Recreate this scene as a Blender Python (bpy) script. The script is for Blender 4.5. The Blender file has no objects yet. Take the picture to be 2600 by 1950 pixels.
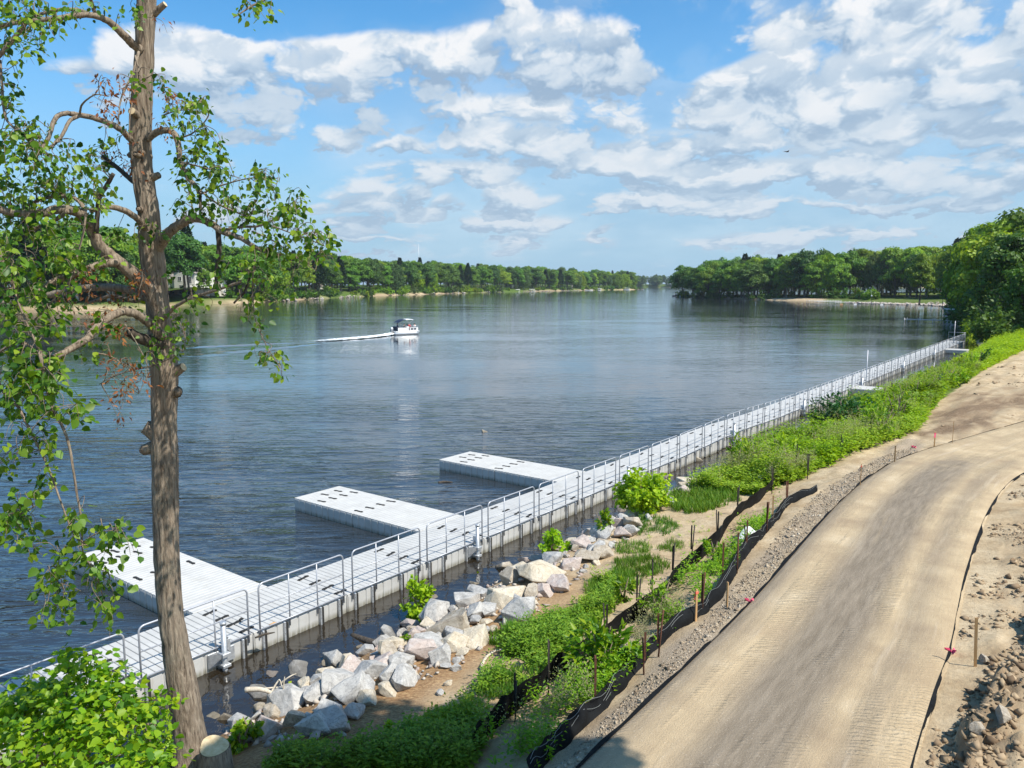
import bpy, bmesh, math, random
import numpy as np
from mathutils import Vector, Matrix

random.seed(7)
RNG = np.random.default_rng(11)
sc = bpy.context.scene
C = sc.collection

# ------------------------------------------------------------------ camera
H = 7.9                              # eye height above the river, metres
CX, CY, F = 1106.0, 829.5, 1661.6    # reference frame 2212 x 1659
PITCH = math.atan((CY - 612.6) / F)
SP, CP = math.sin(PITCH), math.cos(PITCH)
cam = bpy.data.cameras.new('camera')
cam.sensor_width = 36.0
cam.lens = 36.0 * F / 2212.0
cam.clip_start, cam.clip_end = 0.1, 20000
camo = bpy.data.objects.new('camera', cam)
C.objects.link(camo)
camo.location = (0, 0, H)
camo.rotation_euler = (math.pi / 2 - PITCH, 0, 0)
sc.camera = camo

# ------------------------------------------------------------------ light
SUN = Vector((0.84, -0.54, 0)).normalized() * math.cos(math.radians(55))
SUN.z = math.sin(math.radians(55))
sun = bpy.data.lights.new('sun', 'SUN')
sun.energy = 5.0
sun.angle = math.radians(0.53)
sun.color = (1.0, 0.95, 0.86)
suno = bpy.data.objects.new('sun', sun)
C.objects.link(suno)
suno.location = (20, -20, 40)
suno.rotation_euler = SUN.to_track_quat('Z', 'Y').to_euler()

sc.view_settings.view_transform = 'Standard'
sc.view_settings.look = 'None'
sc.view_settings.gamma = 1.0
sc.view_settings.use_curve_mapping = False
sc.view_settings.exposure = 0.4

world = bpy.data.worlds.new('World')
sc.world = world
world.use_nodes = True


class NT:
    """small helper to write node maths"""
    def __init__(self, tree):
        self.t = tree
        self.n = tree.nodes
        self.l = tree.links

    def node(self, typ, **kw):
        n = self.n.new(typ)
        for k, v in kw.items():
            setattr(n, k, v)
        return n

    def put(self, sock, v):
        if isinstance(v, bpy.types.NodeSocket):
            self.l.new(v, sock)
        else:
            try:
                sock.default_value = v
            except (TypeError, ValueError):
                sock.default_value = tuple(v) + (1.0,)

    def m(self, op, a, b=None, c=None, clamp=False):
        n = self.node('ShaderNodeMath', operation=op, use_clamp=clamp)
        for i, v in enumerate((a, b, c)):
            if v is not None:
                self.put(n.inputs[i], v)
        return n.outputs[0]

    def add(self, a, b): return self.m('ADD', a, b)
    def sub(self, a, b): return self.m('SUBTRACT', a, b)
    def mul(self, a, b): return self.m('MULTIPLY', a, b)
    def div(self, a, b): return self.m('DIVIDE', a, b)
    def mx(self, a, b): return self.m('MAXIMUM', a, b)
    def mn(self, a, b): return self.m('MINIMUM', a, b)

    def smooth(self, v, lo, hi, a=0.0, b=1.0):
        n = self.node('ShaderNodeMapRange', interpolation_type='SMOOTHSTEP')
        self.put(n.inputs[0], v)
        for i, x in enumerate((lo, hi, a, b)):
            self.put(n.inputs[1 + i], x)
        return n.outputs[0]

    def mix(self, f, a, b, blend='MIX'):
        n = self.node('ShaderNodeMix', data_type='RGBA', blend_type=blend)
        self.put(n.inputs[0], f)
        self.put(n.inputs[6], a)
        self.put(n.inputs[7], b)
        return n.outputs[2]

    def comb(self, x, y, z=0.0):
        n = self.node('ShaderNodeCombineXYZ')
        for i, v in enumerate((x, y, z)):
            self.put(n.inputs[i], v)
        return n.outputs[0]

    def sep(self, v):
        n = self.node('ShaderNodeSeparateXYZ')
        self.put(n.inputs[0], v)
        return n.outputs

    def noise(self, vec, scale, detail=4.0, rough=0.5, dist=0.0, dim='3D', color=False):
        n = self.node('ShaderNodeTexNoise', noise_dimensions=dim)
        if vec is not None:
            self.put(n.inputs['Vector'], vec)
        n.inputs['Scale'].default_value = scale
        n.inputs['Detail'].default_value = detail
        n.inputs['Roughness'].default_value = rough
        n.inputs['Distortion'].default_value = dist
        return n.outputs[1 if color else 0]

    def mapping(self, vec, scale=(1, 1, 1), rot=(0, 0, 0), loc=(0, 0, 0)):
        n = self.node('ShaderNodeMapping')
        self.put(n.inputs[0], vec)
        n.inputs[1].default_value = loc
        n.inputs[2].default_value = rot
        n.inputs[3].default_value = scale
        return n.outputs[0]

    def ramp(self, v, stops):
        n = self.node('ShaderNodeValToRGB')
        self.put(n.inputs[0], v)
        e = n.color_ramp.elements
        while len(e) > 1:
            e.remove(e[-1])
        e[0].position = stops[0][0]
        e[0].color = tuple(stops[0][1]) + (1.0,)
        for p, col in stops[1:]:
            x = e.new(p)
            x.color = tuple(col) + (1.0,)
        return n.outputs[0]


def pxdir(x, y):
    """azimuth (clockwise from +Y) and elevation of a direction in the photograph"""
    dx, dy, dz = x - CX, F * CP - (y - CY) * SP, -(F * SP + (y - CY) * CP)
    return math.atan2(dx, dy), math.atan2(dz, math.hypot(dx, dy))


# clouds of the sky: where they stand (photo direction), half width, half height, weight
CLOUDS = [
    (450, 160, 270, 85, 1.25), (170, 175, 130, 55, 1.0), (640, 200, 330, 90, 1.0), (850, 150, 190, 80, 1.2),
    (560, 255, 330, 40, .7),
    (1230, 140, 250, 100, 1.15), (1330, 110, 100, 85, 1.2), (1090, 35, 100, 55, .95), (1010, 110, 130, 70, .9),
    (1140, 260, 260, 50, .8), (1160, 330, 190, 65, 1.2), (1180, 275, 90, 40, 1.1),
    (760, 450, 80, 62, 1.0), (715, 495, 95, 25, .8), (1130, 445, 58, 38, 1.1), (880, 335, 55, 30, .95), (870, 430, 60, 25, .75),
    (975, 460, 60, 28, .85), (640, 305, 140, 34, .75),
    (1660, 210, 190, 95, 1.25), (1840, 240, 150, 75, 1.15), (2120, 200, 170, 100, 1.2), (1960, 170, 250, 100, 1.05),
    (1900, 50, 520, 75, 1.0), (2200, 60, 300, 110, 1.0),
    (1650, 280, 190, 45, 1.1), (2000, 290, 300, 50, 1.0), (1500, 340, 330, 45, .95), (1980, 345, 330, 45, .95),
    (1330, 385, 180, 40, 1.1), (1700, 400, 420, 38, 1.15), (2130, 410, 270, 50, 1.1), (1450, 448, 300, 26, 1.0), (1000, 390, 200, 30, .95),
    (1320, 470, 60, 13, .8), (1343, 522, 24, 13, .95), (1195, 530, 50, 16, .7), (1880, 532, 30, 8, .7), (1130, 500, 170, 20, .9),
    (1640, 472, 280, 22, 1.05), (1950, 468, 260, 20, 1.05), (1800, 525, 360, 16, .85), (1540, 425, 80, 24, .8), (760, 535, 170, 18, .8), (560, 470, 150, 24, .75), (600, 360, 170, 26, .6), (1300, 300, 160, 40, .9),
]
HOLES = [(1500, 95, 150, 95, 1.0), (600, 400, 180, 70, .4), (620, 20, 380, 75, .9), (1390, 40, 120, 60, .7), (60, 60, 240, 100, .8),
         (470, 340, 120, 40, .5), (1330, 250, 60, 20, .3), (590, 165, 30, 26, .5)]


def build_world():
    nt = NT(world.node_tree)
    nt.n.clear()
    out = nt.node('ShaderNodeOutputWorld')
    bg = nt.node('ShaderNodeBackground')
    bg.inputs['Strength'].default_value = 0.1
    nt.l.new(bg.outputs[0], out.inputs[0])
    sky = nt.node('ShaderNodeTexSky', sky_type='NISHITA', sun_disc=False)
    sky.sun_elevation = math.radians(55)
    sky.sun_rotation = math.atan2(SUN.x, SUN.y)
    sky.air_density = 1.0
    sky.dust_density = 0.6
    sky.ozone_density = 3.0

    q = nt
    tc = nt.node('ShaderNodeTexCoord')
    x, y, z = nt.sep(tc.outputs['Generated'])
    az = nt.m('ARCTAN2', x, y)
    el = nt.m('ARCSINE', nt.mn(nt.mx(z, -1.0), 1.0))

    def layer(a, e):
        return q.mul(a, 4.0), q.mul(q.m('LOGARITHM', q.add(q.mx(e, 0.0), .16), 2.71828), 2.5)
    u, v = layer(az, el)

    def puff(vec, det):
        vo = q.node('ShaderNodeTexVoronoi', feature='F1', voronoi_dimensions='2D')
        q.put(vo.inputs['Vector'], vec)
        vo.inputs['Scale'].default_value = 3.0
        vo.inputs['Detail'].default_value = det
        vo.inputs['Roughness'].default_value = .52
        vo.inputs['Lacunarity'].default_value = 2.3
        return vo.outputs['Distance']
    n0 = q.noise(q.comb(u, v, 3.1), 2.4, 7.0, 0.56, 0.0)
    warp = q.comb(q.m('MULTIPLY_ADD', q.sub(n0, .5), .28, u), q.m('MULTIPLY_ADD', q.sub(n0, .5), .22, v), 3.1)
    n1 = q.m('MULTIPLY_ADD', puff(warp, 3.0), -.55, q.m('MULTIPLY_ADD', n0, .9, .33))
    n2 = q.noise(q.comb(u, v, 9.7), .9, 2.0, 0.5)
    u2, v2 = layer(q.add(az, 0.012), q.add(el, 0.020))
    warp2 = q.comb(q.m('MULTIPLY_ADD', q.sub(n0, .5), .28, u2), q.m('MULTIPLY_ADD', q.sub(n0, .5), .22, v2), 3.1)
    n3 = q.m('MULTIPLY_ADD', puff(warp2, 3.0), -.55, q.m('MULTIPLY_ADD', n0, .9, .33))
    wz = q.m('MULTIPLY_ADD', q.sub(n2, .5), .22, az)
    we = q.m('MULTIPLY_ADD', q.sub(n1, .5), .05, el)

    def ell(c):
        a0, e0 = pxdir(c[0], c[1])
        ra = abs(pxdir(c[0] + c[2], c[1])[0] - a0)
        re = abs(pxdir(c[0], c[1] - c[3])[1] - e0)
        w = c[4]
        a = q.m('MULTIPLY_ADD', wz, 1 / ra, -a0 / ra)
        b = q.m('MULTIPLY_ADD', we, 1 / re, -e0 / re)
        r = q.m('MULTIPLY_ADD', a, a, q.mul(b, b))
        return q.m('MULTIPLY_ADD', r, -w * .7, w), b
    inside = q.smooth(q.m('ABSOLUTE', az), 0.6, 0.9)       # beside and behind the frame: open sky with scattered clouds
    best = q.m('MULTIPLY_ADD', inside, .12, -0.45)
    rel, wsum = q.mul(q.sub(n1, .5), .3), 0.1
    for c in CLOUDS:
        val, b = ell(c)
        wgt = q.m('POWER', 300.0, val)
        wsum = q.add(wsum, wgt)
        rel = q.m('MULTIPLY_ADD', wgt, b, rel)
        best = q.m('SMOOTH_MAX', best, val, .18)
    rel = q.div(rel, wsum)
    hole = 0.0
    for c in HOLES:
        hole = q.mx(hole, ell(c)[0])
    d0 = q.sub(best, hole)
    d0 = q.m('MULTIPLY_ADD', q.sub(n1, 0.41), 2.3, d0)
    d0 = q.m('MULTIPLY_ADD', q.sub(n2, 0.5), 0.8, d0)
    alpha = nt.mul(nt.smooth(d0, -0.04, 0.46), nt.smooth(el, -.01, .02))
    thick = nt.smooth(d0, 0.2, 1.6)
    edge = nt.smooth(nt.sub(n1, n3), -0.16, 0.16)
    top = nt.smooth(rel, -0.8, 0.5)
    lit = nt.add(nt.mul(edge, 0.38), nt.mul(top, 0.58))
    lit = nt.sub(lit, nt.mul(nt.sub(1.0, thick), 0.10))
    far = nt.smooth(el, 0.0, 0.34, 1.0, 0.0)
    # thin grey veil between the heaps, over the middle and right of the view and on round that way
    side = q.smooth(q.m('MULTIPLY_ADD', q.sub(n2, .5), .9, az), -.50, -.05)
    band = q.mul(q.smooth(el, .005, .075), q.smooth(q.m('MULTIPLY_ADD', az, -.30, el), .42, .27))
    veil = q.mul(q.mul(side, band), q.smooth(q.m('MULTIPLY_ADD', q.sub(n2, .5), .7, n1), .36, .62, .35, .95))
    veil = q.mul(veil, q.smooth(hole, .0, .5, 1.0, .15))
    vshade = q.smooth(q.m('MULTIPLY_ADD', q.sub(n2, .5), .8, n0), .34, .64)
    K = 10.0
    ccol = nt.ramp(lit, [(0.10, (.25, .345, .47)), (0.38, (.40, .49, .59)), (0.62, (.58, .63, .68)), (0.86, (.74, .74, .745))])
    ccol = nt.mix(nt.mul(far, .62), ccol, (.36, .47, .58))
    ccol = nt.mix(1.0, ccol, (K, K, K), 'MULTIPLY')
    skyc = nt.mix(1.0, sky.outputs[0], (SKYM[0], SKYM[1], SKYM[2]), 'MULTIPLY')
    skyc = nt.mix(nt.mul(far, .92), skyc, (.30 * K, .455 * K, .60 * K))
    vcol = nt.mix(vshade, (.33 * K, .43 * K, .55 * K), (.53 * K, .60 * K, .67 * K))
    skyc = nt.mix(nt.mul(veil, .97), skyc, vcol)
    col = nt.mix(nt.mul(alpha, .95), skyc, ccol)
    nt.l.new(col, bg.inputs[0])


SKYM = (0.58, 1.2, 1.46)
build_world()

# ================================================================== helpers
def at(x, y, z=0.0):
    """ground point: where the sight line of photo point (x, y) meets height z"""
    v = F * SP + (y - CY) * CP
    t = (H - z) / v
    return Vector(((x - CX) * t, (F * CP - (y - CY) * SP) * t, z))


def atY(x, y, Y):
    t = Y / (F * CP - (y - CY) * SP)
    return Vector(((x - CX) * t, Y, H - t * (F * SP + (y - CY) * CP)))


def perpx(x, y, Y):
    """metres per photo pixel there"""
    return Y / (F * CP - (y - CY) * SP)


def project(P):
    P = np.asarray(P, float)
    X, Y, Z = P[..., 0], P[..., 1], P[..., 2] - H
    d = Y * CP - Z * SP
    return CX + F * X / d, CY - F * (Y * SP + Z * CP) / d


def tag(o, label=None, cat=None, group=None, kind=None):
    if label: o['label'] = label
    if cat: o['category'] = cat
    if group: o['group'] = group
    if kind: o['kind'] = kind
    return o


def link(o, parent=None):
    C.objects.link(o)
    if parent is not None:
        o.parent = parent
    return o


def empty(name, loc=(0, 0, 0), rz=0.0, label=None, cat=None, group=None):
    o = bpy.data.objects.new(name, None)
    o.empty_display_size = 0.2
    C.objects.link(o)
    o.location = loc
    o.rotation_euler = (0, 0, rz)
    return tag(o, label, cat, group)


def mesh_np(name, V, Fc, mats, smooth=False):
    """mesh from arrays; Fc is (k, m) of one face size"""
    V = np.ascontiguousarray(V, dtype=np.float32)
    Fc = np.ascontiguousarray(Fc, dtype=np.int32)
    me = bpy.data.meshes.new(name)
    me.vertices.add(len(V))
    me.vertices.foreach_set('co', V.ravel())
    k, m = Fc.shape
    me.loops.add(k * m)
    me.loops.foreach_set('vertex_index', Fc.ravel())
    me.polygons.add(k)
    me.polygons.foreach_set('loop_start', np.arange(0, k * m, m, dtype=np.int32))
    if smooth:
        me.polygons.foreach_set('use_smooth', np.ones(k, dtype=bool))
    me.update(calc_edges=True)
    for mt in (mats if isinstance(mats, (list, tuple)) else [mats]):
        me.materials.append(mt)
    return me


class MB:
    """collects shapes that end up as one mesh"""
    def __init__(self):
        self.v, self.f, self.mi, self.sm = [], [], [], []

    def raw(self, vs, fs, mi=0, sm=False):
        b = len(self.v)
        self.v.extend(tuple(p) for p in vs)
        for f in fs:
            self.f.append(tuple(b + i for i in f))
            self.mi.append(mi)
            self.sm.append(sm)
        return self

    def box(self, x0, x1, y0, y1, z0, z1, mi=0):
        vs = [(x, y, z) for z in (z0, z1) for y in (y0, y1) for x in (x0, x1)]
        fs = [(0, 2, 3, 1), (4, 5, 7, 6), (0, 1, 5, 4), (2, 6, 7, 3), (0, 4, 6, 2), (1, 3, 7, 5)]
        return self.raw(vs, fs, mi)

    def cbox(self, x0, x1, y0, y1, z0, z1, c=.01, mi=0):
        """box with a chamfered top"""
        vs = []
        for z, q in ((z0, 0), (z1 - c, 0), (z1, c)):
            vs += [(x0 + q, y0 + q, z), (x1 - q, y0 + q, z), (x1 - q, y1 - q, z), (x0 + q, y1 - q, z)]
        fs = [(3, 2, 1, 0), (8, 9, 10, 11)]
        for l in (0, 4):
            for i in range(4):
                j = (i + 1) % 4
                fs.append((l + i, l + j, l + 4 + j, l + 4 + i))
        return self.raw(vs, fs, mi)

    def prism(self, pts, z0, z1, mi=0):
        n = len(pts)
        vs = [(p[0], p[1], z0) for p in pts] + [(p[0], p[1], z1) for p in pts]
        fs = [tuple(reversed(range(n))), tuple(range(n, 2 * n))]
        fs += [(i, (i + 1) % n, n + (i + 1) % n, n + i) for i in range(n)]
        return self.raw(vs, fs, mi)

    def xprism(self, prof, y0, y1, mi=0):
        """profile of (x, z) points extruded along y"""
        n = len(prof)
        vs = [(p[0], y0, p[1]) for p in prof] + [(p[0], y1, p[1]) for p in prof]
        fs = [tuple(range(n)), tuple(reversed(range(n, 2 * n)))]
        fs += [((i + 1) % n, i, n + i, n + (i + 1) % n) for i in range(n)]
        return self.raw(vs, fs, mi)

    def tube(self, pts, r, sides=8, mi=0, cap=True, sm=True):
        pts = [Vector(p) for p in pts]
        n = len(pts)
        rs = r if isinstance(r, (list, tuple, np.ndarray)) else [r] * n
        vs, fs = [], []
        up = None
        for i, p in enumerate(pts):
            t = (pts[min(i + 1, n - 1)] - pts[max(i - 1, 0)])
            t = t.normalized() if t.length > 1e-9 else Vector((0, 0, 1))
            if up is None:
                up = Vector((0, 0, 1)) if abs(t.z) < .9 else Vector((1, 0, 0))
            a = (up - t * up.dot(t)).normalized()
            up = a
            b = t.cross(a)
            for k in range(sides):
                w = 2 * math.pi * k / sides
                vs.append(p + (a * math.cos(w) + b * math.sin(w)) * float(rs[i]))
        for i in range(n - 1):
            for k in range(sides):
                k2 = (k + 1) % sides
                fs.append((i * sides + k, i * sides + k2, (i + 1) * sides + k2, (i + 1) * sides + k))
        self.raw(vs, fs, mi, sm)
        if cap:
            b = len(self.v) - n * sides
            for ring, rev in ((0, True), (n - 1, False)):
                idx = [b + ring * sides + k for k in range(sides)]
                self.f.append(tuple(reversed(idx)) if rev else tuple(idx))
                self.mi.append(mi)
                self.sm.append(False)
        return self

    def mesh(self, name, mats):
        me = bpy.data.meshes.new(name)
        me.from_pydata([tuple(p) for p in self.v], [], self.f)
        for mt in (mats if isinstance(mats, (list, tuple)) else [mats]):
            me.materials.append(mt)
        me.polygons.foreach_set('material_index', self.mi)
        me.polygons.foreach_set('use_smooth', self.sm)
        me.update()
        return me

    def build(self, name, mats, parent=None):
        return link(bpy.data.objects.new(name, self.mesh(name, mats)), parent)


def obj(name, me, parent=None):
    return link(bpy.data.objects.new(name, me), parent)


def spline(pts, per=6):
    """Catmull-Rom through points (any dimension)"""
    P = np.asarray(pts, float)
    P = np.vstack([2 * P[0] - P[1], P, 2 * P[-1] - P[-2]])
    out = []
    for i in range(1, len(P) - 2):
        p0, p1, p2, p3 = P[i - 1:i + 3]
        for k in range(per):
            t = k / per
            out.append(.5 * (2 * p1 + (p2 - p0) * t + (2 * p0 - 5 * p1 + 4 * p2 - p3) * t ** 2 + (3 * p1 - p0 - 3 * p2 + p3) * t ** 3))
    out.append(P[-2])
    return np.array(out)


def _hash(ix, iy, seed):
    h = (ix.astype(np.int64) * 374761393 + iy.astype(np.int64) * 668265263 + seed * 974711) & 0x7fffffff
    h = ((h ^ (h >> 13)) * 1274126177) & 0x7fffffff
    return ((h ^ (h >> 16)) & 0xffff) / 65535.0


def vnoise(x, y, seed=0):
    x, y = np.asarray(x, float), np.asarray(y, float)
    ix, iy = np.floor(x), np.floor(y)
    fx, fy = x - ix, y - iy
    fx, fy = fx * fx * (3 - 2 * fx), fy * fy * (3 - 2 * fy)
    ix, iy = ix.astype(np.int64), iy.astype(np.int64)
    a, b = _hash(ix, iy, seed), _hash(ix + 1, iy, seed)
    c, d = _hash(ix, iy + 1, seed), _hash(ix + 1, iy + 1, seed)
    return (a + (b - a) * fx) * (1 - fy) + (c + (d - c) * fx) * fy - .5


def fbm(x, y, seed=0, oct=4):
    s, a = 0, 1.0
    for o in range(oct):
        s = s + a * vnoise(np.asarray(x) * 2 ** o, np.asarray(y) * 2 ** o, seed + o)
        a *= .5
    return s


def inpoly(px, py, poly):
    px, py = np.asarray(px), np.asarray(py)
    r = np.zeros(px.shape, bool)
    n = len(poly)
    for i in range(n):
        x0, y0 = poly[i]
        x1, y1 = poly[(i + 1) % n]
        c = ((y0 > py) != (y1 > py)) & (px < (x1 - x0) * (py - y0) / (y1 - y0 + 1e-12) + x0)
        r ^= c
    return r


# ---- leaves -------------------------------------------------------
T_HEART = (np.array([(0, 0, 0), (.18, .36, .05), (.55, .36, .03), (1, 0, -.10), (.55, -.36, .03), (.18, -.36, .05), (.45, 0, -.05)]),
           np.array([(0, 6, 1), (1, 6, 2), (2, 6, 3), (3, 6, 4), (4, 6, 5), (5, 6, 0)]))
T_LANCE = (np.array([(0, 0, 0), (.4, .21, .06), (1, 0, -.10), (.4, -.21, .06)]), np.array([(0, 2, 1), (0, 3, 2)]))
T_CLUMP = (np.array([(0, 0, 0), (.45, .42, .10), (1, 0, -.06), (.55, -.42, .06)]), np.array([(0, 2, 1), (0, 3, 2)]))
T_BLADE = (np.array([(0, -.05, 0), (0, .05, 0), (.6, .03, .05), (.6, -.03, .05), (1, 0, 0)]), np.array([(0, 2, 1), (0, 3, 2), (3, 4, 2)]))


def unit(a):
    return a / np.maximum(np.linalg.norm(a, axis=-1, keepdims=True), 1e-9)


def frames(A, N):
    A = unit(A)
    N = unit(N - A * np.sum(N * A, axis=1, keepdims=True))
    return A, np.cross(N, A), N


def leaf_mesh(name, P, A, N, L, mat, tpl=T_CLUMP):
    """many leaves at P along A with face normal N and length L"""
    P, L = np.asarray(P, float), np.asarray(L, float)
    A, B, N = frames(np.asarray(A, float), np.asarray(N, float))
    tv, tf = tpl
    V = (P[:, None, :] + L[:, None, None] * (tv[None, :, 0, None] * A[:, None, :] + tv[None, :, 1, None] * B[:, None, :] + tv[None, :, 2, None] * N[:, None, :]))
    k, m = len(P), len(tv)
    Fc = (tf[None] + (np.arange(k) * m)[:, None, None]).reshape(-1, tf.shape[1])
    return mesh_np(name, V.reshape(-1, 3), Fc, mat)


def rsphere(n):
    return unit(RNG.normal(size=(n, 3)))


# ================================================================== materials
def mat(name, col=(.5, .5, .5), rough=.6, metal=0.0, spec=.5):
    m = bpy.data.materials.new(name)
    m.use_nodes = True
    b = m.node_tree.nodes['Principled BSDF']
    b.inputs['Base Color'].default_value = (*col, 1)
    b.inputs['Roughness'].default_value = rough
    b.inputs['Metallic'].default_value = metal
    b.inputs['Specular IOR Level'].default_value = spec
    return m


def nmat(name, rough=.7, metal=0.0, spec=.4):
    m = mat(name, rough=rough, metal=metal, spec=spec)
    nt = NT(m.node_tree)
    return m, nt, nt.n['Principled BSDF']


def bump(nt, b, h, strength=.5, dist=.02):
    n = nt.node('ShaderNodeBump')
    n.inputs['Strength'].default_value = strength
    n.inputs['Distance'].default_value = dist
    nt.put(n.inputs['Height'], h)
    nt.l.new(n.outputs[0], b.inputs['Normal'])
    return n


def grained(name, c1, c2, scale=6.0, rough=.7, bumpd=.01, detail=6, metal=0.0, spec=.4, coords='Object', stretch=(1, 1, 1), lo=.35, hi=.65):
    m, nt, b = nmat(name, rough, metal, spec)
    tc = nt.node('ShaderNodeTexCoord')
    v = nt.mapping(tc.outputs[coords], stretch)
    n = nt.noise(v, scale, detail, .6)
    nt.put(b.inputs['Base Color'], nt.ramp(n, [(lo, c1), (hi, c2)]))
    if bumpd:
        bump(nt, b, n, .6, bumpd)
    return m


def leafmat(name, cols, transl=.35, gloss=.45, objvar=.25):
    """cols: dark .. bright; each leaf its own shade, each plant a little its own"""
    m = bpy.data.materials.new(name)
    m.use_nodes = True
    nt = NT(m.node_tree)
    nt.n.clear()
    out = nt.node('ShaderNodeOutputMaterial')
    geo = nt.node('ShaderNodeNewGeometry')
    oi = nt.node('ShaderNodeObjectInfo')
    r = geo.outputs['Random Per Island']
    k = len(cols) - 1
    base = nt.ramp(r, [(i / k, c) for i, c in enumerate(cols)])
    hs = nt.node('ShaderNodeHueSaturation')
    nt.put(hs.inputs['Hue'], nt.m('MULTIPLY_ADD', oi.outputs['Random'], objvar * .10, .5 - objvar * .05))
    wn = nt.node('ShaderNodeTexWhiteNoise', noise_dimensions='1D')
    nt.put(wn.inputs['W'], oi.outputs['Random'])
    nt.put(hs.inputs['Value'], nt.m('MULTIPLY_ADD', wn.outputs[0], objvar * 1.6, 1 - objvar * .8))
    nt.put(hs.inputs['Color'], base)
    p = nt.node('ShaderNodeBsdfPrincipled')
    p.inputs['Roughness'].default_value = gloss
    p.inputs['Specular IOR Level'].default_value = .35
    nt.l.new(hs.outputs[0], p.inputs['Base Color'])
    tr = nt.node('ShaderNodeBsdfTranslucent')
    warm = nt.mix(1.0, hs.outputs[0], (1.35, 1.25, .45), 'MULTIPLY')
    nt.l.new(warm, tr.inputs['Color'])
    mx = nt.node('ShaderNodeMixShader')
    mx.inputs[0].default_value = transl
    nt.l.new(p.outputs[0], mx.inputs[1])
    nt.l.new(tr.outputs[0], mx.inputs[2])
    nt.l.new(mx.outputs[0], out.inputs[0])
    return m


M = {}
M['leaf_linden'] = leafmat('leaf_linden', [(.022, .075, .010), (.06, .15, .012), (.13, .24, .016), (.25, .34, .025)], .42)
M['leaf_dead'] = leafmat('leaf_dead', [(.16, .05, .025), (.30, .10, .04), (.46, .19, .06)], .3, .7)
M['leaf_bush'] = leafmat('leaf_bush', [(.05, .14, .008), (.13, .28, .010), (.23, .38, .014), (.36, .45, .016)], .46)
M['leaf_weed'] = leafmat('leaf_weed', [(.13, .28, .010), (.24, .42, .014), (.36, .52, .022)], .45, .5)
M['leaf_weed2'] = leafmat('leaf_weed2', [(.17, .29, .018), (.28, .41, .03), (.40, .49, .06)], .42, .6)
M['leaf_grass'] = leafmat('leaf_grass', [(.06, .17, .012), (.10, .24, .015), (.18, .28, .03)], .35, .6)
M['leaf_sumac'] = leafmat('leaf_sumac', [(.02, .085, .02), (.035, .12, .025), (.06, .16, .03)], .35)
M['leaf_pale'] = leafmat('leaf_pale', [(.22, .22, .10), (.32, .31, .15), (.14, .18, .05)], .3, .7)
M['leaf_gold'] = leafmat('leaf_gold', [(.50, .33, .01), (.60, .42, .015), (.30, .32, .02)], .3, .7)
M['leaf_dark'] = leafmat('leaf_dark', [(.036, .10, .014), (.062, .15, .016), (.10, .19, .022)], .32, .55, .35)
M['leaf_mid'] = leafmat('leaf_mid', [(.07, .17, .012), (.12, .24, .016), (.18, .30, .022)], .36, .55, .35)
M['leaf_light'] = leafmat('leaf_light', [(.12, .235, .012), (.20, .32, .016), (.28, .39, .024)], .38, .55, .35)
M['leaf_grey'] = leafmat('leaf_grey', [(.075, .145, .042), (.115, .195, .055), (.16, .24, .07)], .34, .6, .3)
M['leaf_pine'] = leafmat('leaf_pine', [(.010, .035, .014), (.02, .055, .02), (.03, .07, .022)], .15, .6, .2)


def bark_material():
    m, nt, b = nmat('bark', .9, spec=.2)
    tc = nt.node('ShaderNodeTexCoord')
    v = nt.mapping(tc.outputs['Object'], (1, 1, .11))
    n = nt.noise(v, 30, 7, .66, .35)
    n2 = nt.noise(tc.outputs['Object'], 3.0, 3)
    c = nt.ramp(n, [(.34, (.075, .055, .04)), (.45, (.215, .165, .12)), (.66, (.37, .30, .225))])
    c = nt.mix(nt.smooth(n2, .5, .75, 0, .4), c, (.23, .215, .165))
    nt.put(b.inputs['Base Color'], c)
    bump(nt, b, n, 1.0, .035)
    return m


M['bark'] = bark_material()
M['bark_dark'] = grained('bark_dark', (.03, .024, .018), (.10, .08, .06), 20, .9, .01, stretch=(1, 1, .2))
M['bark_far'] = grained('bark_far', (.07, .055, .04), (.20, .165, .125), 3, .9, .0, stretch=(1, 1, .2))
M['bark_pale'] = grained('bark_pale', (.35, .31, .25), (.55, .50, .42), 3, .9, .0, stretch=(1, 1, .2))
M['twig'] = grained('twig', (.12, .09, .06), (.26, .20, .14), 30, .85, 0)
M['wood_cut'] = grained('wood_cut', (.48, .36, .2), (.62, .5, .32), 14, .8, .004, stretch=(1, 1, 1))
M['stake_wood'] = grained('stake_wood', (.42, .24, .10), (.58, .36, .17), 20, .8, 0, stretch=(1, 1, .1))
M['driftwood'] = grained('driftwood', (.42, .35, .26), (.62, .55, .44), 20, .85, .004)


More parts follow.
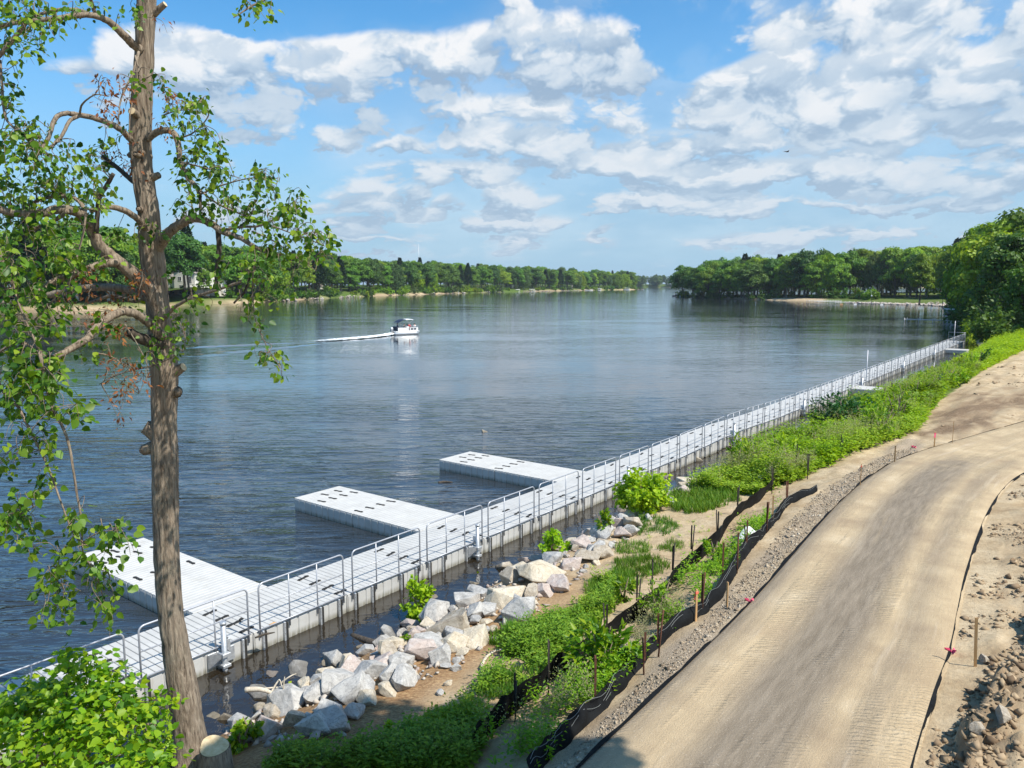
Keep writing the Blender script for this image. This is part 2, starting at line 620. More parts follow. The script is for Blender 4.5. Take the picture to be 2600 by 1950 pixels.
def dock_plastic():
    m, nt, b = nmat('dock_plastic', .55, spec=.35)
    tc = nt.node('ShaderNodeTexCoord')
    geo = nt.node('ShaderNodeNewGeometry')
    n = nt.noise(tc.outputs['Object'], 2.2, 7, .65)
    s = nt.noise(nt.mapping(tc.outputs['Object'], (9, 9, .7)), 2.0, 4, .6)
    z = nt.sep(geo.outputs['Position'])[2]
    c = nt.ramp(n, [(.3, (.42, .41, .39)), (.6, (.51, .50, .475))])
    # water line dirt on the floats
    grime = nt.mul(nt.smooth(z, .02, .17, 1, 0), nt.smooth(s, .3, .6, .35, 1))
    c = nt.mix(nt.mul(grime, .8), c, (.14, .125, .07))
    streak = nt.mul(nt.smooth(s, .60, .72), nt.smooth(z, .43, .40, 0, 1))
    c = nt.mix(nt.mul(streak, .35), c, (.33, .29, .22))
    oi = nt.node('ShaderNodeObjectInfo')
    st_v = nt.node('ShaderNodeVectorMath', operation='ADD')
    nt.put(st_v.inputs[0], tc.outputs['Object'])
    nt.put(st_v.inputs[1], nt.comb(nt.mul(oi.outputs['Random'], 40), nt.mul(oi.outputs['Random'], 17), 0))
    stain = nt.noise(st_v.outputs[0], 1.3, 6, .7, .8)
    c = nt.mix(nt.smooth(stain, .54, .72, 0, .38), c, (.36, .33, .27))
    spot = nt.noise(st_v.outputs[0], 14, 3, .6)
    c = nt.mix(nt.smooth(spot, .70, .76, 0, .5), c, (.25, .22, .17))
    c = nt.mix(nt.m('MULTIPLY', oi.outputs['Random'], .16), c, (.38, .37, .35))
    nt.put(b.inputs['Base Color'], c)
    bump(nt, b, nt.noise(tc.outputs['Object'], 60, 2), .15, .003)
    return m


M['dock'] = dock_plastic()
M['rubber'] = grained('rubber', (.012, .012, .012), (.035, .033, .03), 30, .7, .002)
M['galv'] = grained('galvanised', (.42, .43, .44), (.58, .59, .60), 18, .42, .001, metal=.55)
M['alu'] = grained('aluminium', (.36, .37, .40), (.47, .48, .51), 12, .45, 0, metal=.4)
M['fabric_black'] = grained('silt_fabric', (.004, .0042, .0045), (.010, .011, .012), 3, .85, .01, spec=.15)
M['wire'] = mat('wire', (.22, .23, .22), .6, .3)
M['rust'] = grained('rusty_steel', (.06, .022, .012), (.15, .06, .03), 30, .85, .002)
M['steel_dark'] = grained('dark_steel', (.015, .012, .010), (.04, .03, .022), 30, .7, .002)
M['pink'] = mat('pink_ribbon', (.85, .08, .18), .6)
M['orange'] = mat('orange_ribbon', (.85, .16, .10), .6)
M['white_litter'] = grained('white_sheet', (.70, .69, .66), (.82, .81, .78), 8, .7, 0)


def rock_material(name, c1, c2, c3, dark=(.12, .12, .12)):
    m, nt, b = nmat(name, .85, spec=.25)
    tc = nt.node('ShaderNodeTexCoord')
    oi = nt.node('ShaderNodeObjectInfo')
    off = nt.comb(nt.mul(oi.outputs['Random'], 37.0), nt.mul(oi.outputs['Random'], 91.0), 0)
    va = nt.node('ShaderNodeVectorMath', operation='ADD')
    nt.put(va.inputs[0], tc.outputs['Object'])
    nt.put(va.inputs[1], off)
    v = va.outputs[0]
    n = nt.noise(v, 3.0, 8, .65, .4)
    f = nt.noise(v, 34, 4, .7)
    c = nt.ramp(n, [(.30, c1), (.5, c2), (.68, c3)])
    vein = nt.smooth(nt.m('ABSOLUTE', nt.sub(nt.noise(v, 2.1, 5, .6, 1.2), .5)), .0, .03, .55, 0)
    c = nt.mix(vein, c, dark)
    c = nt.mix(nt.smooth(f, .56, .72, 0, .5), c, dark)
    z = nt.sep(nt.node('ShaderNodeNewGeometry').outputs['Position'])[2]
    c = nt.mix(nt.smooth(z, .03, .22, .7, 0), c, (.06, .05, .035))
    nt.put(b.inputs['Base Color'], c)
    bump(nt, b, nt.add(n, nt.mul(f, .25)), .7, .05)
    return m


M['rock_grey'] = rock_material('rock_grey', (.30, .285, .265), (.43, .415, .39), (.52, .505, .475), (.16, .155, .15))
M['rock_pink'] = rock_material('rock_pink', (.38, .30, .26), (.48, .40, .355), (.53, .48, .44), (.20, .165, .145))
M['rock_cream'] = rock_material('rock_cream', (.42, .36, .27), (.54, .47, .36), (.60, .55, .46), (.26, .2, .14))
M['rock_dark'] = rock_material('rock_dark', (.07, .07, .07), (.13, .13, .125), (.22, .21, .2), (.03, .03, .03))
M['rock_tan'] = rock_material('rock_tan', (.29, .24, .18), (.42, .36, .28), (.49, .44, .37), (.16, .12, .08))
ROCKS = ['rock_grey', 'rock_pink', 'rock_cream', 'rock_tan', 'rock_grey', 'rock_grey', 'rock_cream']


def water_material():
    m, nt, b = nmat('river_water', .04, spec=.9)
    b.inputs['IOR'].default_value = 1.55
    geo = nt.node('ShaderNodeNewGeometry')
    P = geo.outputs['Position']
    x, y, z = nt.sep(P)
    n_ = nt.add(nt.mul(x, UN[0]), nt.mul(y, UN[1]))            # across the bank
    s_ = nt.add(nt.mul(x, US[0]), nt.mul(y, US[1]))
    calm = nt.mul(nt.smooth(n_, -15.6, -14.4), nt.smooth(s_, 120, 150, 1, 0))
    gust = nt.smooth(nt.noise(nt.mapping(P, (.03, .075, 1)), 1.0, 4, .6), .34, .66, .28, 1.25)
    lee = nt.smooth(y, 20, 62, 1.5, .2)
    amp = nt.mul(nt.mul(gust, lee), nt.m('MULTIPLY_ADD', calm, -.86, 1.0))
    rz = (0, 0, math.radians(-14))
    w1 = nt.noise(nt.mapping(P, (.22, .62, 1), rz), 1.0, 2, .45, .3)
    w2 = nt.noise(nt.mapping(P, (.62, 2.3, 1), (0, 0, math.radians(-16))), 1.0, 3, .55, .5)
    w3 = nt.noise(nt.mapping(P, (4.2, 9.5, 1), (0, 0, math.radians(-8))), 1.0, 3, .55)
    h = nt.add(nt.mul(w1, .15), nt.add(nt.mul(nt.m('POWER', w2, 3.0), .17), nt.mul(w3, .009)))
    h = nt.mul(h, amp)
    rip = nt.mul(nt.noise(nt.mapping(P, (7, 3.2, 1), (0, 0, math.radians(40))), 1.0, 2, .5), nt.mul(calm, .008))
    h = nt.add(h, rip)
    bump(nt, b, h, 1.0, 1.0)
    c = nt.mix(calm, (.026, .032, .038), (.020, .015, .009))
    nt.put(b.inputs['Base Color'], c)
    return m


AZ = math.radians(37.4)
US = (math.sin(AZ), math.cos(AZ))       # along the walkway and bank
UN = (math.cos(AZ), -math.sin(AZ))      # from the river to the land


def sn(x, y):
    return x * US[0] + y * US[1], x * UN[0] + y * UN[1]


def xy(s, n):
    return s * US[0] + n * UN[0], s * US[1] + n * UN[1]


M['water'] = water_material()

# ================================================================== terrain
W_K = [(-30, -11.0), (0, -11.6), (5.5, -11.9), (9.2, -12.25), (15.3, -12.45), (23.5, -12.75), (29, -12.5), (36.7, -11.5), (51, -10.9), (64, -10.4), (81, -10.2),
       (106, -11.2), (125, -14.0), (142, -17.0), (196, -26), (290, -40), (318, -46), (336, -66), (354, -93), (374, -131), (400, -165), (434, -206), (450, -206),
       (480, -170), (560, -90), (800, 0)]
R_K = [(-30, -8.8), (5.5, -9.7), (9.2, -10.1), (12, -10.4), (17, -10.8), (21, -11.0), (25, -11.2), (29, -11.2), (36.7, -10.5), (64, -9.5), (106, -10.2), (142, -15.0),
       (196, -23), (290, -37), (318, -42), (336, -60), (354, -86), (374, -122), (400, -156), (434, -194), (450, -194), (480, -160), (560, -80), (800, 10)]
F1_K, F2_K, L_K, G_K = [], [], [], []


def track(px, z):
    out = []
    for q in px:
        p = at(q[0], q[1], z)
        out.append(sn(p.x, p.y))
    return sorted(out)


F1PX = [(1010, 1640), (1060, 1585), (1130, 1525), (1215, 1455), (1330, 1365), (1410, 1310), (1470, 1245), (1545, 1180), (1585, 1120), (1650, 1075), (1705, 1010), (1750, 985)]
F2PX = [(1150, 1690), (1215, 1625), (1275, 1565), (1350, 1490), (1425, 1400), (1510, 1335), (1565, 1280), (1612, 1205), (1660, 1150), (1705, 1095), (1770, 1060)]
LPX = [(1240, 1659), (1283, 1618), (1440, 1471), (1616, 1300), (1768, 1129), (1825, 1070), (1885, 1022), (1960, 982), (2100, 940), (2212, 908)]
RPX = [(1976, 1659), (2022, 1503), (2059, 1401), (2077, 1309), (2096, 1221), (2137, 1106), (2180, 1045), (2225, 1015)]
F1_K = track(F1PX, 1.25)
F2_K = track(F2PX, 1.7)
L_K = track(LPX, 1.95)
R2_K = track(RPX, 1.95)
F1_K += [(F1_K[-1][0] + 8, -9.3), (60, -8.6), (106, -8.9), (142, -13), (318, -38), (354, -76), (434, -180), (480, -150), (800, 30)]
F1_K = [(-30, F1_K[0][1] - .3)] + F1_K
F2_K = [(-30, F2_K[0][1])] + F2_K + [(F2_K[-1][0] + 8, -7.2), (60, -7.4), (106, -7), (142, -8), (318, -28), (354, -60), (434, -150), (480, -120), (800, 60)]
L_K2 = [(-30, L_K[0][1])] + [k for k in L_K if k[0] < 30] + [(36, -5.2), (60, -5.4), (106, -4), (142, -3), (318, -15), (354, -40), (434, -120), (480, -90), (800, 90)]
LEV = np.array([-1.6, -.12, .85, 1.25, 1.7, 1.93, 1.93, 2.25, 3.2, 6.0])


def kn(K, s):
    K = sorted(K)
    return np.interp(s, [k[0] for k in K], [k[1] for k in K])


def profile(s):
    s = np.asarray(s, float)
    w = kn(W_K, s)
    far = np.clip((s - 100) / 120, 0, 1)
    cols = [w - 5, w, kn(R_K, s), kn(F1_K, s), kn(F2_K, s), kn(L_K2, s)]
    wr = np.clip((34 - s) / 4, 0, 1)
    cols.append(np.maximum((cols[-1] + 3.4) * (1 - wr) + kn(R2_K, np.minimum(s, 30)) * wr, cols[-1] + 2.2))
    cols.append(cols[-1] + 3)
    cols.append(cols[-1] + 14 + 10 * far)
    cols.append(cols[-1] + 60)
    A = np.stack(cols, -1)
    return np.maximum.accumulate(A + np.arange(A.shape[-1]) * 1e-3, axis=-1)


def terrain_z(s, n, detail=True):
    s, n = np.atleast_1d(np.asarray(s, float)), np.atleast_1d(np.asarray(n, float))
    A = profile(s)
    z = np.full(s.shape, LEV[0])
    for i in range(A.shape[-1] - 1):
        a, b = A[:, i], A[:, i + 1]
        t = np.clip((n - a) / (b - a), 0, 1)
        m = n >= a
        z[m] = (LEV[i] + (LEV[i + 1] - LEV[i]) * t)[m]
    land = np.clip((n - A[:, 1]) / .8, 0, 1)
    if detail:
        road = np.clip((n - A[:, 5] + .5) / .4, 0, 1) * np.clip((A[:, 6] + .6 - n) / .4, 0, 1) * (s < 34)
        rough = land * (1 - .95 * road)
        z = z + rough * (.10 * fbm(s * .9, n * .9, 3) + .05 * fbm(s * 4, n * 4, 9, 3))
        # graded bench between the two silt fences
        # heap of dug-up soil on the far side of the path
        e = A[:, 6]
        off = .42 + .125 * np.clip(s - 9.8, -2, 9) + .30 * fbm(s * 1.1, s * 0 + 2, 33) + .12 * fbm(s * 4, n * 3, 35)
        k = np.clip((n - e - off) / .16, 0, 1)
        cut = k * k * (3 - 2 * k)
        back = np.exp(-np.clip(n - e - off - .25, 0, 9) / .9)
        near_ = np.clip((22 - s) / 6, 0, 1)
        z = z + cut * near_ * (.12 + .24 * back * (.55 + 1.5 * np.maximum(0, fbm(s * 1.7, n * 1.7, 37) + .25)))
        z = z + cut * (.26 * np.maximum(0, fbm(s * 2.4, n * 2.4, 41)) + .24 * np.maximum(0, fbm(s * 5, n * 5, 45, 3))) * np.clip((40 - s) / 10, .15, 1)
        # ruts in the dug ground beyond the bend
        z = z + ((s > 30) & (n > -6)) * (.12 * fbm(s * .5, n * 1.6, 51))
    return z


def gz(x, y):
    s, n = sn(x, y)
    return float(terrain_z([s], [n])[0])


def on(x, y, guess=1.2):
    """the point of the bank seen at photo point (x, y)"""
    z = guess
    for _ in range(12):
        p = at(x, y, z)
        z = z + .7 * (gz(p.x, p.y) - z)
    p = at(x, y, z)
    p.z = gz(p.x, p.y)
    return p


def ground_material():
    m, nt, b = nmat('bank_soil', .95, spec=.15)
    geo = nt.node('ShaderNodeNewGeometry')
    P = geo.outputs['Position']
    at1 = nt.node('ShaderNodeVertexColor', layer_name='zone')
    r, g, bl = nt.sep(at1.outputs[0])
    a = nt.n.new('ShaderNodeSeparateColor')
    nt.l.new(at1.outputs[0], a.inputs[0])
    r, g, bl = a.outputs
    n1 = nt.noise(P, 1.3, 6, .62)
    n2 = nt.noise(P, 11, 5, .7)
    n3 = nt.noise(P, 55, 3, .7)
    sand = nt.ramp(n1, [(.3, (.33, .235, .135)), (.5, (.47, .36, .225)), (.7, (.56, .45, .30))])
    dark = nt.ramp(n2, [(.3, (.115, .075, .045)), (.6, (.23, .16, .10)), (.75, (.33, .24, .155))])
    grav = nt.ramp(n3, [(.32, (.13, .095, .065)), (.47, (.30, .235, .165)), (.66, (.47, .385, .29))])
    straw = nt.ramp(nt.noise(nt.mapping(P, (14, 30, 14), (0, 0, .6)), 1.0, 4, .7), [(.3, (.12, .06, .03)), (.5, (.27, .155, .075)), (.7, (.45, .31, .16))])
    c = nt.mix(nt.smooth(n2, .42, .70, 0, .45), sand, dark)
    c = nt.mix(r, c, straw)
    c = nt.mix(g, c, grav)
    c = nt.mix(bl, c, dark)
    z = nt.sep(P)[2]
    c = nt.mix(nt.smooth(z, -.05, .10, 1, 0), c, (.030, .024, .015))
    grass = nt.node('ShaderNodeVertexColor', layer_name='green')
    c = nt.mix(grass.outputs[0], c, nt.ramp(nt.noise(P, 3, 5, .6), [(.35, (.04, .075, .012)), (.65, (.10, .17, .02))]))
    nt.put(b.inputs['Base Color'], c)
    bump(nt, b, nt.add(nt.mul(n2, .7), nt.mul(n3, .3)), .8, .05)
    return m


M['soil'] = ground_material()


def set_colour(me, name, arr):
    a = me.color_attributes.new(name, 'FLOAT_COLOR', 'POINT')
    full = np.ones((len(arr), 4), np.float32)
    full[:, :arr.shape[1]] = arr
    a.data.foreach_set('color', full.ravel())


def grid_faces(r, c):
    i = np.arange(r * c).reshape(r, c)
    return np.stack([i[:-1, :-1], i[:-1, 1:], i[1:, 1:], i[1:, :-1]], -1).reshape(-1, 4)


GREENS = []       # photo polygons where plants cover the soil (filled in below)


def land_sheet(name, s, dn):
    A = profile(s)
    w = A[:, 1]
    S = np.repeat(s[:, None], len(dn), 1)
    N = w[:, None] + dn[None, :]
    z = terrain_z(S.ravel(), N.ravel())
    X, Y = xy(S.ravel(), N.ravel())
    me = mesh_np(name, np.stack([X, Y, z], -1), grid_faces(len(s), len(dn)), M['soil'], True)
    sf, nf = S.ravel(), N.ravel()
    Af = np.repeat(A, len(dn), 0)
    j = .35 * fbm(sf * .8, nf * .8, 77)
    zone = np.zeros((len(sf), 3), np.float32)
    zone[:, 0] = np.clip((nf - Af[:, 1]) / .4, 0, 1) * np.clip((Af[:, 3] - 1.0 - nf + j) / .8, 0, 1) * np.clip((16 - sf) / 4, 0, 1) * .9
    zone[:, 1] = np.clip((nf - Af[:, 5] + .85 + j) / .3, 0, 1) * np.clip((Af[:, 5] + .3 - nf) / .2, 0, 1) * (sf < 33) * np.clip(.65 + 1.2 * fbm(sf * .7, nf * 2, 88), .1, 1)
    zone[:, 2] = np.clip(fbm(sf * .35, nf * 1.2, 21) * 2.2 - .05, 0, 1) * ((nf > Af[:, 6] + .5) | (sf > 33)) * .6
    zone[:, 2] = np.maximum(zone[:, 2], np.exp(-((nf - (Af[:, 6] + .55 + .125 * (sf - 9.8))) / .35) ** 2) * (sf < 18) * .7)
    px, py = project(np.stack([X, Y, z], -1))
    streak = np.zeros(len(sf))
    for (ax, ay, bx, by, wd) in [(2010, 905, 2212, 862, 16), (1990, 940, 2140, 905, 10), (2120, 875, 2260, 850, 16)]:
        t = np.clip(((px - ax) * (bx - ax) + (py - ay) * (by - ay)) / ((bx - ax) ** 2 + (by - ay) ** 2), 0, 1)
        d = np.hypot(px - ax - t * (bx - ax), (py - ay - t * (by - ay)))
        streak = np.maximum(streak, np.exp(-(d / wd) ** 2) * (Y > 10))
    zone[:, 2] = np.clip(zone[:, 2] * (sf < 60) + streak * (.9 + 1.0 * fbm(sf * 1.2, nf * 3, 5)), 0, 1)
    set_colour(me, 'zone', zone)
    green = np.zeros(len(sf), np.float32)
    veg = (sf > 24.5) & (nf > np.maximum(Af[:, 1] + .9, np.where(sf < 29, -10.6, -99))) & (nf < np.where(sf < 34.5, np.interp(sf, [23.5, 26, 29, 32, 34.5], [-8.6, -7.7, -7.1, -6.5, -6.1]), -6.4))
    green[veg] = .9
    far = np.clip((sf - 130) / 20, 0, 1) * np.clip((nf - Af[:, 2] - 2) / 4, 0, 1) * .9
    green = np.maximum(green, far)
    # sandy landing on the far right shore
    beach = (sf > 366) & (sf < 408) & (nf < Af[:, 3] + 1)
    green[beach] = 0
    set_colour(me, 'green', np.repeat(green[:, None], 3, 1))
    o = obj(name, me)
    tag(o, kind='structure')
    return o


dn1 = np.concatenate([np.linspace(-5, -.5, 8), np.linspace(-.3, 9.9, 96), np.linspace(10, 14, 80), np.linspace(14.1, 16, 12), np.linspace(16.4, 32, 40), np.linspace(34, 120, 18)])
s1 = np.concatenate([np.linspace(-30, 1, 20), np.linspace(1.3, 40, 300), np.linspace(40.4, 160, 150)])
bank = land_sheet('bank', s1, dn1)
dn2 = np.concatenate([np.linspace(-5, 30, 36), np.linspace(34, 300, 24)])
s2 = np.concatenate([np.linspace(160, 450, 150), np.linspace(455, 900, 40)])
far_bank = land_sheet('far_bank', s2, dn2)

# river bed and water
me = mesh_np('ground', np.array([(-9000, -3000, -3), (9000, -3000, -3), (9000, 15000, -3), (-9000, 15000, -3)]), np.array([(0, 1, 2, 3)]),
             grained('river_bed', (.05, .04, .025), (.09, .07, .045), .5, .9, 0))
tag(obj('ground', me), kind='structure')
me = mesh_np('water', np.array([(-9000, -3000, 0), (9000, -3000, 0), (9000, 15000, 0), (-9000, 15000, 0)]), np.array([(0, 1, 2, 3)]), M['water'])
tag(obj('water', me), kind='structure')


# ---- the graded path
def road_material():
    m, nt, b = nmat('graded_path', .95, spec=.15)
    tc = nt.node('ShaderNodeTexCoord')
    uv = tc.outputs['UV']
    u, v, _ = nt.sep(uv)                     # u across 0..1, v metres along
    P = nt.node('ShaderNodeNewGeometry').outputs['Position']
    wav = nt.mul(nt.sub(nt.noise(nt.comb(0, nt.mul(v, .22), 4.0), 1.0, 3, .5), .5), .10)
    uu = nt.add(u, wav)
    lane = nt.noise(nt.comb(nt.mul(uu, 7), nt.mul(v, .13), 0), 1.0, 4, .62, .3)
    fine = nt.noise(nt.comb(nt.mul(uu, 26), nt.mul(v, .9), 2.0), 1.0, 5, .65)
    blot = nt.noise(P, .9, 5, .6)
    speck = nt.noise(P, 42, 3, .7)
    sand = nt.ramp(blot, [(.3, (.33, .245, .155)), (.55, (.45, .345, .215)), (.75, (.54, .43, .285))])
    grey = nt.ramp(fine, [(.3, (.155, .125, .092)), (.7, (.265, .218, .165))])
    gband = nt.mx(nt.smooth(nt.m('ABSOLUTE', nt.sub(uu, .47)), .08, .27, 1, 0), nt.mul(nt.smooth(nt.m('ABSOLUTE', nt.sub(uu, .80)), .0, .12, 1, 0), .55))
    gfade = nt.smooth(nt.m('MULTIPLY_ADD', blot, 5.0, v), 22.0, 26.5, 1, 0)
    gfac = nt.mul(nt.mul(gband, nt.smooth(lane, .14, .42)), gfade)
    edge = nt.smooth(nt.m('ABSOLUTE', nt.sub(u, .5)), .40, .49)
    gfac = nt.mx(nt.mul(gfac, .95), nt.mul(nt.mul(nt.smooth(u, .02, .20, 1, 0), nt.smooth(lane, .3, .6, .45, 1)), nt.mul(gfade, .9)))
    c = nt.mix(gfac, sand, grey)
    c = nt.mix(nt.smooth(lane, .57, .77, 0, .5), c, (.58, .49, .375))
    c = nt.mix(nt.smooth(speck, .60, .74, 0, .5), c, (.64, .58, .49))
    c = nt.mix(nt.smooth(speck, .40, .28, 0, .4), c, (.14, .11, .085))
    nt.put(b.inputs['Base Color'], c)
    # grouser marks of the tracked machines: short ribs across, in lanes
    w = nt.node('ShaderNodeTexWave', wave_type='BANDS', bands_direction='Y', wave_profile='SIN')
    nt.put(w.inputs['Vector'], nt.comb(nt.mul(u, 2.2), nt.add(v, nt.mul(u, .5)), 0))
    w.inputs['Scale'].default_value = 3.4
    w.inputs['Distortion'].default_value = 5.0
    w.inputs['Detail'].default_value = 3
    w.inputs['Detail Scale'].default_value = 2.5
    lanes = nt.mul(nt.smooth(nt.noise(nt.comb(nt.mul(u, 6), nt.mul(v, .2), 7.0), 1.0, 3, .6), .46, .62), nt.smooth(blot, .35, .6, .15, 1))
    h = nt.add(nt.mul(nt.mul(w.outputs[1], lanes), .8), nt.add(nt.mul(fine, .35), nt.mul(speck, .4)))
    h = nt.add(h, nt.mul(lane, .6))
    bump(nt, b, h, .75, .05)
    return m


M['road'] = road_material()


def build_road():
    Lp = spline([tuple(at(x, y, 1.99)) for x, y in [(1150, 1750)] + LPX], 8)
    Rp = spline([tuple(at(x, y, 1.99)) for x, y in [(1940, 1790)] + RPX] + [tuple(at(2330, 960, 1.99))], 8)

    def resample(P, n):
        d = np.concatenate([[0], np.cumsum(np.linalg.norm(np.diff(P, axis=0), axis=1))])
        t = np.linspace(0, d[-1], n)
        return np.stack([np.interp(t, d, P[:, k]) for k in range(3)], -1), t
    n, c = 140, 24
    # the left edge is far longer round the bend: match by distance, then run on
    Lr, tl = resample(Lp, n)
    Rr, tr = resample(Rp, n)
    V, UVs = [], []
    for i in range(n):
        for k in range(c):
            f = k / (c - 1)
            p = Lr[i] * (1 - f) + Rr[i] * f
            crown = .03 * (1 - (2 * f - 1) ** 2)
            sag = -.05 if k in (0, c - 1) else 0
            wob = .02 * float(fbm(tl[i] * .6, f * 5, 12, 3))
            V.append((p[0], p[1], 2.0 + crown + sag + wob))
            UVs.append((f, tl[i] * (1 - f) + tr[i] * f))
    V = np.array(V)
    me = mesh_np('path', V, grid_faces(n, c)[:, ::-1], M['road'], True)
    if me.polygons[0].normal.z < 0:
        me.flip_normals()
    uvl = me.uv_layers.new(name='UVMap')
    li = np.empty(len(me.loops), np.int32)
    me.loops.foreach_get('vertex_index', li)
    uvl.data.foreach_set('uv', np.array(UVs, np.float32)[li].ravel())
    tag(obj('path', me), kind='structure')
    # black geotextile that sticks out along both edges
    mb = MB()
    for E_, sgn in ((Lr, -1), (Rr, 1)):
        for i in range(n - 1):
            q = []
            for P_ in (E_[i], E_[i + 1]):
                j = float(fbm(P_[0] * 1.5, P_[1] * 1.5, 8, 2))
                d = Vector((Rr[i] - Lr[i])).normalized() * sgn
                w = (.025 if sgn < 0 else -.02) + .06 * j
                q.append((Vector((P_[0], P_[1], 1.985)) - d * .05, Vector((P_[0], P_[1], 1.955 + .03 * j)) + d * w, Vector((P_[0], P_[1], 1.86)) + d * (w + .02)))
            mb.raw([q[0][0], q[1][0], q[1][1], q[0][1], q[1][2], q[0][2]], [(0, 1, 2, 3), (3, 2, 4, 5)])
    o = mb.build('path_edging', M['fabric_black'])
    tag(o, kind='structure')
    return Lr, Rr


ROAD_L, ROAD_R = build_road()


# ---- far left shore and far closing shore
def shore_land(name, pts, side, offs, extra=None):
    """strip of land behind a shoreline given as ground points"""
    P = spline(pts, 10)[:, :2]
    T = np.gradient(P, axis=0)
    T = unit(T)
    Nn = np.stack([-T[:, 1], T[:, 0]], -1) * side
    cols = []
    for d, z in offs:
        j = 0
        q = P + Nn * d
        zz = z + (.12 * abs(z) + .25) * fbm(q[:, 0] * .06, q[:, 1] * .06, 5) * (d > 1)
        cols.append(np.stack([q[:, 0], q[:, 1], zz], -1))
    V = np.stack(cols, 1).reshape(-1, 3)
    me = mesh_np(name, V, grid_faces(len(P), len(offs)), M['soil'], True)
    zone = np.zeros((len(V), 3), np.float32)
    zone[:, 2] = np.clip(fbm(V[:, 0] * .05, V[:, 1] * .05, 13) * 2, 0, .5)
    set_colour(me, 'zone', zone)
    g = np.tile(np.array([np.clip((d - 1.5) / 3, 0, .95) for d, z in offs]), len(P))
    g = np.clip(g + np.clip(fbm(V[:, 0] * .03, V[:, 1] * .03, 23) * 2.2 + .25, -.4, .9) * (g < .9), 0, 1)
    set_colour(me, 'green', np.repeat(g[:, None].astype(np.float32), 3, 1))
    tag(obj(name, me), kind='structure')
    return P, Nn


OFF = [(-6, -1.5), (-.6, -.15), (0, .05), (2.0, .8), (6, 1.9), (14, 3.0), (30, 4.4), (60, 6.0), (95, 6.5)]
LEFT_PTS = [(-330, 20), (-260, 130), (-190, 225)] + [tuple(at(x, y, 0))[:2] for x, y in
            [(250, 672), (360, 662.5), (440, 659), (520, 655.5), (600, 651), (700, 645), (780, 640.8), (900, 636.6), (1000, 633.6), (1150, 629.8), (1300, 626.8), (1376, 625.6)]]
LEFT_PTS += [(LEFT_PTS[-1][0] - 60, LEFT_PTS[-1][1] + 120)]
LEFT_P, LEFT_N = shore_land('left_bank', [(*p, 0) for p in LEFT_PTS], 1, OFF)
far_pts = [(-200, 1750), (300, 1620), (470, 1560), (700, 1560), (1100, 1500)]
FAR_P, FAR_N = shore_land('upstream_bank', [(*p, 0) for p in far_pts], 1, OFF)

# ================================================================== trees of the far shores
def crown_round(n, rx, rz, zc, nb, size, flat=.0, seed=0):
    rng = np.random.default_rng(seed)
    d = unit(rng.normal(size=(nb, 3)))
    d[:, 2] = np.where(d[:, 2] < -.55, -d[:, 2], d[:, 2])
    rad = rng.uniform(.45, .98, nb)[:, None]
    cen = d * rad * np.array([rx, rx, rz]) * np.array([1, 1, 1])
    cen[:, 2] += zc
    br = rng.uniform(.20, .36, nb) * rx
    idx = rng.integers(0, nb, n)
    u = unit(rng.normal(size=(n, 3)))
    u[:, 2] = np.where(u[:, 2] < -.3, u[:, 2] * -.6, u[:, 2])
    P = cen[idx] + u * (br[idx] * rng.uniform(.72, 1.06, n))[:, None] * np.array([1.15, 1.15, .85])
    N = unit(u + .55 * unit(rng.normal(size=(n, 3))) + np.array([0, 0, .35]))
    A = unit(np.cross(N, unit(rng.normal(size=(n, 3)))) + np.array([0, 0, -.35]))
    return P, A, N, rng.uniform(.7, 1.3, n) * size


def crown_willow(n, rx, rz, zc, nb, size, seed=0):
    P, A, N, L = crown_round(n, rx, rz, zc, nb, size, seed=seed)
    rng = np.random.default_rng(seed + 50)
    drop = rng.uniform(0, 1, n) ** 2 * 4.5
    P[:, 2] = np.maximum(P[:, 2] - drop, .6)
    A = unit(A * .35 + np.array([0, 0, -1.0]))
    N = unit(N * np.array([1, 1, .25]))
    return P, A, N, L * 1.5


def crown_pine(n, h, r, size, seed=0):
    rng = np.random.default_rng(seed)
    k = 26
    tier = rng.integers(0, k, n)
    z = h * (.28 + .70 * tier / k) + rng.normal(size=n) * .18
    rr = r * (1.05 - (tier / k) ** 1.5) * rng.uniform(.25, 1, n) ** .6
    lob = (tier * 2.4)[:, None] + np.arange(5)[None] * 1.2566
    a = lob[np.arange(n), rng.integers(0, 5, n)] + rng.normal(size=n) * .28
    P = np.stack([rr * np.cos(a), rr * np.sin(a), z - .10 * rr], -1)
    A = unit(np.stack([np.cos(a), np.sin(a), rng.normal(size=n) * .35], -1))
    N = unit(np.stack([rng.normal(size=n) * .4, rng.normal(size=n) * .4, np.ones(n)], -1))
    return P, A, N, rng.uniform(.7, 1.3, n) * size


def trunk_mesh(name, h, r, m, limbs=4, seed=0, lean=0.0):
    rng = random.Random(seed)
    mb = MB()
    pts = [(0, 0, -.6), (0, 0, 0)] + [(lean * t * t * h + .25 * math.sin(t * 4 + seed), .25 * math.cos(t * 3 + seed) - .25, h * t) for t in (.15, .35, .55, .75)]
    mb.tube(pts, [r * 1.5, r * 1.3, r, r * .85, r * .6, r * .2], 8)
    for k in range(limbs):
        a = k * 2.4 + seed
        z0 = h * rng.uniform(.2, .45)
        l = h * rng.uniform(.2, .34)
        p0 = (lean * (z0 / h) ** 2 * h, 0, z0)
        mb.tube([p0, (p0[0] + math.cos(a) * l * .45, math.sin(a) * l * .45, z0 + l * .45), (p0[0] + math.cos(a) * l * .8, math.sin(a) * l * .8, z0 + l * 1.05)],
                [r * .5, r * .35, r * .1], 6)
    return mb.mesh(name, m)


PROTO = {}


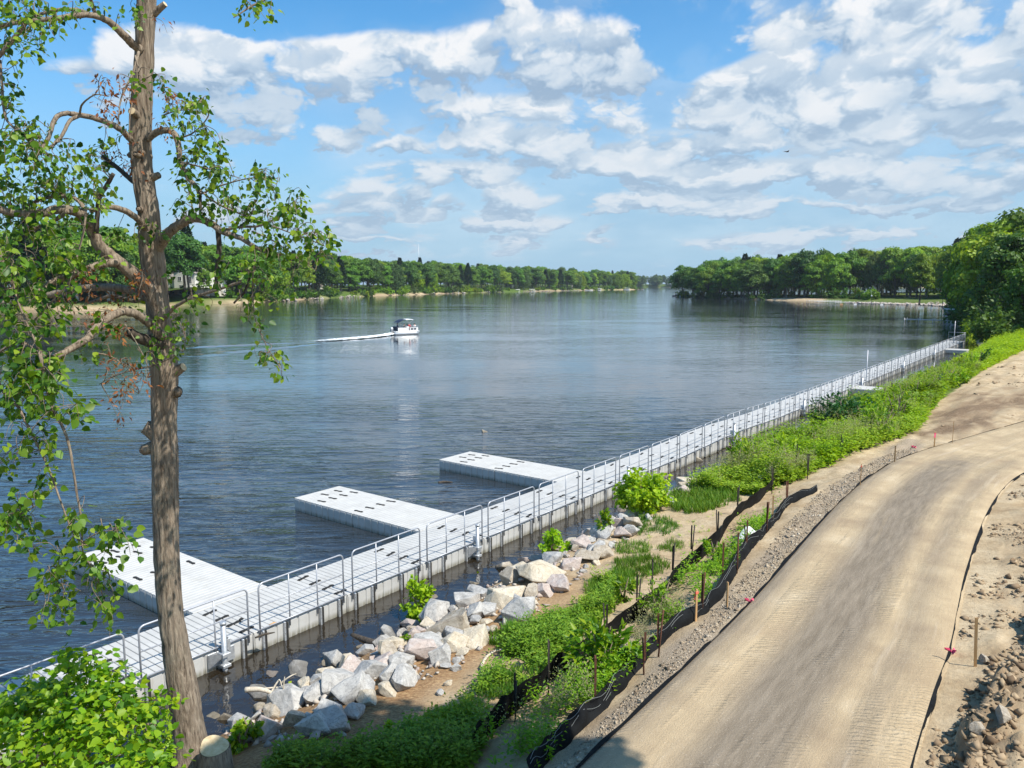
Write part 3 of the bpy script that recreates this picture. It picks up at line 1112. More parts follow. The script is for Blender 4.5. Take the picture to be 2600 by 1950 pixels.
def tree_protos():
    spec = []
    for i in range(4):
        spec.append(('oak%d' % i, crown_round(8500, 6.2 + .6 * (i % 2), 8.8, 8.9, 70, .66, seed=100 + i), ['leaf_dark', 'leaf_mid', 'leaf_mid', 'leaf_dark'][i]))
    for i in range(3):
        spec.append(('maple%d' % i, crown_round(8500, 5.6 + .5 * i, 8.4, 9.4, 62, .64, seed=120 + i), ['leaf_light', 'leaf_mid', 'leaf_light'][i]))
    for i in range(2):
        spec.append(('willow%d' % i, crown_willow(8500, 6.2, 7.6, 9.6, 60, .58, seed=140 + i), ['leaf_grey', 'leaf_light'][i]))
    spec.append(('pine0', crown_pine(3800, 20, 3.4, .7, 160), 'leaf_pine'))
    for nm, (P, A, N, L), mt in spec:
        cm = leaf_mesh('crown', P, A, N, L, M[mt])
        if 'pine' in nm:
            tm = trunk_mesh('trunk', 22, .28, M['bark_far'], 0, 3)
        else:
            tm = trunk_mesh('trunk', 17, .34, M['bark_pale'] if nm in ('willow0', 'maple2') else M['bark_far'], 5, len(PROTO), .04 * (len(PROTO) % 3 - 1))
        PROTO[nm] = (tm, cm)


tree_protos()
DESC = {'oak': 'dense dark green round-headed tree', 'maple': 'bright green leafy tree with a tall crown', 'willow': 'soft grey-green tree with drooping foliage', 'pine': 'narrow dark pine with layered branches'}
NAMES = {'oak': 'oak_tree', 'maple': 'maple_tree', 'willow': 'willow_tree', 'pine': 'pine_tree'}


def tree(kind, x, y, z, h, w=1.0, label=None, group=None, rz=None):
    tm, cm = PROTO[kind]
    k = kind.rstrip('0123456789')
    base = 20.0 if k == 'pine' else 18.2
    o = empty(NAMES[k], (x, y, z), random.uniform(0, 6.28) if rz is None else rz, label, 'tree', group)
    s = h / base
    o.scale = (s * w, s * w, s)
    obj('trunk', tm, o)
    obj('crown', cm, o)
    return o


MIX = ['oak0', 'oak1', 'oak2', 'oak3', 'maple0', 'maple1', 'maple2', 'willow0', 'willow1', 'maple1', 'oak1', 'pine0']


SHORT = {'oak': 'dense dark green tree', 'maple': 'bright green leafy tree', 'willow': 'soft grey-green drooping tree', 'pine': 'narrow dark pine'}
ZONES = [(345, 'behind the linden foliage'), (560, 'around the cream house'), (780, 'right of the cream house'), (900, 'by the nearest boat lifts'), (1010, 'behind the pale bank patches'), (1110, 'left of the dead trunk'),
         (1210, 'around the dead trunk'), (1300, 'by the boat shed landing'), (9999, 'at the far bend')]
ZONES_R = [(1530, 'at the tip of the wooded point'), (1650, 'left of the far beach'), (1790, 'behind the far beach'), (1900, 'behind the boat ramp'), (2000, 'behind the parked car'), (9999, 'behind the right half of the lawn')]


def place_words(px, o, where):
    z = next(t for m, t in (ZONES if 'left' in where else ZONES_R) if px < m)
    return z, ('at the water' if o < 15 else 'in the second row' if o < 30 else 'deep in the wood')


def plant_shore(P, Nn, rows, spacing, where, zfun, skip=None, hmin=17, hmax=23, mixk=MIX, far=1.0):
    d = np.concatenate([[0], np.cumsum(np.linalg.norm(np.diff(P, axis=0), axis=1))])
    for off, jit in rows:
        t = random.uniform(0, 5)
        while t < d[-1]:
            x = np.interp(t, d, P[:, 0]); y = np.interp(t, d, P[:, 1])
            nx = np.interp(t, d, Nn[:, 0]); ny = np.interp(t, d, Nn[:, 1])
            o = off + random.uniform(-jit, jit)
            x, y = x + nx * o, y + ny * o
            z = zfun(x, y, o)
            px, py = project((x, y, z))
            step = spacing(y) * random.uniform(.75, 1.3)
            t += step
            if skip and skip(float(px), o, y):
                continue
            k = random.choice(mixk)
            h = random.uniform(hmin, hmax) * (1.0 if o < 30 else 1.05)
            if k.startswith('pine'):
                h *= 1.05
            key = k.rstrip('0123456789')
            side, deep = place_words(float(px), o, where)
            tree(k, x, y, z - .2, h, random.uniform(.85, 1.2), SHORT[key] + ' ' + deep + ', ' + side, key + 's ' + deep + ', ' + side)


def off_z(o):
    return float(np.interp(o, [a for a, b in OFF], [b for a, b in OFF]))


HOUSE_Y = 305.0


def skip_left(px, o, y):
    if y > 900 and o > 40:
        return True
    if 345 < px < 505 and o < 46:
        return True
    if px < -260:
        return True
    return 20 < px < 345 and o < 8
plant_shore(LEFT_P, LEFT_N, [(10, 3), (21, 4), (38, 6), (62, 8)], lambda y: 8.5 + y * .0065, 'in the wood along the far left bank', lambda x, y, o: off_z(o), skip_left)

# the wood at the head of the reach: too far to count
def far_wood():
    d = np.linspace(0, len(FAR_P) - 1, 330)
    Ps, As, Ns, Ls = [], [], [], []
    base = PROTO['oak0'][1]
    for q in d:
        i = int(q)
        for o in (10, 30, 60):
            x, y = FAR_P[i] + FAR_N[i] * (o + RNG.uniform(-8, 8)) + RNG.normal(size=2) * 6
            h = RNG.uniform(16, 23)
            P, A, N, L = crown_round(170, 8, h * .5, h * .45 + off_z(o), 18, 3.0, seed=int(RNG.integers(1e6)))
            P[:, 0] += x; P[:, 1] += y
            Ps.append(P); As.append(A); Ns.append(N); Ls.append(L)
    me = leaf_mesh('far_wood', np.concatenate(Ps), np.concatenate(As), np.concatenate(Ns), np.concatenate(Ls), M['leaf_dark'])
    tag(obj('far_wood', me), 'dark distant wood closing the river at the horizon', 'wood', kind='stuff')


far_wood()

# right far shore: the wooded point, the landing and the lawn
RPT = [at(x, y, 0) for x, y in [(2075, 672), (2038, 661), (1930, 657.5), (1830, 654), (1750, 651), (1650, 648), (1560, 645), (1500, 643), (1458, 641)]]
RP = spline([(p.x, p.y) for p in RPT], 8)
RT = unit(np.gradient(RP, axis=0))
RN = np.stack([RT[:, 1], -RT[:, 0]], -1)


def rz_of(x, y, o):
    return gz(x, y)


def row_min(px):
    return float(np.interp(px, [1450, 1640, 1655, 1820, 1840, 2060], [2.5, 2.5, 13, 15, 30, 34]))
plant_shore(RP, RN, [(4, 2), (12, 3)], lambda y: 6.5, 'on the wooded point across the bay', rz_of, lambda px, o, y: o < row_min(px) or px > 1700, 15, 20,
            ['oak0', 'oak3', 'oak1', 'maple1', 'oak2', 'willow1'])
plant_shore(RP, RN, [(18, 3), (26, 4), (38, 5), (55, 8), (80, 10)], lambda y: 8, 'in the wood behind the far landing', rz_of, lambda px, o, y: o < row_min(px), 18, 23,
            ['oak0', 'maple0', 'maple1', 'maple2', 'willow1', 'willow0', 'oak1', 'oak2', 'maple2', 'pine0'])
# single trees that can be picked out there
p = at(1665, 642, .8); tree('willow1', p.x, p.y, .6, 15.5, .55, 'slim pale-trunked tree standing alone on the sandy tip of the far beach')
p = at(1986, 654, 1.6); tree('maple0', p.x, p.y, 1.4, 17, .75, 'single trimmed tree with bare trunk on the mown lawn above the riprap')

# the near bank upstream of the walkway: big trees leaning over the water
NEAR = [  # s, distance behind water line, height, kind, width
    (124, 13, 17.0, 'maple1', 1.0), (134, 5, 14, 'oak3', 1.0), (143, 12, 19, 'maple2', 1.05), (152, 4.5, 16, 'maple2', 1.1), (161, 11, 21, 'maple1', 1.1), (171, 4, 17, 'willow1', 1.1),
    (182, 10, 21, 'maple2', 1.1), (192, 4, 18, 'maple0', 1.1), (205, 10, 22, 'maple2', 1.1), (216, 4, 18, 'oak2', 1.1), (229, 9, 22, 'maple1', 1.1), (242, 4, 19, 'oak1', 1.1), (255, 10, 22, 'willow1', 1.1),
    (268, 5, 18, 'oak3', 1.0), (282, 11, 22, 'maple2', 1.1), (130, 22, 22, 'maple1', 1.2), (150, 24, 23, 'maple0', 1.2), (172, 22, 23, 'oak2', 1.2), (196, 24, 24, 'maple2', 1.2), (222, 24, 24, 'willow1', 1.2),
    (250, 26, 24, 'maple0', 1.2), (280, 28, 24, 'maple1', 1.2), (306, 30, 24, 'maple2', 1.2), (118, 24, 17, 'oak1', 1.1), (298, 16, 20, 'oak1', 1.0)]
for i, (s, o, h, k, w) in enumerate(NEAR):
    n = float(kn(W_K, s)) + o
    x, y = xy(s, n)
    key = k.rstrip('0123456789')
    pos = ('just past the walkway' if s < 150 else 'past the shaded boats' if s < 215 else 'towards the lawn') + (', at the water' if o < 7 else ', set back')
    tree(k, x, y, gz(x, y) - .2, h, w, SHORT[key] + ' on the near bank ' + pos, key + 's on the near bank ' + pos)


# denser crowns for the nearest of them
def near_crown(s, o, h, m, size, n, label):
    nn = float(kn(W_K, s)) + o
    x, y = xy(s, nn)
    z = gz(x, y)
    r = h * .33
    P, A, N, L = crown_round(n, r, h * .44, h * .54, 90, size, seed=int(s * 7))
    P = P + np.stack([.9 * fbm(P[:, 2] * .5, P[:, 0] * .5, 3), .9 * fbm(P[:, 2] * .5, P[:, 1] * .5, 5), .7 * fbm(P[:, 0] * .5, P[:, 1] * .5, 7)], -1)
    t = empty('oak_tree', (x, y, z - .2), 0, label, 'tree')
    obj('trunk', trunk_mesh('trunk', h * .9, .38, M['bark_dark'], 6, int(s)), t)
    obj('crown', leaf_mesh('crown', P, A, N, L, M[m]), t)


near_crown(112, 16.0, 15.0, 'leaf_dark', .42, 15000, 'big deep green tree at the right edge, nearest of the trees on the near bank')
near_crown(122, 6.0, 9, 'leaf_mid', .36, 11000, 'low tree hanging over the water just past the end of the walkway')
near_crown(104, 20, 14, 'leaf_mid', .40, 12000, 'green tree rising behind the weeds at the right edge, beyond the bare soil')

# ================================================================== the floating walkway
RZ = math.pi / 2 - AZ
N0 = -14.93
DW, DL, ZT = 1.96, 2.6, .45


def float_section(length, width):
    """moulded float: ribbed deck, sides with upright grooves"""
    mb = MB()

    def wall(p, q):
        """outline points from p to q with narrow grooves"""
        p, q = Vector(p), Vector(q)
        L = (q - p).length
        d = (q - p) / L
        nrm = Vector((-d.y, d.x))          # inwards (outline runs anticlockwise)
        k = max(1, round(L / .30))
        pts = []
        for i in range(k):
            a, b = L * i / k, L * (i + 1) / k
            pts += [p + d * (a + .012) + nrm * .022, p + d * (a + .030), p + d * (b - .030), p + d * (b - .012) + nrm * .022]
        return pts
    x0, x1, y0, y1 = .006, length - .006, -width / 2, width / 2
    out = wall((x0, y0), (x1, y0)) + wall((x1, y0), (x1, y1)) + wall((x1, y1), (x0, y1)) + wall((x0, y1), (x0, y0))
    n = len(out)
    c = Vector((length / 2, 0))
    rings = []
    for z, k in ((-.10, .985), (.02, .995), (.385, 1.0), (.418, .992)):
        rings.append([(c.x + (p.x - c.x) * k, c.y + (p.y - c.y) * k, z) for p in out])
    vs = [v for r in rings for v in r]
    fs = []
    for r in range(len(rings) - 1):
        for i in range(n):
            j = (i + 1) % n
            fs.append((r * n + i, r * n + j, (r + 1) * n + j, (r + 1) * n + i))
    fs.append(tuple(range((len(rings) - 1) * n, len(rings) * n)))
    mb.raw(vs, fs)
    k = round(length / .1525)
    for i in range(k):
        a, b = x0 + (x1 - x0) * i / k, x0 + (x1 - x0) * (i + 1) / k
        mb.cbox(a + .006, b - .006, y0 + .012, y1 - .012, .405, ZT, .010)
    return mb.mesh('deck_section', M['dock'])


def coupler_mesh():
    pts = []
    for s in (1, -1):
        for a, r in ((-70, .075), (-35, .085), (0, .088), (35, .085), (70, .075), (105, .06)):
            w = math.radians(a)
            pts.append((s * (.105 + r * math.cos(w)), s * (.018 + r * .72 * math.sin(w))))
        pts.append((s * .03, s * .035))
    mb = MB()
    mb.prism(pts, .435, ZT + .014)
    mb.tube([(.11, .02, ZT + .01), (.11, .02, ZT + .022)], .03, 8)
    mb.tube([(-.11, -.02, ZT + .01), (-.11, -.02, ZT + .022)], .03, 8)
    return mb.mesh('coupler', M['rubber'])


def bracket_mesh():
    """upright channel on the side of a float, a galvanised bar beside a rubber strip"""
    mb = MB()
    mb.cbox(-.055, -.012, -.055, .01, -.02, .43, .008, 0)
    mb.cbox(-.008, .050, -.050, .01, -.06, .415, .008, 1)
    mb.tube([(-.034, -.06, .33), (-.034, -.066, .33)], .014, 6, 0)
    mb.tube([(-.034, -.06, .18), (-.034, -.066, .18)], .014, 6, 0)
    return mb.mesh('bracket', [M['galv'], M['rubber']])


DECK = float_section(DL, DW)
COUP = coupler_mesh()
BRK = bracket_mesh()


def rail_meshes():
    a, b, r = .14, DL - .14, .12
    y = -DW / 2 - .035
    zt = ZT + 1.06
    top = [(a, y, .30)] + [(a + r * (1 - math.cos(t)), y, zt - r + r * math.sin(t)) for t in np.linspace(0, math.pi / 2, 6)]
    top += [(b - r * (1 - math.cos(t)), y, zt - r + r * math.sin(t)) for t in np.linspace(math.pi / 2, 0, 6)] + [(b, y, .30)]
    return (MB().tube(top, .0195, 8).mesh('top_rail', M['alu']),
            MB().tube([(a, y, ZT + .56), (b, y, ZT + .56)], .0145, 8).mesh('mid_rail', M['alu']),
            MB().tube([(a - .05, y - .005, ZT + .035), (b + .05, y - .005, ZT + .035)], .016, 8).mesh('bottom_rail', M['alu']),
            MB().tube([(0, y, .30), (0, y, zt)], .016, 8).mesh('post', M['alu']))


RAIL = rail_meshes()
walk = empty('floating_walkway', (*xy(0, N0), 0), RZ, 'long white floating walkway with metal railing running beside the stone bank', 'dock')


def hump(s):
    return .16 * max(0.0, 1 - abs(s - 36.5) / 6.0)


SEAM0 = 11.7
for k in range(-5, 40):
    x0 = SEAM0 + k * DL
    z0, z1 = hump(x0), hump(x0 + DL)
    sec = obj('deck_section', DECK, walk)
    sec.location = (x0, 0, z0)
    sec.rotation_euler = (random.uniform(-.004, .004), -math.atan2(z1 - z0, DL), random.uniform(-.004, .004))
    for y in (-.72, -.24, .24, .72):
        c = obj('coupler', COUP, sec)
        c.location = (0, y + random.uniform(-.02, .02), 0)
        c.rotation_euler = (0, 0, math.pi / 2 * 0 + random.uniform(-.12, .12))
    for bx in (.25, .80, DL - .80, DL - .25):
        b = obj('bracket', BRK, sec)
        b.location = (bx, -DW / 2, 0)
    rl = obj('railing', RAIL[0], walk)
    rl.location = sec.location
    rl.rotation_euler = sec.rotation_euler
    obj('mid_rail', RAIL[1], rl)
    obj('bottom_rail', RAIL[2], rl)
    for px_ in (.14 + (DL - .28) / 3, .14 + (DL - .28) * 2 / 3):
        q = obj('post', RAIL[3], rl)
        q.location = (px_, 0, 0)

# anchor brackets with their pipes on the land side
ab = MB()
ab.tube([(0, -DW / 2 - .16, -1.2), (0, -DW / 2 - .16, .98)], .055, 10)
ab.cbox(-.30, .30, -DW / 2 - .05, -DW / 2 - .02, .10, .40, .01)
ab.cbox(-.09, .09, -DW / 2 - .25, -DW / 2 - .04, .30, .38, .01)
ab.cbox(-.09, .09, -DW / 2 - .25, -DW / 2 - .04, .08, .14, .01)
ab.raw([(-.30, -DW / 2 - .06, .40), (-.08, -DW / 2 - .2, .38), (-.08, -DW / 2 - .2, .30), (-.30, -DW / 2 - .06, .10)], [(0, 1, 2, 3), (3, 2, 1, 0)])
ab.cbox(.10, .17, -DW / 2 - .12, -DW / 2 + .10, .38, .62, .01)
ab.tube([(0, -DW / 2 - .16, .98), (0, -DW / 2 - .16, 1.04)], .065, 10)
ab.tube([(.12, -DW / 2 - .10, .62), (.02, -DW / 2 - .14, .78)], .02, 6)
AB = ab.mesh('anchor_bracket', M['galv'])
for s in (8.3, 16.4, 25.3, 35.9, 47, 61, 76, 92):
    b = obj('anchor_bracket', AB, walk)
    b.location = (s, 0, hump(s))
# end gate and mooring poles
gate = MB()
ye = 113.1 + DL + .04
gate.tube([(ye, -DW / 2, .3), (ye, -DW / 2, ZT + 1.1), (ye, DW / 2, ZT + 1.1), (ye, DW / 2, .3)], .026, 8)
gate.tube([(ye, -DW / 2, ZT + .55), (ye, DW / 2, ZT + .55)], .02, 8)
gate.build('end_railing', M['alu'], walk)
for s, h, y in ((61.2, 3.0, -1.35), (112, 3.2, -.2)):
    pl = MB().tube([(s, y, -1.5), (s, y, h)], .035, 8).build('mooring_pole', M['alu'], walk)


def platform(name, s0, s1, y0, y1, label, along='y', parts=2, cat='dock'):
    """dock of the same floats reaching from the walkway; local frame of the walkway"""
    t = empty(name, (*xy(0, N0), 0), RZ, label, cat)
    w = s1 - s0
    L = (y1 - y0) / parts
    me = float_section(L, w)
    for i in range(parts):
        o = obj('deck_section', me, t)
        o.location = ((s0 + s1) / 2, y0 + i * L, 0)
        o.rotation_euler = (0, 0, math.pi / 2)
        for q in (-.36, -.12, .12, .36):
            if i > 0:
                c = obj('coupler', COUP, o)
                c.location = (0, q * w, 0)
                c.rotation_euler = (0, 0, random.uniform(-.15, .15))
    return t


ye = DW / 2 + .012
for (a, b, txt) in ((8.85, 10.85, 'white finger dock behind the tree trunk, nearest of the three finger docks'),
                    (16.2, 18.23, 'middle white finger dock of the three, reaching out from the walkway'),
                    (23.65, 25.7, 'farthest white finger dock of the three, with a stone under its inner end')):
    t = platform('finger_dock', a, b, ye, ye + 6.1, txt)
    # joint fittings across the outer end
    last = [c for c in t.children][-1]
    for q in (-.36, -.12, .12, .36):
        c = obj('coupler', COUP, last)
        c.location = (1.9, q * 2.0, 0)
    for q in (-.25, .05):
        c = obj('coupler', COUP, last)
        c.location = (2.5, q * 2.0, 0)
platform('side_platform', 58.2, 60.2, -DW / 2 - 2.3, -DW / 2 - .012, 'short white side float on the land side of the walkway, halfway along', parts=1)
platform('side_platform', 99.5, 101.5, -DW / 2 - 2.2, -DW / 2 - .012, 'small white side float near the far end of the walkway', parts=1)

# ================================================================== stones of the bank
def rock_mesh(seed, detail=True, flat=.7):
    rng = np.random.default_rng(seed)
    n = 15 if detail else 10
    P = unit(rng.normal(size=(n, 3))) * rng.uniform(.82, 1.05, (n, 1)) * np.array([1.0, rng.uniform(.65, .95), rng.uniform(.5, .8) * flat / .7])
    bm = bmesh.new()
    for p in P:
        bm.verts.new(p)
    r = bmesh.ops.convex_hull(bm, input=bm.verts)
    bmesh.ops.delete(bm, geom=[v for v in bm.verts if not v.link_faces], context='VERTS')
    if detail:
        bmesh.ops.dissolve_limit(bm, angle_limit=.30, verts=bm.verts, edges=bm.edges)
        bmesh.ops.bevel(bm, geom=list(bm.edges), offset=.05, segments=2, profile=.6, affect='EDGES', clamp_overlap=True)
        bmesh.ops.triangulate(bm, faces=bm.faces)
        bmesh.ops.subdivide_edges(bm, edges=[e for e in bm.edges if e.calc_length() > .3], cuts=2, use_grid_fill=True)
        bmesh.ops.triangulate(bm, faces=bm.faces)
        bm.normal_update()
        for v in bm.verts:
            q = v.co
            d = float(fbm(q.x * 2.2 + seed, q.y * 2.2 + q.z * 1.7, seed, 3)) * .07
            v.co = q + v.normal * d
    else:
        bmesh.ops.bevel(bm, geom=list(bm.edges), offset=.05, segments=1, affect='EDGES', clamp_overlap=True)
        bmesh.ops.triangulate(bm, faces=bm.faces)
    me = bpy.data.meshes.new('rock')
    bm.to_mesh(me)
    bm.free()
    return me


ROCK_BIG = {}
for m in ('rock_grey', 'rock_pink', 'rock_cream', 'rock_tan', 'rock_dark'):
    ROCK_BIG[m] = []
    for k in range(5):
        me = rock_mesh(200 + k + 10 * len(ROCK_BIG))
        me.materials.append(M[m])
        ROCK_BIG[m].append(me)
ROCK_SMALL = {}
for m in ('rock_grey', 'rock_pink', 'rock_cream', 'rock_tan', 'rock_dark'):
    ROCK_SMALL[m] = []
    for k in range(6):
        me = rock_mesh(400 + k + 10 * len(ROCK_SMALL), False)
        me.materials.append(M[m])
        ROCK_SMALL[m].append(me)


def rock(x, y, z, size, m, big=True, label=None, group=None, rz=None, sq=(1, 1, 1), tilt=.35, cat='rock'):
    me = random.choice((ROCK_BIG if big else ROCK_SMALL)[m])
    o = obj('rock', me)
    o.location = (x, y, z)
    o.rotation_euler = (random.uniform(-tilt, tilt), random.uniform(-tilt, tilt), random.uniform(0, 6.28) if rz is None else rz)
    o.scale = (size * sq[0], size * sq[1], size * sq[2])
    return tag(o, label, cat, group)


TAKEN = []
G, K_, R_, T_, D_ = 'rock_grey', 'rock_cream', 'rock_pink', 'rock_tan', 'rock_dark'
BIG = [  # photo centre, photo width, material, label
    (482, 1538, 58, K_, 'pale rounded boulder sitting just right of the tree trunk at the water'),
    (520, 1562, 58, G, 'low grey-white stone between the trunk and the pinkish slab'),
    (575, 1572, 80, R_, 'pinkish slab rock standing over the leafy plants right of the stump'),
    (625, 1520, 96, G, 'long smooth grey boulder under the driftwood branch'),
    (660, 1480, 56, K_, 'cream wedge-shaped rock beside the driftwood branch'),
    (640, 1560, 62, T_, 'brown-grey broken rock with a dark hollow, below the smooth grey boulder'),
    (735, 1478, 100, G, 'large pale grey block at the middle of the near heap'),
    (690, 1500, 70, G, 'grey leaning slab left of the large pale grey block'),
    (785, 1490, 62, G, 'grey tilted plate right of the large pale grey block'),
    (712, 1540, 92, G, 'grey boulder with a rusty lower corner at the edge of the mulch'),
    (705, 1440, 48, K_, 'cream rock at the water edge behind the large pale grey block'),
    (752, 1428, 50, K_, 'tan pointed rock at the water next to the sunken log'),
    (800, 1450, 80, G, 'tall blue-grey rock with a sharp ridge in the near heap'),
    (850, 1395, 62, K_, 'whitish split rock at the water left of the leafy shoot'),
    (868, 1425, 66, G, 'light grey angular rock behind the blue-grey boulder'),
    (888, 1350, 52, R_, 'rounded cream and pink rock at the foot of the leafy shoot'),
    (925, 1395, 84, G, 'blue-grey boulder with a white face, below the big brown-shadowed one'),
    (972, 1352, 104, T_, 'big tan boulder with a dark broken underside'),
    (940, 1330, 70, G, 'grey flat boulder behind the big tan boulder'),
    (1030, 1322, 62, G, 'pale triangular rock beside the square boulder'),
    (1040, 1283, 62, G, 'grey rock with a dark split under the small shrub'),
    (1098, 1283, 84, K_, 'square cream boulder with pinkish stains in the middle heap'),
    (1162, 1238, 102, K_, 'largest pale boulder overhanging a dark gap at the water'),
    (1190, 1208, 52, G, 'white block behind the largest pale boulder'),
    (1112, 1375, 40, R_, 'pink pointed stone on the bare soil below the square boulder'),
    (1150, 1282, 46, T_, 'brown flat stone under the largest pale boulder'),
    (1000, 1270, 46, R_, 'reddish stone between the two shoots at the water'),
    (1225, 1180, 50, T_, 'tan boulder above the largest pale boulder'),
    (1256, 1172, 60, R_, 'broad pink-white rock in the upper heap'),
    (1302, 1152, 68, G, 'large white slab pointing to the soil, between the two shrubs'),
    (1290, 1188, 42, G, 'grey stone in front of the broad pink-white rock'),
    (1352, 1098, 60, R_, 'pink slab right of the big round shrub'),
    (1400, 1075, 44, R_, 'rose stone near the big round shrub'),
    (1440, 1045, 64, R_, 'wide light pink rock at the grass tuft'),
    (1485, 1040, 50, K_, 'cream rock at the start of the tall weeds'),
    (1335, 1130, 44, R_, 'reddish broken stone in the upper heap'),
    (1590, 990, 40, K_, 'pale stone at the water in front of the weeds'),
    (1622, 982, 44, T_, 'tan rock at the water edge below the weeds'),
    (1700, 938, 40, K_, 'cream stone on the shore by the moored side float'),
    (1742, 905, 44, D_, 'dark grey round stone beside the side float'),
    (1725, 925, 36, D_, 'black stone on the shore just below the side float'),
]
for (x, y, w, m, lab) in BIG:
    p = on(x, y + w * .12, .7)
    size = w * .5 * perpx(x, y, p.y)
    TAKEN.append((x, y, w * .42))
    rock(p.x, p.y, p.z + size * .20, size * 1.32, m, True, lab, sq=(1, random.uniform(.8, 1), random.uniform(.9, 1.15)))

STRIP = [(440, 1565), (560, 1500), (690, 1425), (800, 1372), (850, 1350), (960, 1285), (1045, 1240), (1130, 1185), (1210, 1140), (1300, 1080), (1400, 1040), (1500, 1005), (1640, 955), (1760, 890),
         (1772, 905), (1650, 975), (1580, 1020), (1500, 1060), (1420, 1110), (1330, 1190), (1250, 1250), (1170, 1320), (1090, 1390), (1010, 1430), (890, 1480), (800, 1530), (690, 1600), (560, 1620)]
cnt = 0
tries = 0
while cnt < 250 and tries < 20000:
    tries += 1
    x, y = random.uniform(440, 1770), random.uniform(890, 1620)
    if not bool(inpoly(x, y, STRIP)):
        continue
    if any((x - a) ** 2 + ((y - b) * 1.3) ** 2 < r * r * .55 for a, b, r in TAKEN):
        continue
    p = on(x, y, .6)
    dpx = 1 / perpx(x, y, p.y)
    # thin out nearer so that stones per area stay even
    if random.random() > min(1.0, (55 / dpx) ** 2 * 1.4):
        continue
    size = random.choice([.14, .17, .2, .25, .32, .40]) * random.uniform(.8, 1.2)
    rm_ = random.choice(ROCKS)
    lab = ('small' if size < .19 else 'middling' if size < .3 else 'fair-sized') + {'rock_grey': ' grey', 'rock_pink': ' pinkish', 'rock_cream': ' cream', 'rock_tan': ' tan'}[rm_] + ' stone '
    lab += next(t for m, t in ((620, 'right of the trunk foot'), (760, 'around the large pale grey block'), (880, 'by the nearest leafy shoot'), (1010, 'around the big tan boulder'), (1130, 'beside the square cream boulder'),
                               (1240, 'by the largest pale boulder'), (1340, 'around the large white slab'), (1440, 'under the big round shrub'), (9999, 'at the water in front of the tall weeds')) if x < m)
    lab += ', at the water' if bool(p.z < .5) else ', up the bank'
    rock(p.x, p.y, p.z + size * .25, size, rm_, size > .25, lab, lab)
    TAKEN.append((x, y, size * dpx * .8))
    cnt += 1
for (x, y, w, m, lab) in [(985, 1448, 34, G, 'white flat stone alone on the mulch below the heap'), (968, 1480, 26, K_, 'small white stone in front of the flat one on the mulch'),
                          (950, 1500, 24, G, 'white chip on the mulch nearest the weeds'), (740, 1588, 30, G, 'pair-sized grey stone on the mulch near the bottom edge'),
                          (1330, 1475, 26, K_, 'round white stone against the foot of the black fence'), (1235, 1555, 22, K_, 'white stone at the lower end of the fence'),
                          (2160, 1555, 62, T_, 'broken tan stone on the dug soil at the lower right'), (2110, 1575, 40, T_, 'flat tan stone left of the broken one on the dug soil'),
                          (2122, 1430, 36, T_, 'small clod-like stone by the stake on the right')]:
    p = on(x, y, 1.5)
    size = w * .5 * perpx(x, y, p.y)
    rock(p.x, p.y, p.z + size * .3, size, m, True, lab)

# stones along the water in front of the tall weeds
for i in range(46):
    s_ = 29 + 80 * (i / 46) ** 1.3 + random.uniform(-.6, .6)
    n_ = float(kn(W_K, s_)) + random.uniform(-.25, .8)
    x, y = xy(s_, n_)
    size = random.uniform(.22, .48)
    m_ = random.choice(['rock_tan', 'rock_cream', 'rock_dark', 'rock_grey'])
    lab = {'rock_tan': 'tan', 'rock_cream': 'cream', 'rock_dark': 'dark', 'rock_grey': 'grey'}[m_] + ' stone at the water below the weeds, ' + ('near the hump of the walkway' if s_ < 42 else 'before the side float' if s_ < 58 else 'beyond the side float' if s_ < 82 else 'near the walkway end')
    rock(x, y, gz(x, y) + size * .12, size, m_, size > .4, lab, lab)

# stones out in the water
p = at(1046, 933, 0); rock(p.x, p.y, .0, .22, K_, True, 'pale stone sticking out of the open water beyond the finger docks')
p = at(1492, 995, 0); rock(p.x + .3, p.y, .0, .32, K_, True, 'stone propping the walkway where it humps')
p = at(1165, 1045, 0); rock(p.x, p.y, -.02, .55, T_, True, 'brown stone under the inner end of the farthest finger dock', sq=(1.3, .8, .7))
p = at(900, 1150, 0); rock(p.x, p.y, -.05, .5, T_, True, 'brown stone awash at the inner end of the middle finger dock', sq=(1.2, .7, .7))


# small rubble, gravel and clods that nobody could count
def rubble(name, P, S, m, label, cat):
    """small broken stones: squashed octahedra with jitter"""
    k = len(P)
    base = np.array([(1, 0, 0), (0, 1, 0), (-1, 0, 0), (0, -1, 0), (0, 0, 1), (0, 0, -.7)], float)
    fc = np.array([(0, 1, 4), (1, 2, 4), (2, 3, 4), (3, 0, 4), (1, 0, 5), (2, 1, 5), (3, 2, 5), (0, 3, 5)])
    V = (base[None] + RNG.normal(size=(k, 6, 3)) * .30) * RNG.uniform(.55, 1.25, (k, 1, 3))
    a = RNG.uniform(0, 6.28, k)
    ca, sa = np.cos(a)[:, None], np.sin(a)[:, None]
    x, y = V[..., 0] * ca - V[..., 1] * sa, V[..., 0] * sa + V[..., 1] * ca
    V = np.stack([x, y, V[..., 2] * .65], -1) * S[:, None, None] + P[:, None, :]
    Fc = (fc[None] + (np.arange(k) * 6)[:, None, None]).reshape(-1, 3)
    o = obj(name, mesh_np(name, V.reshape(-1, 3), Fc, m))
    return tag(o, label, cat, kind='stuff')


def stone_mat(name, cols):
    m, nt, b = nmat(name, .9, spec=.2)
    g = nt.node('ShaderNodeNewGeometry')
    nt.put(b.inputs['Base Color'], nt.ramp(g.outputs['Random Per Island'], [(i / (len(cols) - 1), c) for i, c in enumerate(cols)]))
    return m


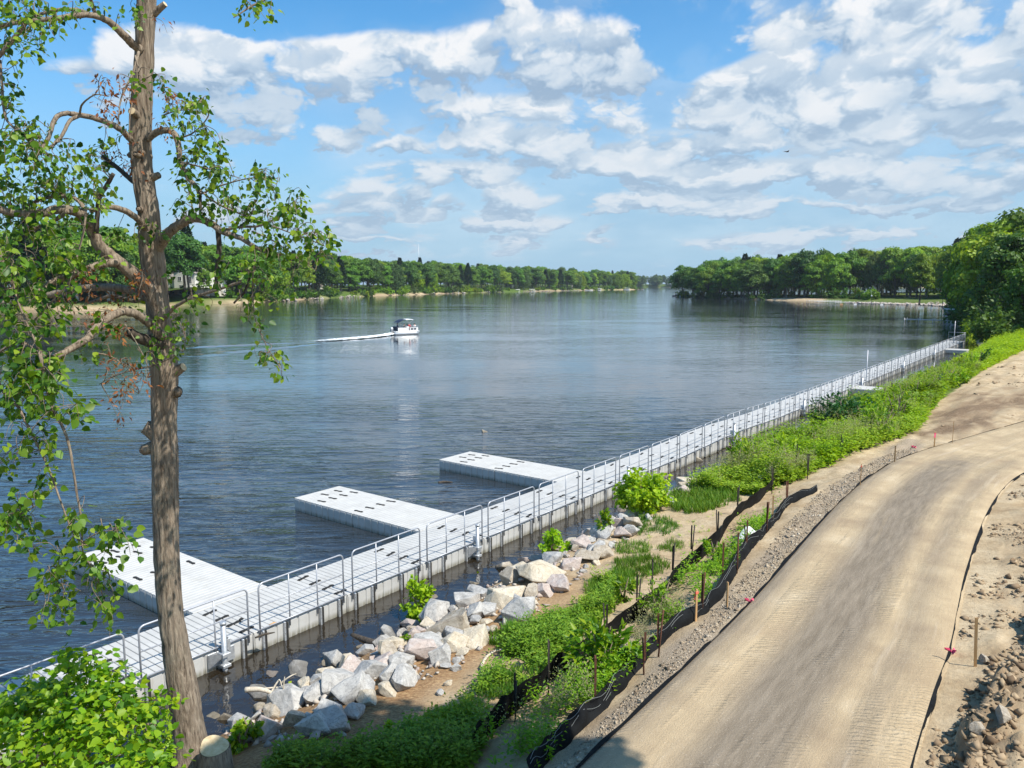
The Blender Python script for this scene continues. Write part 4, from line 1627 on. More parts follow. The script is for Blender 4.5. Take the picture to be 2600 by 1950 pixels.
M['gravel'] = stone_mat('gravel', [(.16, .12, .08), (.33, .26, .18), (.44, .355, .25), (.24, .175, .115), (.52, .45, .35)])
M['rubble'] = stone_mat('rubble', [(.34, .33, .31), (.46, .40, .33), (.50, .46, .40), (.40, .30, .25), (.26, .25, .24)])
M['clod'] = stone_mat('clod', [(.15, .10, .06), (.28, .20, .125), (.40, .30, .19), (.24, .17, .10)])


def scatter_px(n, poly, keep=None):
    """points on the bank spread evenly on the ground inside a photo polygon"""
    xs, ys = [q[0] for q in poly], [q[1] for q in poly]
    corners = [on(x, y, 1.2) for x, y in poly]
    sx = [sn(c.x, c.y) for c in corners]
    s0, s1_ = min(a for a, b in sx) - 1, max(a for a, b in sx) + 1
    n0, n1_ = min(b for a, b in sx) - 1, max(b for a, b in sx) + 1
    out = []
    got = 0
    for _ in range(60):
        s, nn = RNG.uniform(s0, s1_, n * 2), RNG.uniform(n0, n1_, n * 2)
        x, y = xy(s, nn)
        z = terrain_z(s, nn)
        px, py = project(np.stack([x, y, z], -1))
        ok = inpoly(px, py, poly) & (y > 2)
        out.append(np.stack([x, y, z], -1)[ok])
        got += ok.sum()
        if got >= n:
            break
    return np.concatenate(out)[:n]


def patchy(P, f, thr, seed):
    v = fbm(P[:, 0] * f, P[:, 1] * f, seed, 3)
    return P[v > thr]


P = scatter_px(4200, STRIP)
rubble('rubble', P + np.array([0, 0, .02]), RNG.uniform(.025, .10, len(P)), M['rubble'], 'broken stone filling the gaps of the riprap', 'rubble')

GRAV = [(1150, 1690), (1225, 1640), (1330, 1530), (1440, 1425), (1560, 1300), (1640, 1210), (1700, 1130), (1775, 1060), (1840, 1020), (1930, 975), (1975, 962), (1985, 975), (1900, 1012), (1830, 1068), (1770, 1126), (1612, 1302), (1436, 1473), (1280, 1620), (1230, 1670)]
P = scatter_px(9000, GRAV)
rubble('gravel', P, np.where(RNG.random(len(P)) < .06, RNG.uniform(.03, .06, len(P)), RNG.uniform(.010, .028, len(P))), M['gravel'], 'loose gravel strip along the left side of the path', 'gravel')
DIRT = [(1990, 1700), (2032, 1503), (2070, 1401), (2090, 1309), (2110, 1221), (2150, 1106), (2190, 1055), (2260, 1020), (2300, 1300), (2300, 1700)]
P = patchy(scatter_px(9000, DIRT), 1.1, .0, 33)
sz = RNG.uniform(0, 1, len(P)) ** 9 * .085 + .008
rubble('soil_clods', P, sz, M['clod'], 'loose clods of dug soil right of the path', 'soil')
RIDGE = [(2000, 1700), (2040, 1600), (2090, 1500), (2150, 1420), (2260, 1320), (2300, 1480), (2200, 1560), (2110, 1700)]
P = scatter_px(800, RIDGE)
rubble('soil_clods', P + np.array([0, 0, .01]), RNG.uniform(0, 1, len(P)) ** 3 * .085 + .012, M['clod'], 'broken lumps along the cut edge of the dug soil', 'soil')
DIRT2 = [(2000, 945), (1995, 900), (2080, 850), (2160, 790), (2230, 760), (2230, 900), (2100, 935)]
P = patchy(scatter_px(1200, DIRT2), .5, .1, 37)
rubble('soil_clods', P, RNG.uniform(0, 1, len(P)) ** 6 * .16 + .015, M['clod'], 'clods on the bare ground beyond the bend', 'soil')

# far riprap under the lawn
Ps = []
for i in range(1500):
    t = random.uniform(0, 1)
    q = RP[int(t * 24)]
    nn_ = RN[int(t * 24)]
    o = random.uniform(-.5, 4.5)
    x, y = q[0] + nn_[0] * o + random.uniform(-3, 3), q[1] + nn_[1] * o + random.uniform(-3, 3)
    Ps.append((x, y, max(gz(x, y), .05) + .05))
rubble('riprap', np.array(Ps), RNG.uniform(.2, .75, len(Ps)), M['rubble'], 'pale riprap stones below the lawn across the bay', 'riprap')
Ps = []
for i in range(1800):
    k = random.randint(60, len(LEFT_P) - 12)
    o = random.uniform(-.3, 2.4)
    q = LEFT_P[k] + LEFT_N[k] * o + RNG.normal(size=2) * 4
    if float(vnoise(k * .35, 3.0, 8)) < .02:
        continue
    Ps.append((q[0], q[1], off_z(max(o, 0)) + .1))
rubble('riprap', np.array(Ps), RNG.uniform(.25, .9, len(Ps)), M['rubble'], 'pale stones along the far left shore', 'riprap')


# ================================================================== silt fences
def silt_fence(name, px, z0, hgt, stakes, label, lean=.0, sagamp=.1, wire=False, stake_m='steel_dark'):
    t = empty(name, (0, 0, 0), 0, label, 'fence')
    line = spline([tuple(on(x, y, z0)) for x, y in px], 10)
    n, rows = len(line), 7
    V = []
    for i, p in enumerate(line):
        zg = gz(p[0], p[1])
        tt = line[min(i + 1, n - 1)] - line[max(i - 1, 0)]
        side = Vector((tt[1], -tt[0], 0)).normalized()
        for r in range(rows):
            f = r / (rows - 1)
            sag = sagamp * (.5 + fbm(i * .16, 3.0, 9)) * f
            off = lean * f + .06 * math.sin(i * 1.1) * f * (1 - f) * 2 + .07 * float(fbm(i * .25, f * 2.0, 17))
            q = Vector(p) + side * off
            V.append((q.x, q.y, zg - .05 + (hgt - sag) * f))
    me = mesh_np('fabric', np.array(V), grid_faces(n, rows), M['fabric_black'], True)
    obj('fabric', me, t)
    for (x, y, h) in stakes:
        p = on(x, y, z0)
        mb = MB()
        mb.tube([(p.x, p.y, p.z - .2), (p.x + random.uniform(-.08, .08), p.y + random.uniform(-.06, .06), p.z + h * random.uniform(.75, 1.0))], .015, 5)
        mb.cbox(p.x - .017, p.x + .017, p.y - .005, p.y + .005, p.z + h * .3, p.z + h * .9, .002)
        mb.build('stake', M[stake_m], t)
    if wire:
        mb = MB()
        for r in range(3):
            mb.tube([(V[i * rows + rows - 1][0] + .05, V[i * rows + rows - 1][1], V[i * rows + rows - 1][2] - r * .11 + .05 * math.sin(i * .7 + r)) for i in range(0, n)], .0035, 4, cap=False)
        mb.build('wire_mesh', M['wire'], t)
    return t


silt_fence('silt_fence', F1PX, 1.25, .60, [(1185, 1505, 1.05), (1310, 1402, .95), (1375, 1325, .9), (1408, 1285, .9), (1452, 1258, .95), (1492, 1212, 1.0), (1550, 1170, .9), (1112, 1560, .9), (1592, 1112, .9), (1668, 1066, .9)],
           'black silt fence on the river side, wrapped on dark stakes', .12, .16)
silt_fence('silt_fence', F2PX, 1.7, .36, [(1285, 1540, .95), (1420, 1420, .85), (1392, 1458, .8), (1515, 1328, .9), (1560, 1262, 1.0), (1592, 1238, 1.0), (1612, 1196, .9), (1655, 1152, .9), (1700, 1092, .8)],
           'black silt fence next to the path with wire netting and rusty stakes', -.10, .12, True, 'rust')
# the fence goes on through the weeds
silt_fence('silt_fence', [(1740, 1000), (1790, 968), (1840, 945), (1870, 925), (1890, 905)], 1.3, .5, [(x, y, .95) for x, y in [(1755, 985), (1800, 955), (1850, 920), (1900, 880), (1745, 1035), (1720, 1010), (1815, 990), (1780, 940)]],
           'torn black silt fence half buried in the tall weeds', .15, .3)
st_mb = [(1925, 870), (1960, 850), (2010, 830), (1985, 838), (2040, 815), (1940, 905), (1895, 850), (2075, 800), (1870, 860)]
for (x, y) in st_mb:
    p = on(x, y, 1.4)
    o = MB().tube([(0, 0, -.2), (random.uniform(-.08, .08), random.uniform(-.05, .05), 1.15)], .02, 5).cbox(-.028, .028, -.006, .006, .5, 1.12, .002).build('fence_post', M['steel_dark'])
    o.location = p
    tag(o, 'thin dark steel post standing in the tall weeds', 'post', 'steel posts in the weeds')


# ---- survey stakes
def survey_stake(x, y, h, label, ribbon=None, lean=(0, 0), z0=1.9):
    p = on(x, y, z0)
    t = empty('survey_stake', p, random.uniform(0, 3), label, 'stake')
    w = .021
    mb = MB()
    lx, ly = lean
    mb.raw([(-w, -.009, -.2), (w, -.009, -.2), (w, .009, -.2), (-w, .009, -.2), (lx - w, ly - .009, h), (lx + w, ly - .009, h), (lx + w, ly + .009, h), (lx - w, ly + .009, h)],
           [(3, 2, 1, 0), (4, 5, 6, 7), (0, 1, 5, 4), (1, 2, 6, 5), (2, 3, 7, 6), (3, 0, 4, 7)])
    mb.build('lath', M['stake_wood'], t)
    if ribbon:
        m2 = MB()
        m2.cbox(lx * .85 - w * 1.5, lx * .85 + w * 1.5, -.016, .016, h * .86, h * .93, .004)
        m2.raw([(-w, .018, h * .9), (w, .018, h * .9), (w * 2.0, .05, h * .66), (-w * .4, .06, h * .62)], [(0, 1, 2, 3)])
        m2.build('ribbon', M[ribbon], t)
    return t


survey_stake(1503, 1342, .62, 'wooden survey stake with a pink ribbon beside the wire netting', 'orange')
survey_stake(1570, 1312, .50, 'plain short wooden stake on the gravel left of the path')
survey_stake(2108, 1440, .80, 'tall wooden survey stake on the dug soil right of the path', None, (.05, .02))
survey_stake(2057, 958, .85, 'brown stake where the path bends to the right')
survey_stake(2018, 965, .55, 'pale stake with a pink ribbon left of the brown one at the bend', 'pink')
survey_stake(1932, 1002, .62, 'small stake at the tip of the weeds beside the path')
survey_stake(1858, 1052, .7, 'thin stake with an orange ribbon in front of the weeds', 'orange')
survey_stake(1668, 1130, .75, 'wooden stake at the end of the wire netting')
for (x, y, lab) in ((1620, 1303, 'pink ribbon flag on the left edge of the path'), (2055, 1412, 'bright pink ribbon tied at the right edge of the path'), (1975, 968, 'pink ribbon lying at the bend of the path')):
    p = on(x, y, 1.95)
    mb = MB()
    for k in range(3):
        a = k * 2.1 + .4
        mb.raw([(0, 0, .02), (.03 * math.cos(a), .03 * math.sin(a), .09), (.11 * math.cos(a + .3), .11 * math.sin(a + .3), .07 + .02 * k), (.09 * math.cos(a - .2), .09 * math.sin(a - .2), .02)], [(0, 1, 2, 3)])
    mb.tube([(0, 0, -.05), (0, 0, .06)], .006, 5)
    o = mb.build('ribbon_flag', M['pink'])
    o.location = p
    tag(o, lab, 'ribbon')
# white sheet caught in the fence
p = on(1612, 1175, 1.8)
s_ = MB()
g_ = 7
vs = []
for i in range(g_):
    for j in range(g_):
        u, v = i / (g_ - 1) - .5, j / (g_ - 1) - .5
        vs.append((u * .75 + .1 * v, v * .42, .16 + .13 * math.sin(u * 3.2) + .04 * math.sin(7 * v)))
s_.raw(vs, [tuple(int(q) for q in f) for f in grid_faces(g_, g_)], sm=True)
o = s_.build('plastic_sheet', M['white_litter'])
o.location = p
o.rotation_euler = (0, 0, .9)
tag(o, 'crumpled white sheet caught between the two fences', 'litter')
# small white bucket by the fence
mb = MB().tube([(0, 0, 0), (0, 0, .30)], [.11, .14], 14).tube([(0, 0, .285), (0, 0, .31)], .15, 14)
o = mb.build('bucket', M['white_litter'])
p = on(1645, 1048, 1.4); o.location = p
tag(o, 'small white bucket behind the black fence', 'bucket')


# ---- driftwood and sticks
def stick(name, pts, r, m, label, cat='branch', side=()):
    mb = MB()
    P3 = spline(pts, 5)
    mb.tube(P3, np.linspace(r, r * .55, len(P3)), 8)
    for q in side:
        Q = spline(q, 4)
        mb.tube(Q, np.linspace(r * .4, r * .12, len(Q)), 6)
    o = mb.build(name, m)
    return tag(o, label, cat)


def W(x, y, Y=None, z=None):
    if z is not None:
        p = at(x, y, z)
    else:
        p = atY(x, y, Y)
    return tuple(p)


b0 = at(600, 1497, .75)
stick('driftwood', [W(530, 1490, b0.y), W(560, 1489, b0.y), W(585, 1497, b0.y), W(604, 1518, b0.y)], .05, M['driftwood'],
      'bleached driftwood branch with forked twigs over the dark water',
      side=([W(585, 1497, b0.y), W(598, 1475, b0.y + .1), W(605, 1470, b0.y + .1), W(612, 1500, b0.y)], [W(560, 1489, b0.y), W(600, 1485, b0.y + .2), W(622, 1490, b0.y + .2)],
            [W(612, 1505, b0.y), W(613, 1475, b0.y), W(615, 1462, b0.y)], [W(604, 1478, b0.y + .2), W(625, 1462, b0.y + .2), W(640, 1455, b0.y + .3)], [W(604, 1518, b0.y), W(585, 1520, b0.y - .1), W(572, 1530, b0.y - .1)]))
for (pts, r, lab) in (([(1040, 1445), (1052, 1425), (1072, 1412), (1095, 1408)], .03, 'pale bent stick lying on the soil below the grass'),
                      ([(1040, 1445), (1040, 1475), (1043, 1490)], .02, 'thin stick standing out of the mulch'),
                      ([(1015, 1262), (1040, 1252), (1062, 1246)], .05, 'weathered log piece at the water among the stones')):
    stick('stick', [tuple(on(x, y, 1.0) + Vector((0, 0, .06))) for x, y in pts], r, M['driftwood'], lab, 'stick')
p = at(962, 1043, 0)
stick('floating_log', [(p.x - .28, p.y, .0), (p.x, p.y + .04, .03), (p.x + .28, p.y + .02, .01)], .06, M['bark_dark'], 'short log floating between the middle and the farthest finger dock', 'log')
p0, p1 = at(820, 1395, .03), at(760, 1372, -.02)
stick('sunken_log', [tuple(p0), tuple((p0 + p1) / 2), tuple(p1)], .10, M['bark_dark'], 'dark log half under the water by the stones', 'log')
# debris on the deck
for (x, y, w, m, lab) in ((592, 1351, .20, M['stake_wood'], 'orange-brown scrap of wood on the walkway behind the trunk'), (573, 1375, .42, M['bark_dark'], 'stick lying on the walkway behind the trunk'), (522, 1341, .10, M['rubber'], 'small dark lump on the walkway behind the trunk')):
    p = at(x, y, ZT)
    mb = MB().tube([(-w / 2, 0, .02), (0, .03, .03), (w / 2, .02, .02)], [.02, .03, .012], 6)
    o = mb.build('wood_scrap', m)
    o.location = (p.x, p.y, ZT + .01)
    o.rotation_euler = (0, 0, .6)
    tag(o, lab, 'wood scrap')


# ================================================================== plants
def plants(name, P, hmin, hmax, nl, L, m, label, cat, tpl=T_LANCE, spread=.5, up=.5, kind='stuff', stemfrac=.15):
    """many small plants, each with nl leaves round an upright stem"""
    k = len(P)
    h = RNG.uniform(hmin, hmax, k)
    if k:
        h = h * np.clip(1.0 + 1.1 * fbm(P[:, 0] * .8, P[:, 1] * .8, 19, 3), .45, 1.7)
    pi = np.repeat(np.arange(k), nl)
    t = RNG.uniform(stemfrac, 1, k * nl)
    az_ = RNG.uniform(0, 2 * math.pi, k * nl)
    lean_ = RNG.normal(size=(k, 2)) * .12
    r = spread * h[pi] * .16 * RNG.uniform(.1, 1, k * nl)
    base = P[pi] + np.stack([lean_[pi, 0] * t * h[pi] + r * np.cos(az_), lean_[pi, 1] * t * h[pi] + r * np.sin(az_), t * h[pi]], -1)
    u = RNG.uniform(up - .45, up + .45, k * nl)
    A = np.stack([np.cos(az_), np.sin(az_), u], -1)
    N = np.stack([-np.cos(az_) * u, -np.sin(az_) * u, np.ones(k * nl)], -1) + RNG.normal(size=(k * nl, 3)) * .3
    Ls = RNG.uniform(.6, 1.25, k * nl) * L * (1.1 - .45 * t)
    o = obj(name, leaf_mesh(name, base, A, N, Ls, m, tpl))
    return tag(o, label, cat, kind=kind)


def grass(name, P, hmin, hmax, per, m, label):
    k = len(P)
    n = k * per
    pi = np.repeat(np.arange(k), per)
    B = P[pi] + np.stack([RNG.normal(size=n) * .05, RNG.normal(size=n) * .05, np.zeros(n)], -1)
    a = RNG.uniform(0, 6.28, n)
    tl = RNG.uniform(.15, .75, n)
    A = np.stack([np.cos(a) * tl, np.sin(a) * tl, np.ones(n)], -1)
    N = np.stack([np.cos(a), np.sin(a), -tl * .4], -1) * -1
    o = obj(name, leaf_mesh(name, B, A, N, RNG.uniform(hmin, hmax, n), m, T_BLADE))
    return tag(o, label, 'grass', kind='stuff')


# tall weeds covering the bank beyond the silt fences
def weeds_far():
    s = RNG.uniform(23.8, 132, 20000)
    # nearer plants need no more than farther ones per metre, but thin out with distance
    s = 23.8 + (s - 23.8) * RNG.uniform(.25, 1, len(s)) ** .8
    A = profile(s)
    lo = np.where(s < 29, np.maximum(A[:, 1] + 1.0, -10.7), A[:, 1] + 1.15)
    hi = np.where(s < 34, np.interp(s, [23.5, 26, 29, 32, 34.5, 36], [-8.3, -7.4, -6.8, -6.1, -5.6, -5.9]), np.interp(s, [34, 50, 66, 86, 110, 132], [-5.6, -6.8, -6.3, -5.4, -4.5, -4]))
    n = lo + (hi - lo) * RNG.uniform(0, 1, len(s)) ** .9
    z = terrain_z(s, n)
    x, y = xy(s, n)
    return np.stack([x, y, z], -1), s, n


P, s_, n_ = weeds_far()
v = fbm(P[:, 0] * .28, P[:, 1] * .28, 61, 3)
near = s_ < 62
a = near & (v > -.05)
plants('weeds', P[a], .35, .85, 15, .20, M['leaf_weed'], 'tall bright green weeds covering the bank beside the bend', 'weeds', T_LANCE, 1.0, .2)
a = near & (v <= -.05)
plants('weeds', P[a], .3, .65, 14, .17, M['leaf_weed2'], 'yellow-green weeds mixed into the bank growth', 'weeds', T_LANCE, 1.0, .25)
a = near & (v > .10)
Q = patchy(P[a], .6, .02, 66)
plants('weeds', Q, .55, 1.05, 18, .24, M['leaf_mid'], 'taller deep green weeds in patches beside the bend', 'weeds', T_LANCE, .8, .35)
Q = patchy(P[near], .9, .16, 67)
plants('seed_heads', Q, .6, 1.1, 18, .07, M['leaf_pale'], 'pale seeding stalks standing in the bank weeds', 'weeds', T_LANCE, .5, 1.0, stemfrac=.55)
a = ~near
plants('weeds', P[a], .35, .8, 12, .26, M['leaf_weed'], 'weeds running along the bank towards the far trees', 'weeds', T_LANCE, 1.2, .2)

# herbs and grass before, between and behind the silt fences
V2 = [(1000, 1659), (1060, 1570), (1135, 1500), (1225, 1440), (1335, 1350), (1420, 1290), (1480, 1235), (1545, 1175), (1600, 1120), (1660, 1060), (1720, 1010), (1790, 1060), (1700, 1080), (1640, 1150), (1590, 1220), (1545, 1280), (1480, 1340), (1400, 1420), (1330, 1495), (1240, 1585), (1150, 1680)]
P = scatter_px(2600, V2)
fs, fn_ = sn(P[:, 0], P[:, 1])
P = P[(fn_ - kn(F1_K, fs) > .62) | (RNG.random(len(P)) < .25)]
Q = patchy(P, .9, .02, 71)
plants('weeds', Q[Q[:, 1] < 21], .20, .52, 14, .10, M['leaf_weed'], 'green herbs growing between the two silt fences', 'weeds', T_LANCE, 1.0, .4)
Q = patchy(P, 1.1, .10, 75)
plants('seed_heads', Q[Q[:, 1] < 14.5], .35, .7, 26, .045, M['leaf_pale'], 'pale seeding weeds between the fences near the bottom edge', 'weeds', T_LANCE, .9, .9, stemfrac=.45)
V1 = [(760, 1659), (860, 1600), (960, 1560), (1030, 1500), (1075, 1440), (1110, 1390), (1170, 1350), (1235, 1290), (1275, 1255), (1330, 1240), (1340, 1300), (1290, 1350), (1220, 1420), (1160, 1480), (1100, 1540), (1030, 1600), (980, 1659)]
P = scatter_px(2300, V1)
fs, fn_ = sn(P[:, 0], P[:, 1])
P = P[fn_ - kn(F1_K, fs) < -.08]
Q = patchy(P, .9, .04, 81)
plants('ground_cover', Q, .06, .24, 13, .075, M['leaf_weed'], 'low leafy weeds on the soil in front of the silt fence', 'weeds', T_LANCE, 1.6, .25)
Q = patchy(P, 1.3, .12, 82)
plants('ground_cover', Q, .12, .42, 16, .10, M['leaf_mid'], 'darker taller weeds among the low ones', 'weeds', T_LANCE, 1.3, .3)
Q = patchy(P, 1.6, .16, 83)
plants('ground_cover', Q, .08, .30, 12, .09, M['leaf_weed2'], 'yellowish weeds among the low ones', 'weeds', T_LANCE, 1.5, .4)
Q = patchy(P, 1.0, .08, 84)
grass('grass', Q, .08, .22, 9, M['leaf_grass'], 'loose grass among the low weeds')
for (cx, cy, rx, ry, n, hm) in ((1500, 1085, 60, 26, 260, .42), (1410, 1140, 55, 22, 120, .26), (1385, 1225, 60, 22, 150, .28), (1365, 1185, 40, 16, 80, .22), (1300, 1275, 40, 18, 90, .26), (1560, 1075, 40, 20, 110, .4), (1450, 1180, 30, 14, 50, .2),
                                (1090, 1385, 30, 18, 70, .34), (1115, 1370, 22, 14, 60, .36), (1345, 1255, 40, 20, 100, .3)):
    poly = [(cx + rx * math.cos(k * .6), cy + ry * math.sin(k * .6)) for k in range(10)]
    P = scatter_px(n, poly)
    grass('grass_tuft', P, hm * .35, hm * .75, 12, M['leaf_grass'], 'tuft of fresh green grass on the sandy strip')
V3 = [(560, 1680), (600, 1640), (700, 1612), (800, 1580), (900, 1560), (1010, 1530), (1060, 1590), (1010, 1680)]
P = scatter_px(1300, V3)
Q = patchy(P, 1.2, .04, 91)
plants('ground_cover', Q, .12, .45, 14, .11, M['leaf_mid'], 'leafy weeds along the bottom edge on the mulch', 'weeds', T_LANCE, 1.2, .35)
Q = patchy(P, 1.7, .14, 92)
plants('ground_cover', Q, .10, .30, 12, .09, M['leaf_weed'], 'lighter weeds along the bottom edge on the mulch', 'weeds', T_LANCE, 1.3, .35)
SAND = [(1200, 1350), (1300, 1255), (1400, 1150), (1500, 1060), (1600, 1060), (1540, 1150), (1450, 1240), (1330, 1350), (1200, 1450), (1000, 1560), (900, 1560), (1040, 1450)]
P = scatter_px(260, SAND)
plants('seedlings', patchy(P, 2.0, .05, 95), .05, .16, 8, .06, M['leaf_weed2'], 'scattered seedlings on the bare sandy strip', 'weeds', T_LANCE, 1.8, .3)


# ---- single shrubs
def shrub(name, x, y, wpx, hpx, L, m, n, label, z0=.8, tpl=T_CLUMP, droop=-.1, stems=5, cat='shrub', dense=.72, base=None, yoff=0):
    p = on(x, y, z0) if base is None else Vector(base)
    k = perpx(x, y, p.y + yoff)
    w, h = wpx * k * .5, hpx * k
    t = empty(name, p, 0, label, cat)
    mb = MB()
    tips = []
    for i in range(stems):
        a = i * 2.4 + random.uniform(-.3, .3)
        d = Vector((math.cos(a) * w * random.uniform(.2, .75), math.sin(a) * w * random.uniform(.2, .75), h * random.uniform(.55, .9)))
        mb.tube([(0, 0, -.1), d * .5 + Vector((0, 0, h * .08)), d], [.022 + .012 * h, .015 + .006 * h, .006], 6)
        tips.append(d)
    mb.build('stem', M['twig'], t)
    # leaves sit in sprays at the ends of many shoots, so the outline stays ragged
    kt = max(4, n // 34)
    u = rsphere(kt)
    rad = RNG.uniform(.15, 1.12, kt) ** .6
    tip = np.stack([u[:, 0] * rad * w, u[:, 1] * rad * w, h * np.clip(.50 + .56 * u[:, 2] * rad, .10, 1.12)], -1)
    tip[:, 2] *= 1 - .25 * np.hypot(u[:, 0], u[:, 1]) * RNG.uniform(0, 1, kt)
    root_ = tip * np.array([.25, .25, .35])
    ti = RNG.integers(0, kt, n)
    f = RNG.uniform(.25, 1.0, n) ** .55
    sp = max(L * .55, .13 * (w + h * .5))
    Pp = root_[ti] + (tip[ti] - root_[ti]) * f[:, None] + RNG.normal(size=(n, 3)) * sp * .42
    Pp[:, 2] = np.maximum(Pp[:, 2], .03)
    out_ = unit(Pp - np.array([0, 0, h * .45]))
    Nn_ = unit(out_ * .6 + RNG.normal(size=(n, 3)) * .45 + np.array([0, 0, .75]))
    A = unit(.8 * out_ + RNG.normal(size=(n, 3)) * .55 + np.array([0, 0, droop]))
    obj('foliage', leaf_mesh('foliage', Pp, A, Nn_, RNG.uniform(.65, 1.25, n) * L, m, tpl), t)
    return t


shrub('shrub', 902, 1345, 64, 98, .12, M['leaf_weed'], 950, 'upright leafy shoot at the water beside the walkway, nearest of the shoots', .5)
shrub('shrub', 1195, 1203, 62, 66, .12, M['leaf_weed'], 700, 'leafy shoot at the water above the largest pale boulder', .5)
shrub('shrub', 1303, 1158, 44, 66, .11, M['leaf_bush'], 380, 'narrow leafy shoot at the water left of the big round shrub', .5)
shrub('shrub', 1381, 1108, 120, 104, .15, M['leaf_weed'], 2600, 'big round green shrub leaning over the stones at the water', .6)
shrub('shrub', 1036, 1258, 26, 26, .10, M['leaf_bush'], 110, 'small green shoot on the stones between two larger shoots', .6, stems=2)
shrub('shrub', 875, 1393, 24, 22, .09, M['leaf_bush'], 70, 'tiny shoot growing out of a gap of the near heap', .6, stems=2)
shrub('shrub', 622, 1502, 36, 32, .08, M['leaf_bush'], 90, 'little green plant beside the driftwood branch', .7, stems=2)
shrub('shrub', 1300, 1462, 158, 125, .17, M['leaf_bush'], 900, 'bright compound-leaved shrub growing over the silt fence', 1.5, T_LANCE, 0, 7)
shrub('shrub', 1425, 1335, 92, 92, .10, M['leaf_weed'], 900, 'dark green bushy plant between the fences near the survey stake', 1.5, T_LANCE)
shrub('shrub', 1545, 1215, 60, 55, .11, M['leaf_bush'], 400, 'young shrub with pale leaves tied to the stake by the white sheet', 1.5, T_LANCE)
shrub('shrub', 1345, 1300, 46, 62, .12, M['leaf_bush'], 260, 'light green sapling on the sandy strip in front of the fence', 1.2, T_LANCE, stems=2)
shrub('shrub', 1650, 985, 70, 62, .16, M['leaf_weed'], 600, 'shrub at the front corner of the weeds, over the stones', .8)
shrub('shrub', 1825, 925, 150, 80, .26, M['leaf_sumac'], 1300, 'dark green sumac rising above the weeds beside the side float', 1.0, T_LANCE, -.2)
shrub('shrub', 1765, 925, 70, 62, .22, M['leaf_sumac'], 500, 'small dark sumac at the water by the side float', .8, T_LANCE, -.2)
shrub('goldenrod', 1917, 905, 58, 40, .16, M['leaf_gold'], 500, 'clump of yellow goldenrod flowers in the weeds', 1.3, T_LANCE, .5, cat='flowers')
shrub('goldenrod', 1965, 870, 40, 24, .2, M['leaf_gold'], 160, 'smaller yellow flower clump beyond the goldenrod', 1.3, T_LANCE, .5, cat='flowers')
shrub('willow_shrub', 2160, 712, 130, 105, .42, M['leaf_grey'], 2200, 'grey-green willow shrub in front of the dark trees at the right', 1.5, T_LANCE, .2)
shrub('willow_shrub', 2110, 735, 70, 48, .34, M['leaf_weed'], 800, 'light green shrub on the bank near the end of the walkway', 1.2, T_LANCE, .2)
shrub('willow_shrub', 2195, 690, 90, 70, .40, M['leaf_light'], 1200, 'bright shrub at the right edge beside the willow shrub', 1.8, T_LANCE, .2)
shrub('shrub', 2085, 752, 40, 34, .3, M['leaf_weed2'], 300, 'pale bushy shoot right at the end of the walkway', .8, T_LANCE, .2)
for (x, y, w, h, lab) in ((520, 1620, 76, 70, 'round-leaved plant at the foot of the stump'), (545, 1600, 70, 60, 'leafy vine between the stump and the pinkish slab'),
                          (770, 1640, 70, 55, 'broad-leaved weed on the mulch near the bottom edge'), (860, 1600, 60, 46, 'weed tuft at the edge of the shade')):
    shrub('leafy_plant', x, y, w, h, .10, M['leaf_bush'], 220, lab, 1.0, T_HEART, -.2, 3, 'plant')
for i in range(46):
    s_ = random.uniform(25, 70)
    n_lo = float(kn(W_K, s_)) + 2.0
    x, y = xy(s_, random.uniform(max(n_lo, -10.5) if s_ < 29 else n_lo, -7.6 if s_ < 30 else -6.4))
    z = gz(x, y)
    px_, py_ = project((x, y, z))
    k_ = perpx(float(px_), float(py_), y)
    hh = random.uniform(.9, 1.7)
    m_ = random.choice(['leaf_weed', 'leaf_sumac', 'leaf_mid', 'leaf_weed2', 'leaf_bush'])
    o = shrub('tall_weed', float(px_), float(py_), hh * random.uniform(.7, 1.1) / k_, hh / k_, .2, M[m_], 170, 'taller ' + {'leaf_weed': 'bright green', 'leaf_sumac': 'dark green', 'leaf_mid': 'deep green', 'leaf_weed2': 'yellowish green', 'leaf_bush': 'lime green'}[m_]
              + ' plant sticking out of the weeds ' + ('nearest the silt fence' if s_ < 36 else 'beside the bend' if s_ < 48 else 'beyond the side float'), base=(x, y, z), tpl=T_LANCE, droop=.1, stems=3, cat='plant')
    o['group'] = o['label']
shrub('leafy_plant', 360, 1662, 80, 50, .09, M['leaf_bush'], 260, 'yellow-green plant in front of the tree foot', 1.0, T_HEART, -.2, 3, 'plant')

# ================================================================== the basswood tree on the left
TY = at(428, 1640, .75).y
TRUNK = [(418, 1668, 47), (416, 1640, 43), (408, 1580, 37), (397, 1500, 34.5), (379, 1390, 31), (366, 1300, 29), (360, 1200, 29), (357, 1100, 29), (356, 1000, 30.5), (355, 900, 30), (356, 820, 31), (354, 780, 32),
         (345, 700, 28), (335, 600, 27), (325, 520, 26), (321, 450, 23.5), (309, 380, 24), (303, 300, 23.5), (307, 200, 24), (312, 100, 21), (317, 0, 21), (322, -120, 18), (318, -260, 13), (322, -380, 6)]
tree_o = empty('linden_tree', (0, 0, 0), 0, 'tall half-bare linden tree with furrowed grey-brown trunk in front of the walkway', 'tree')


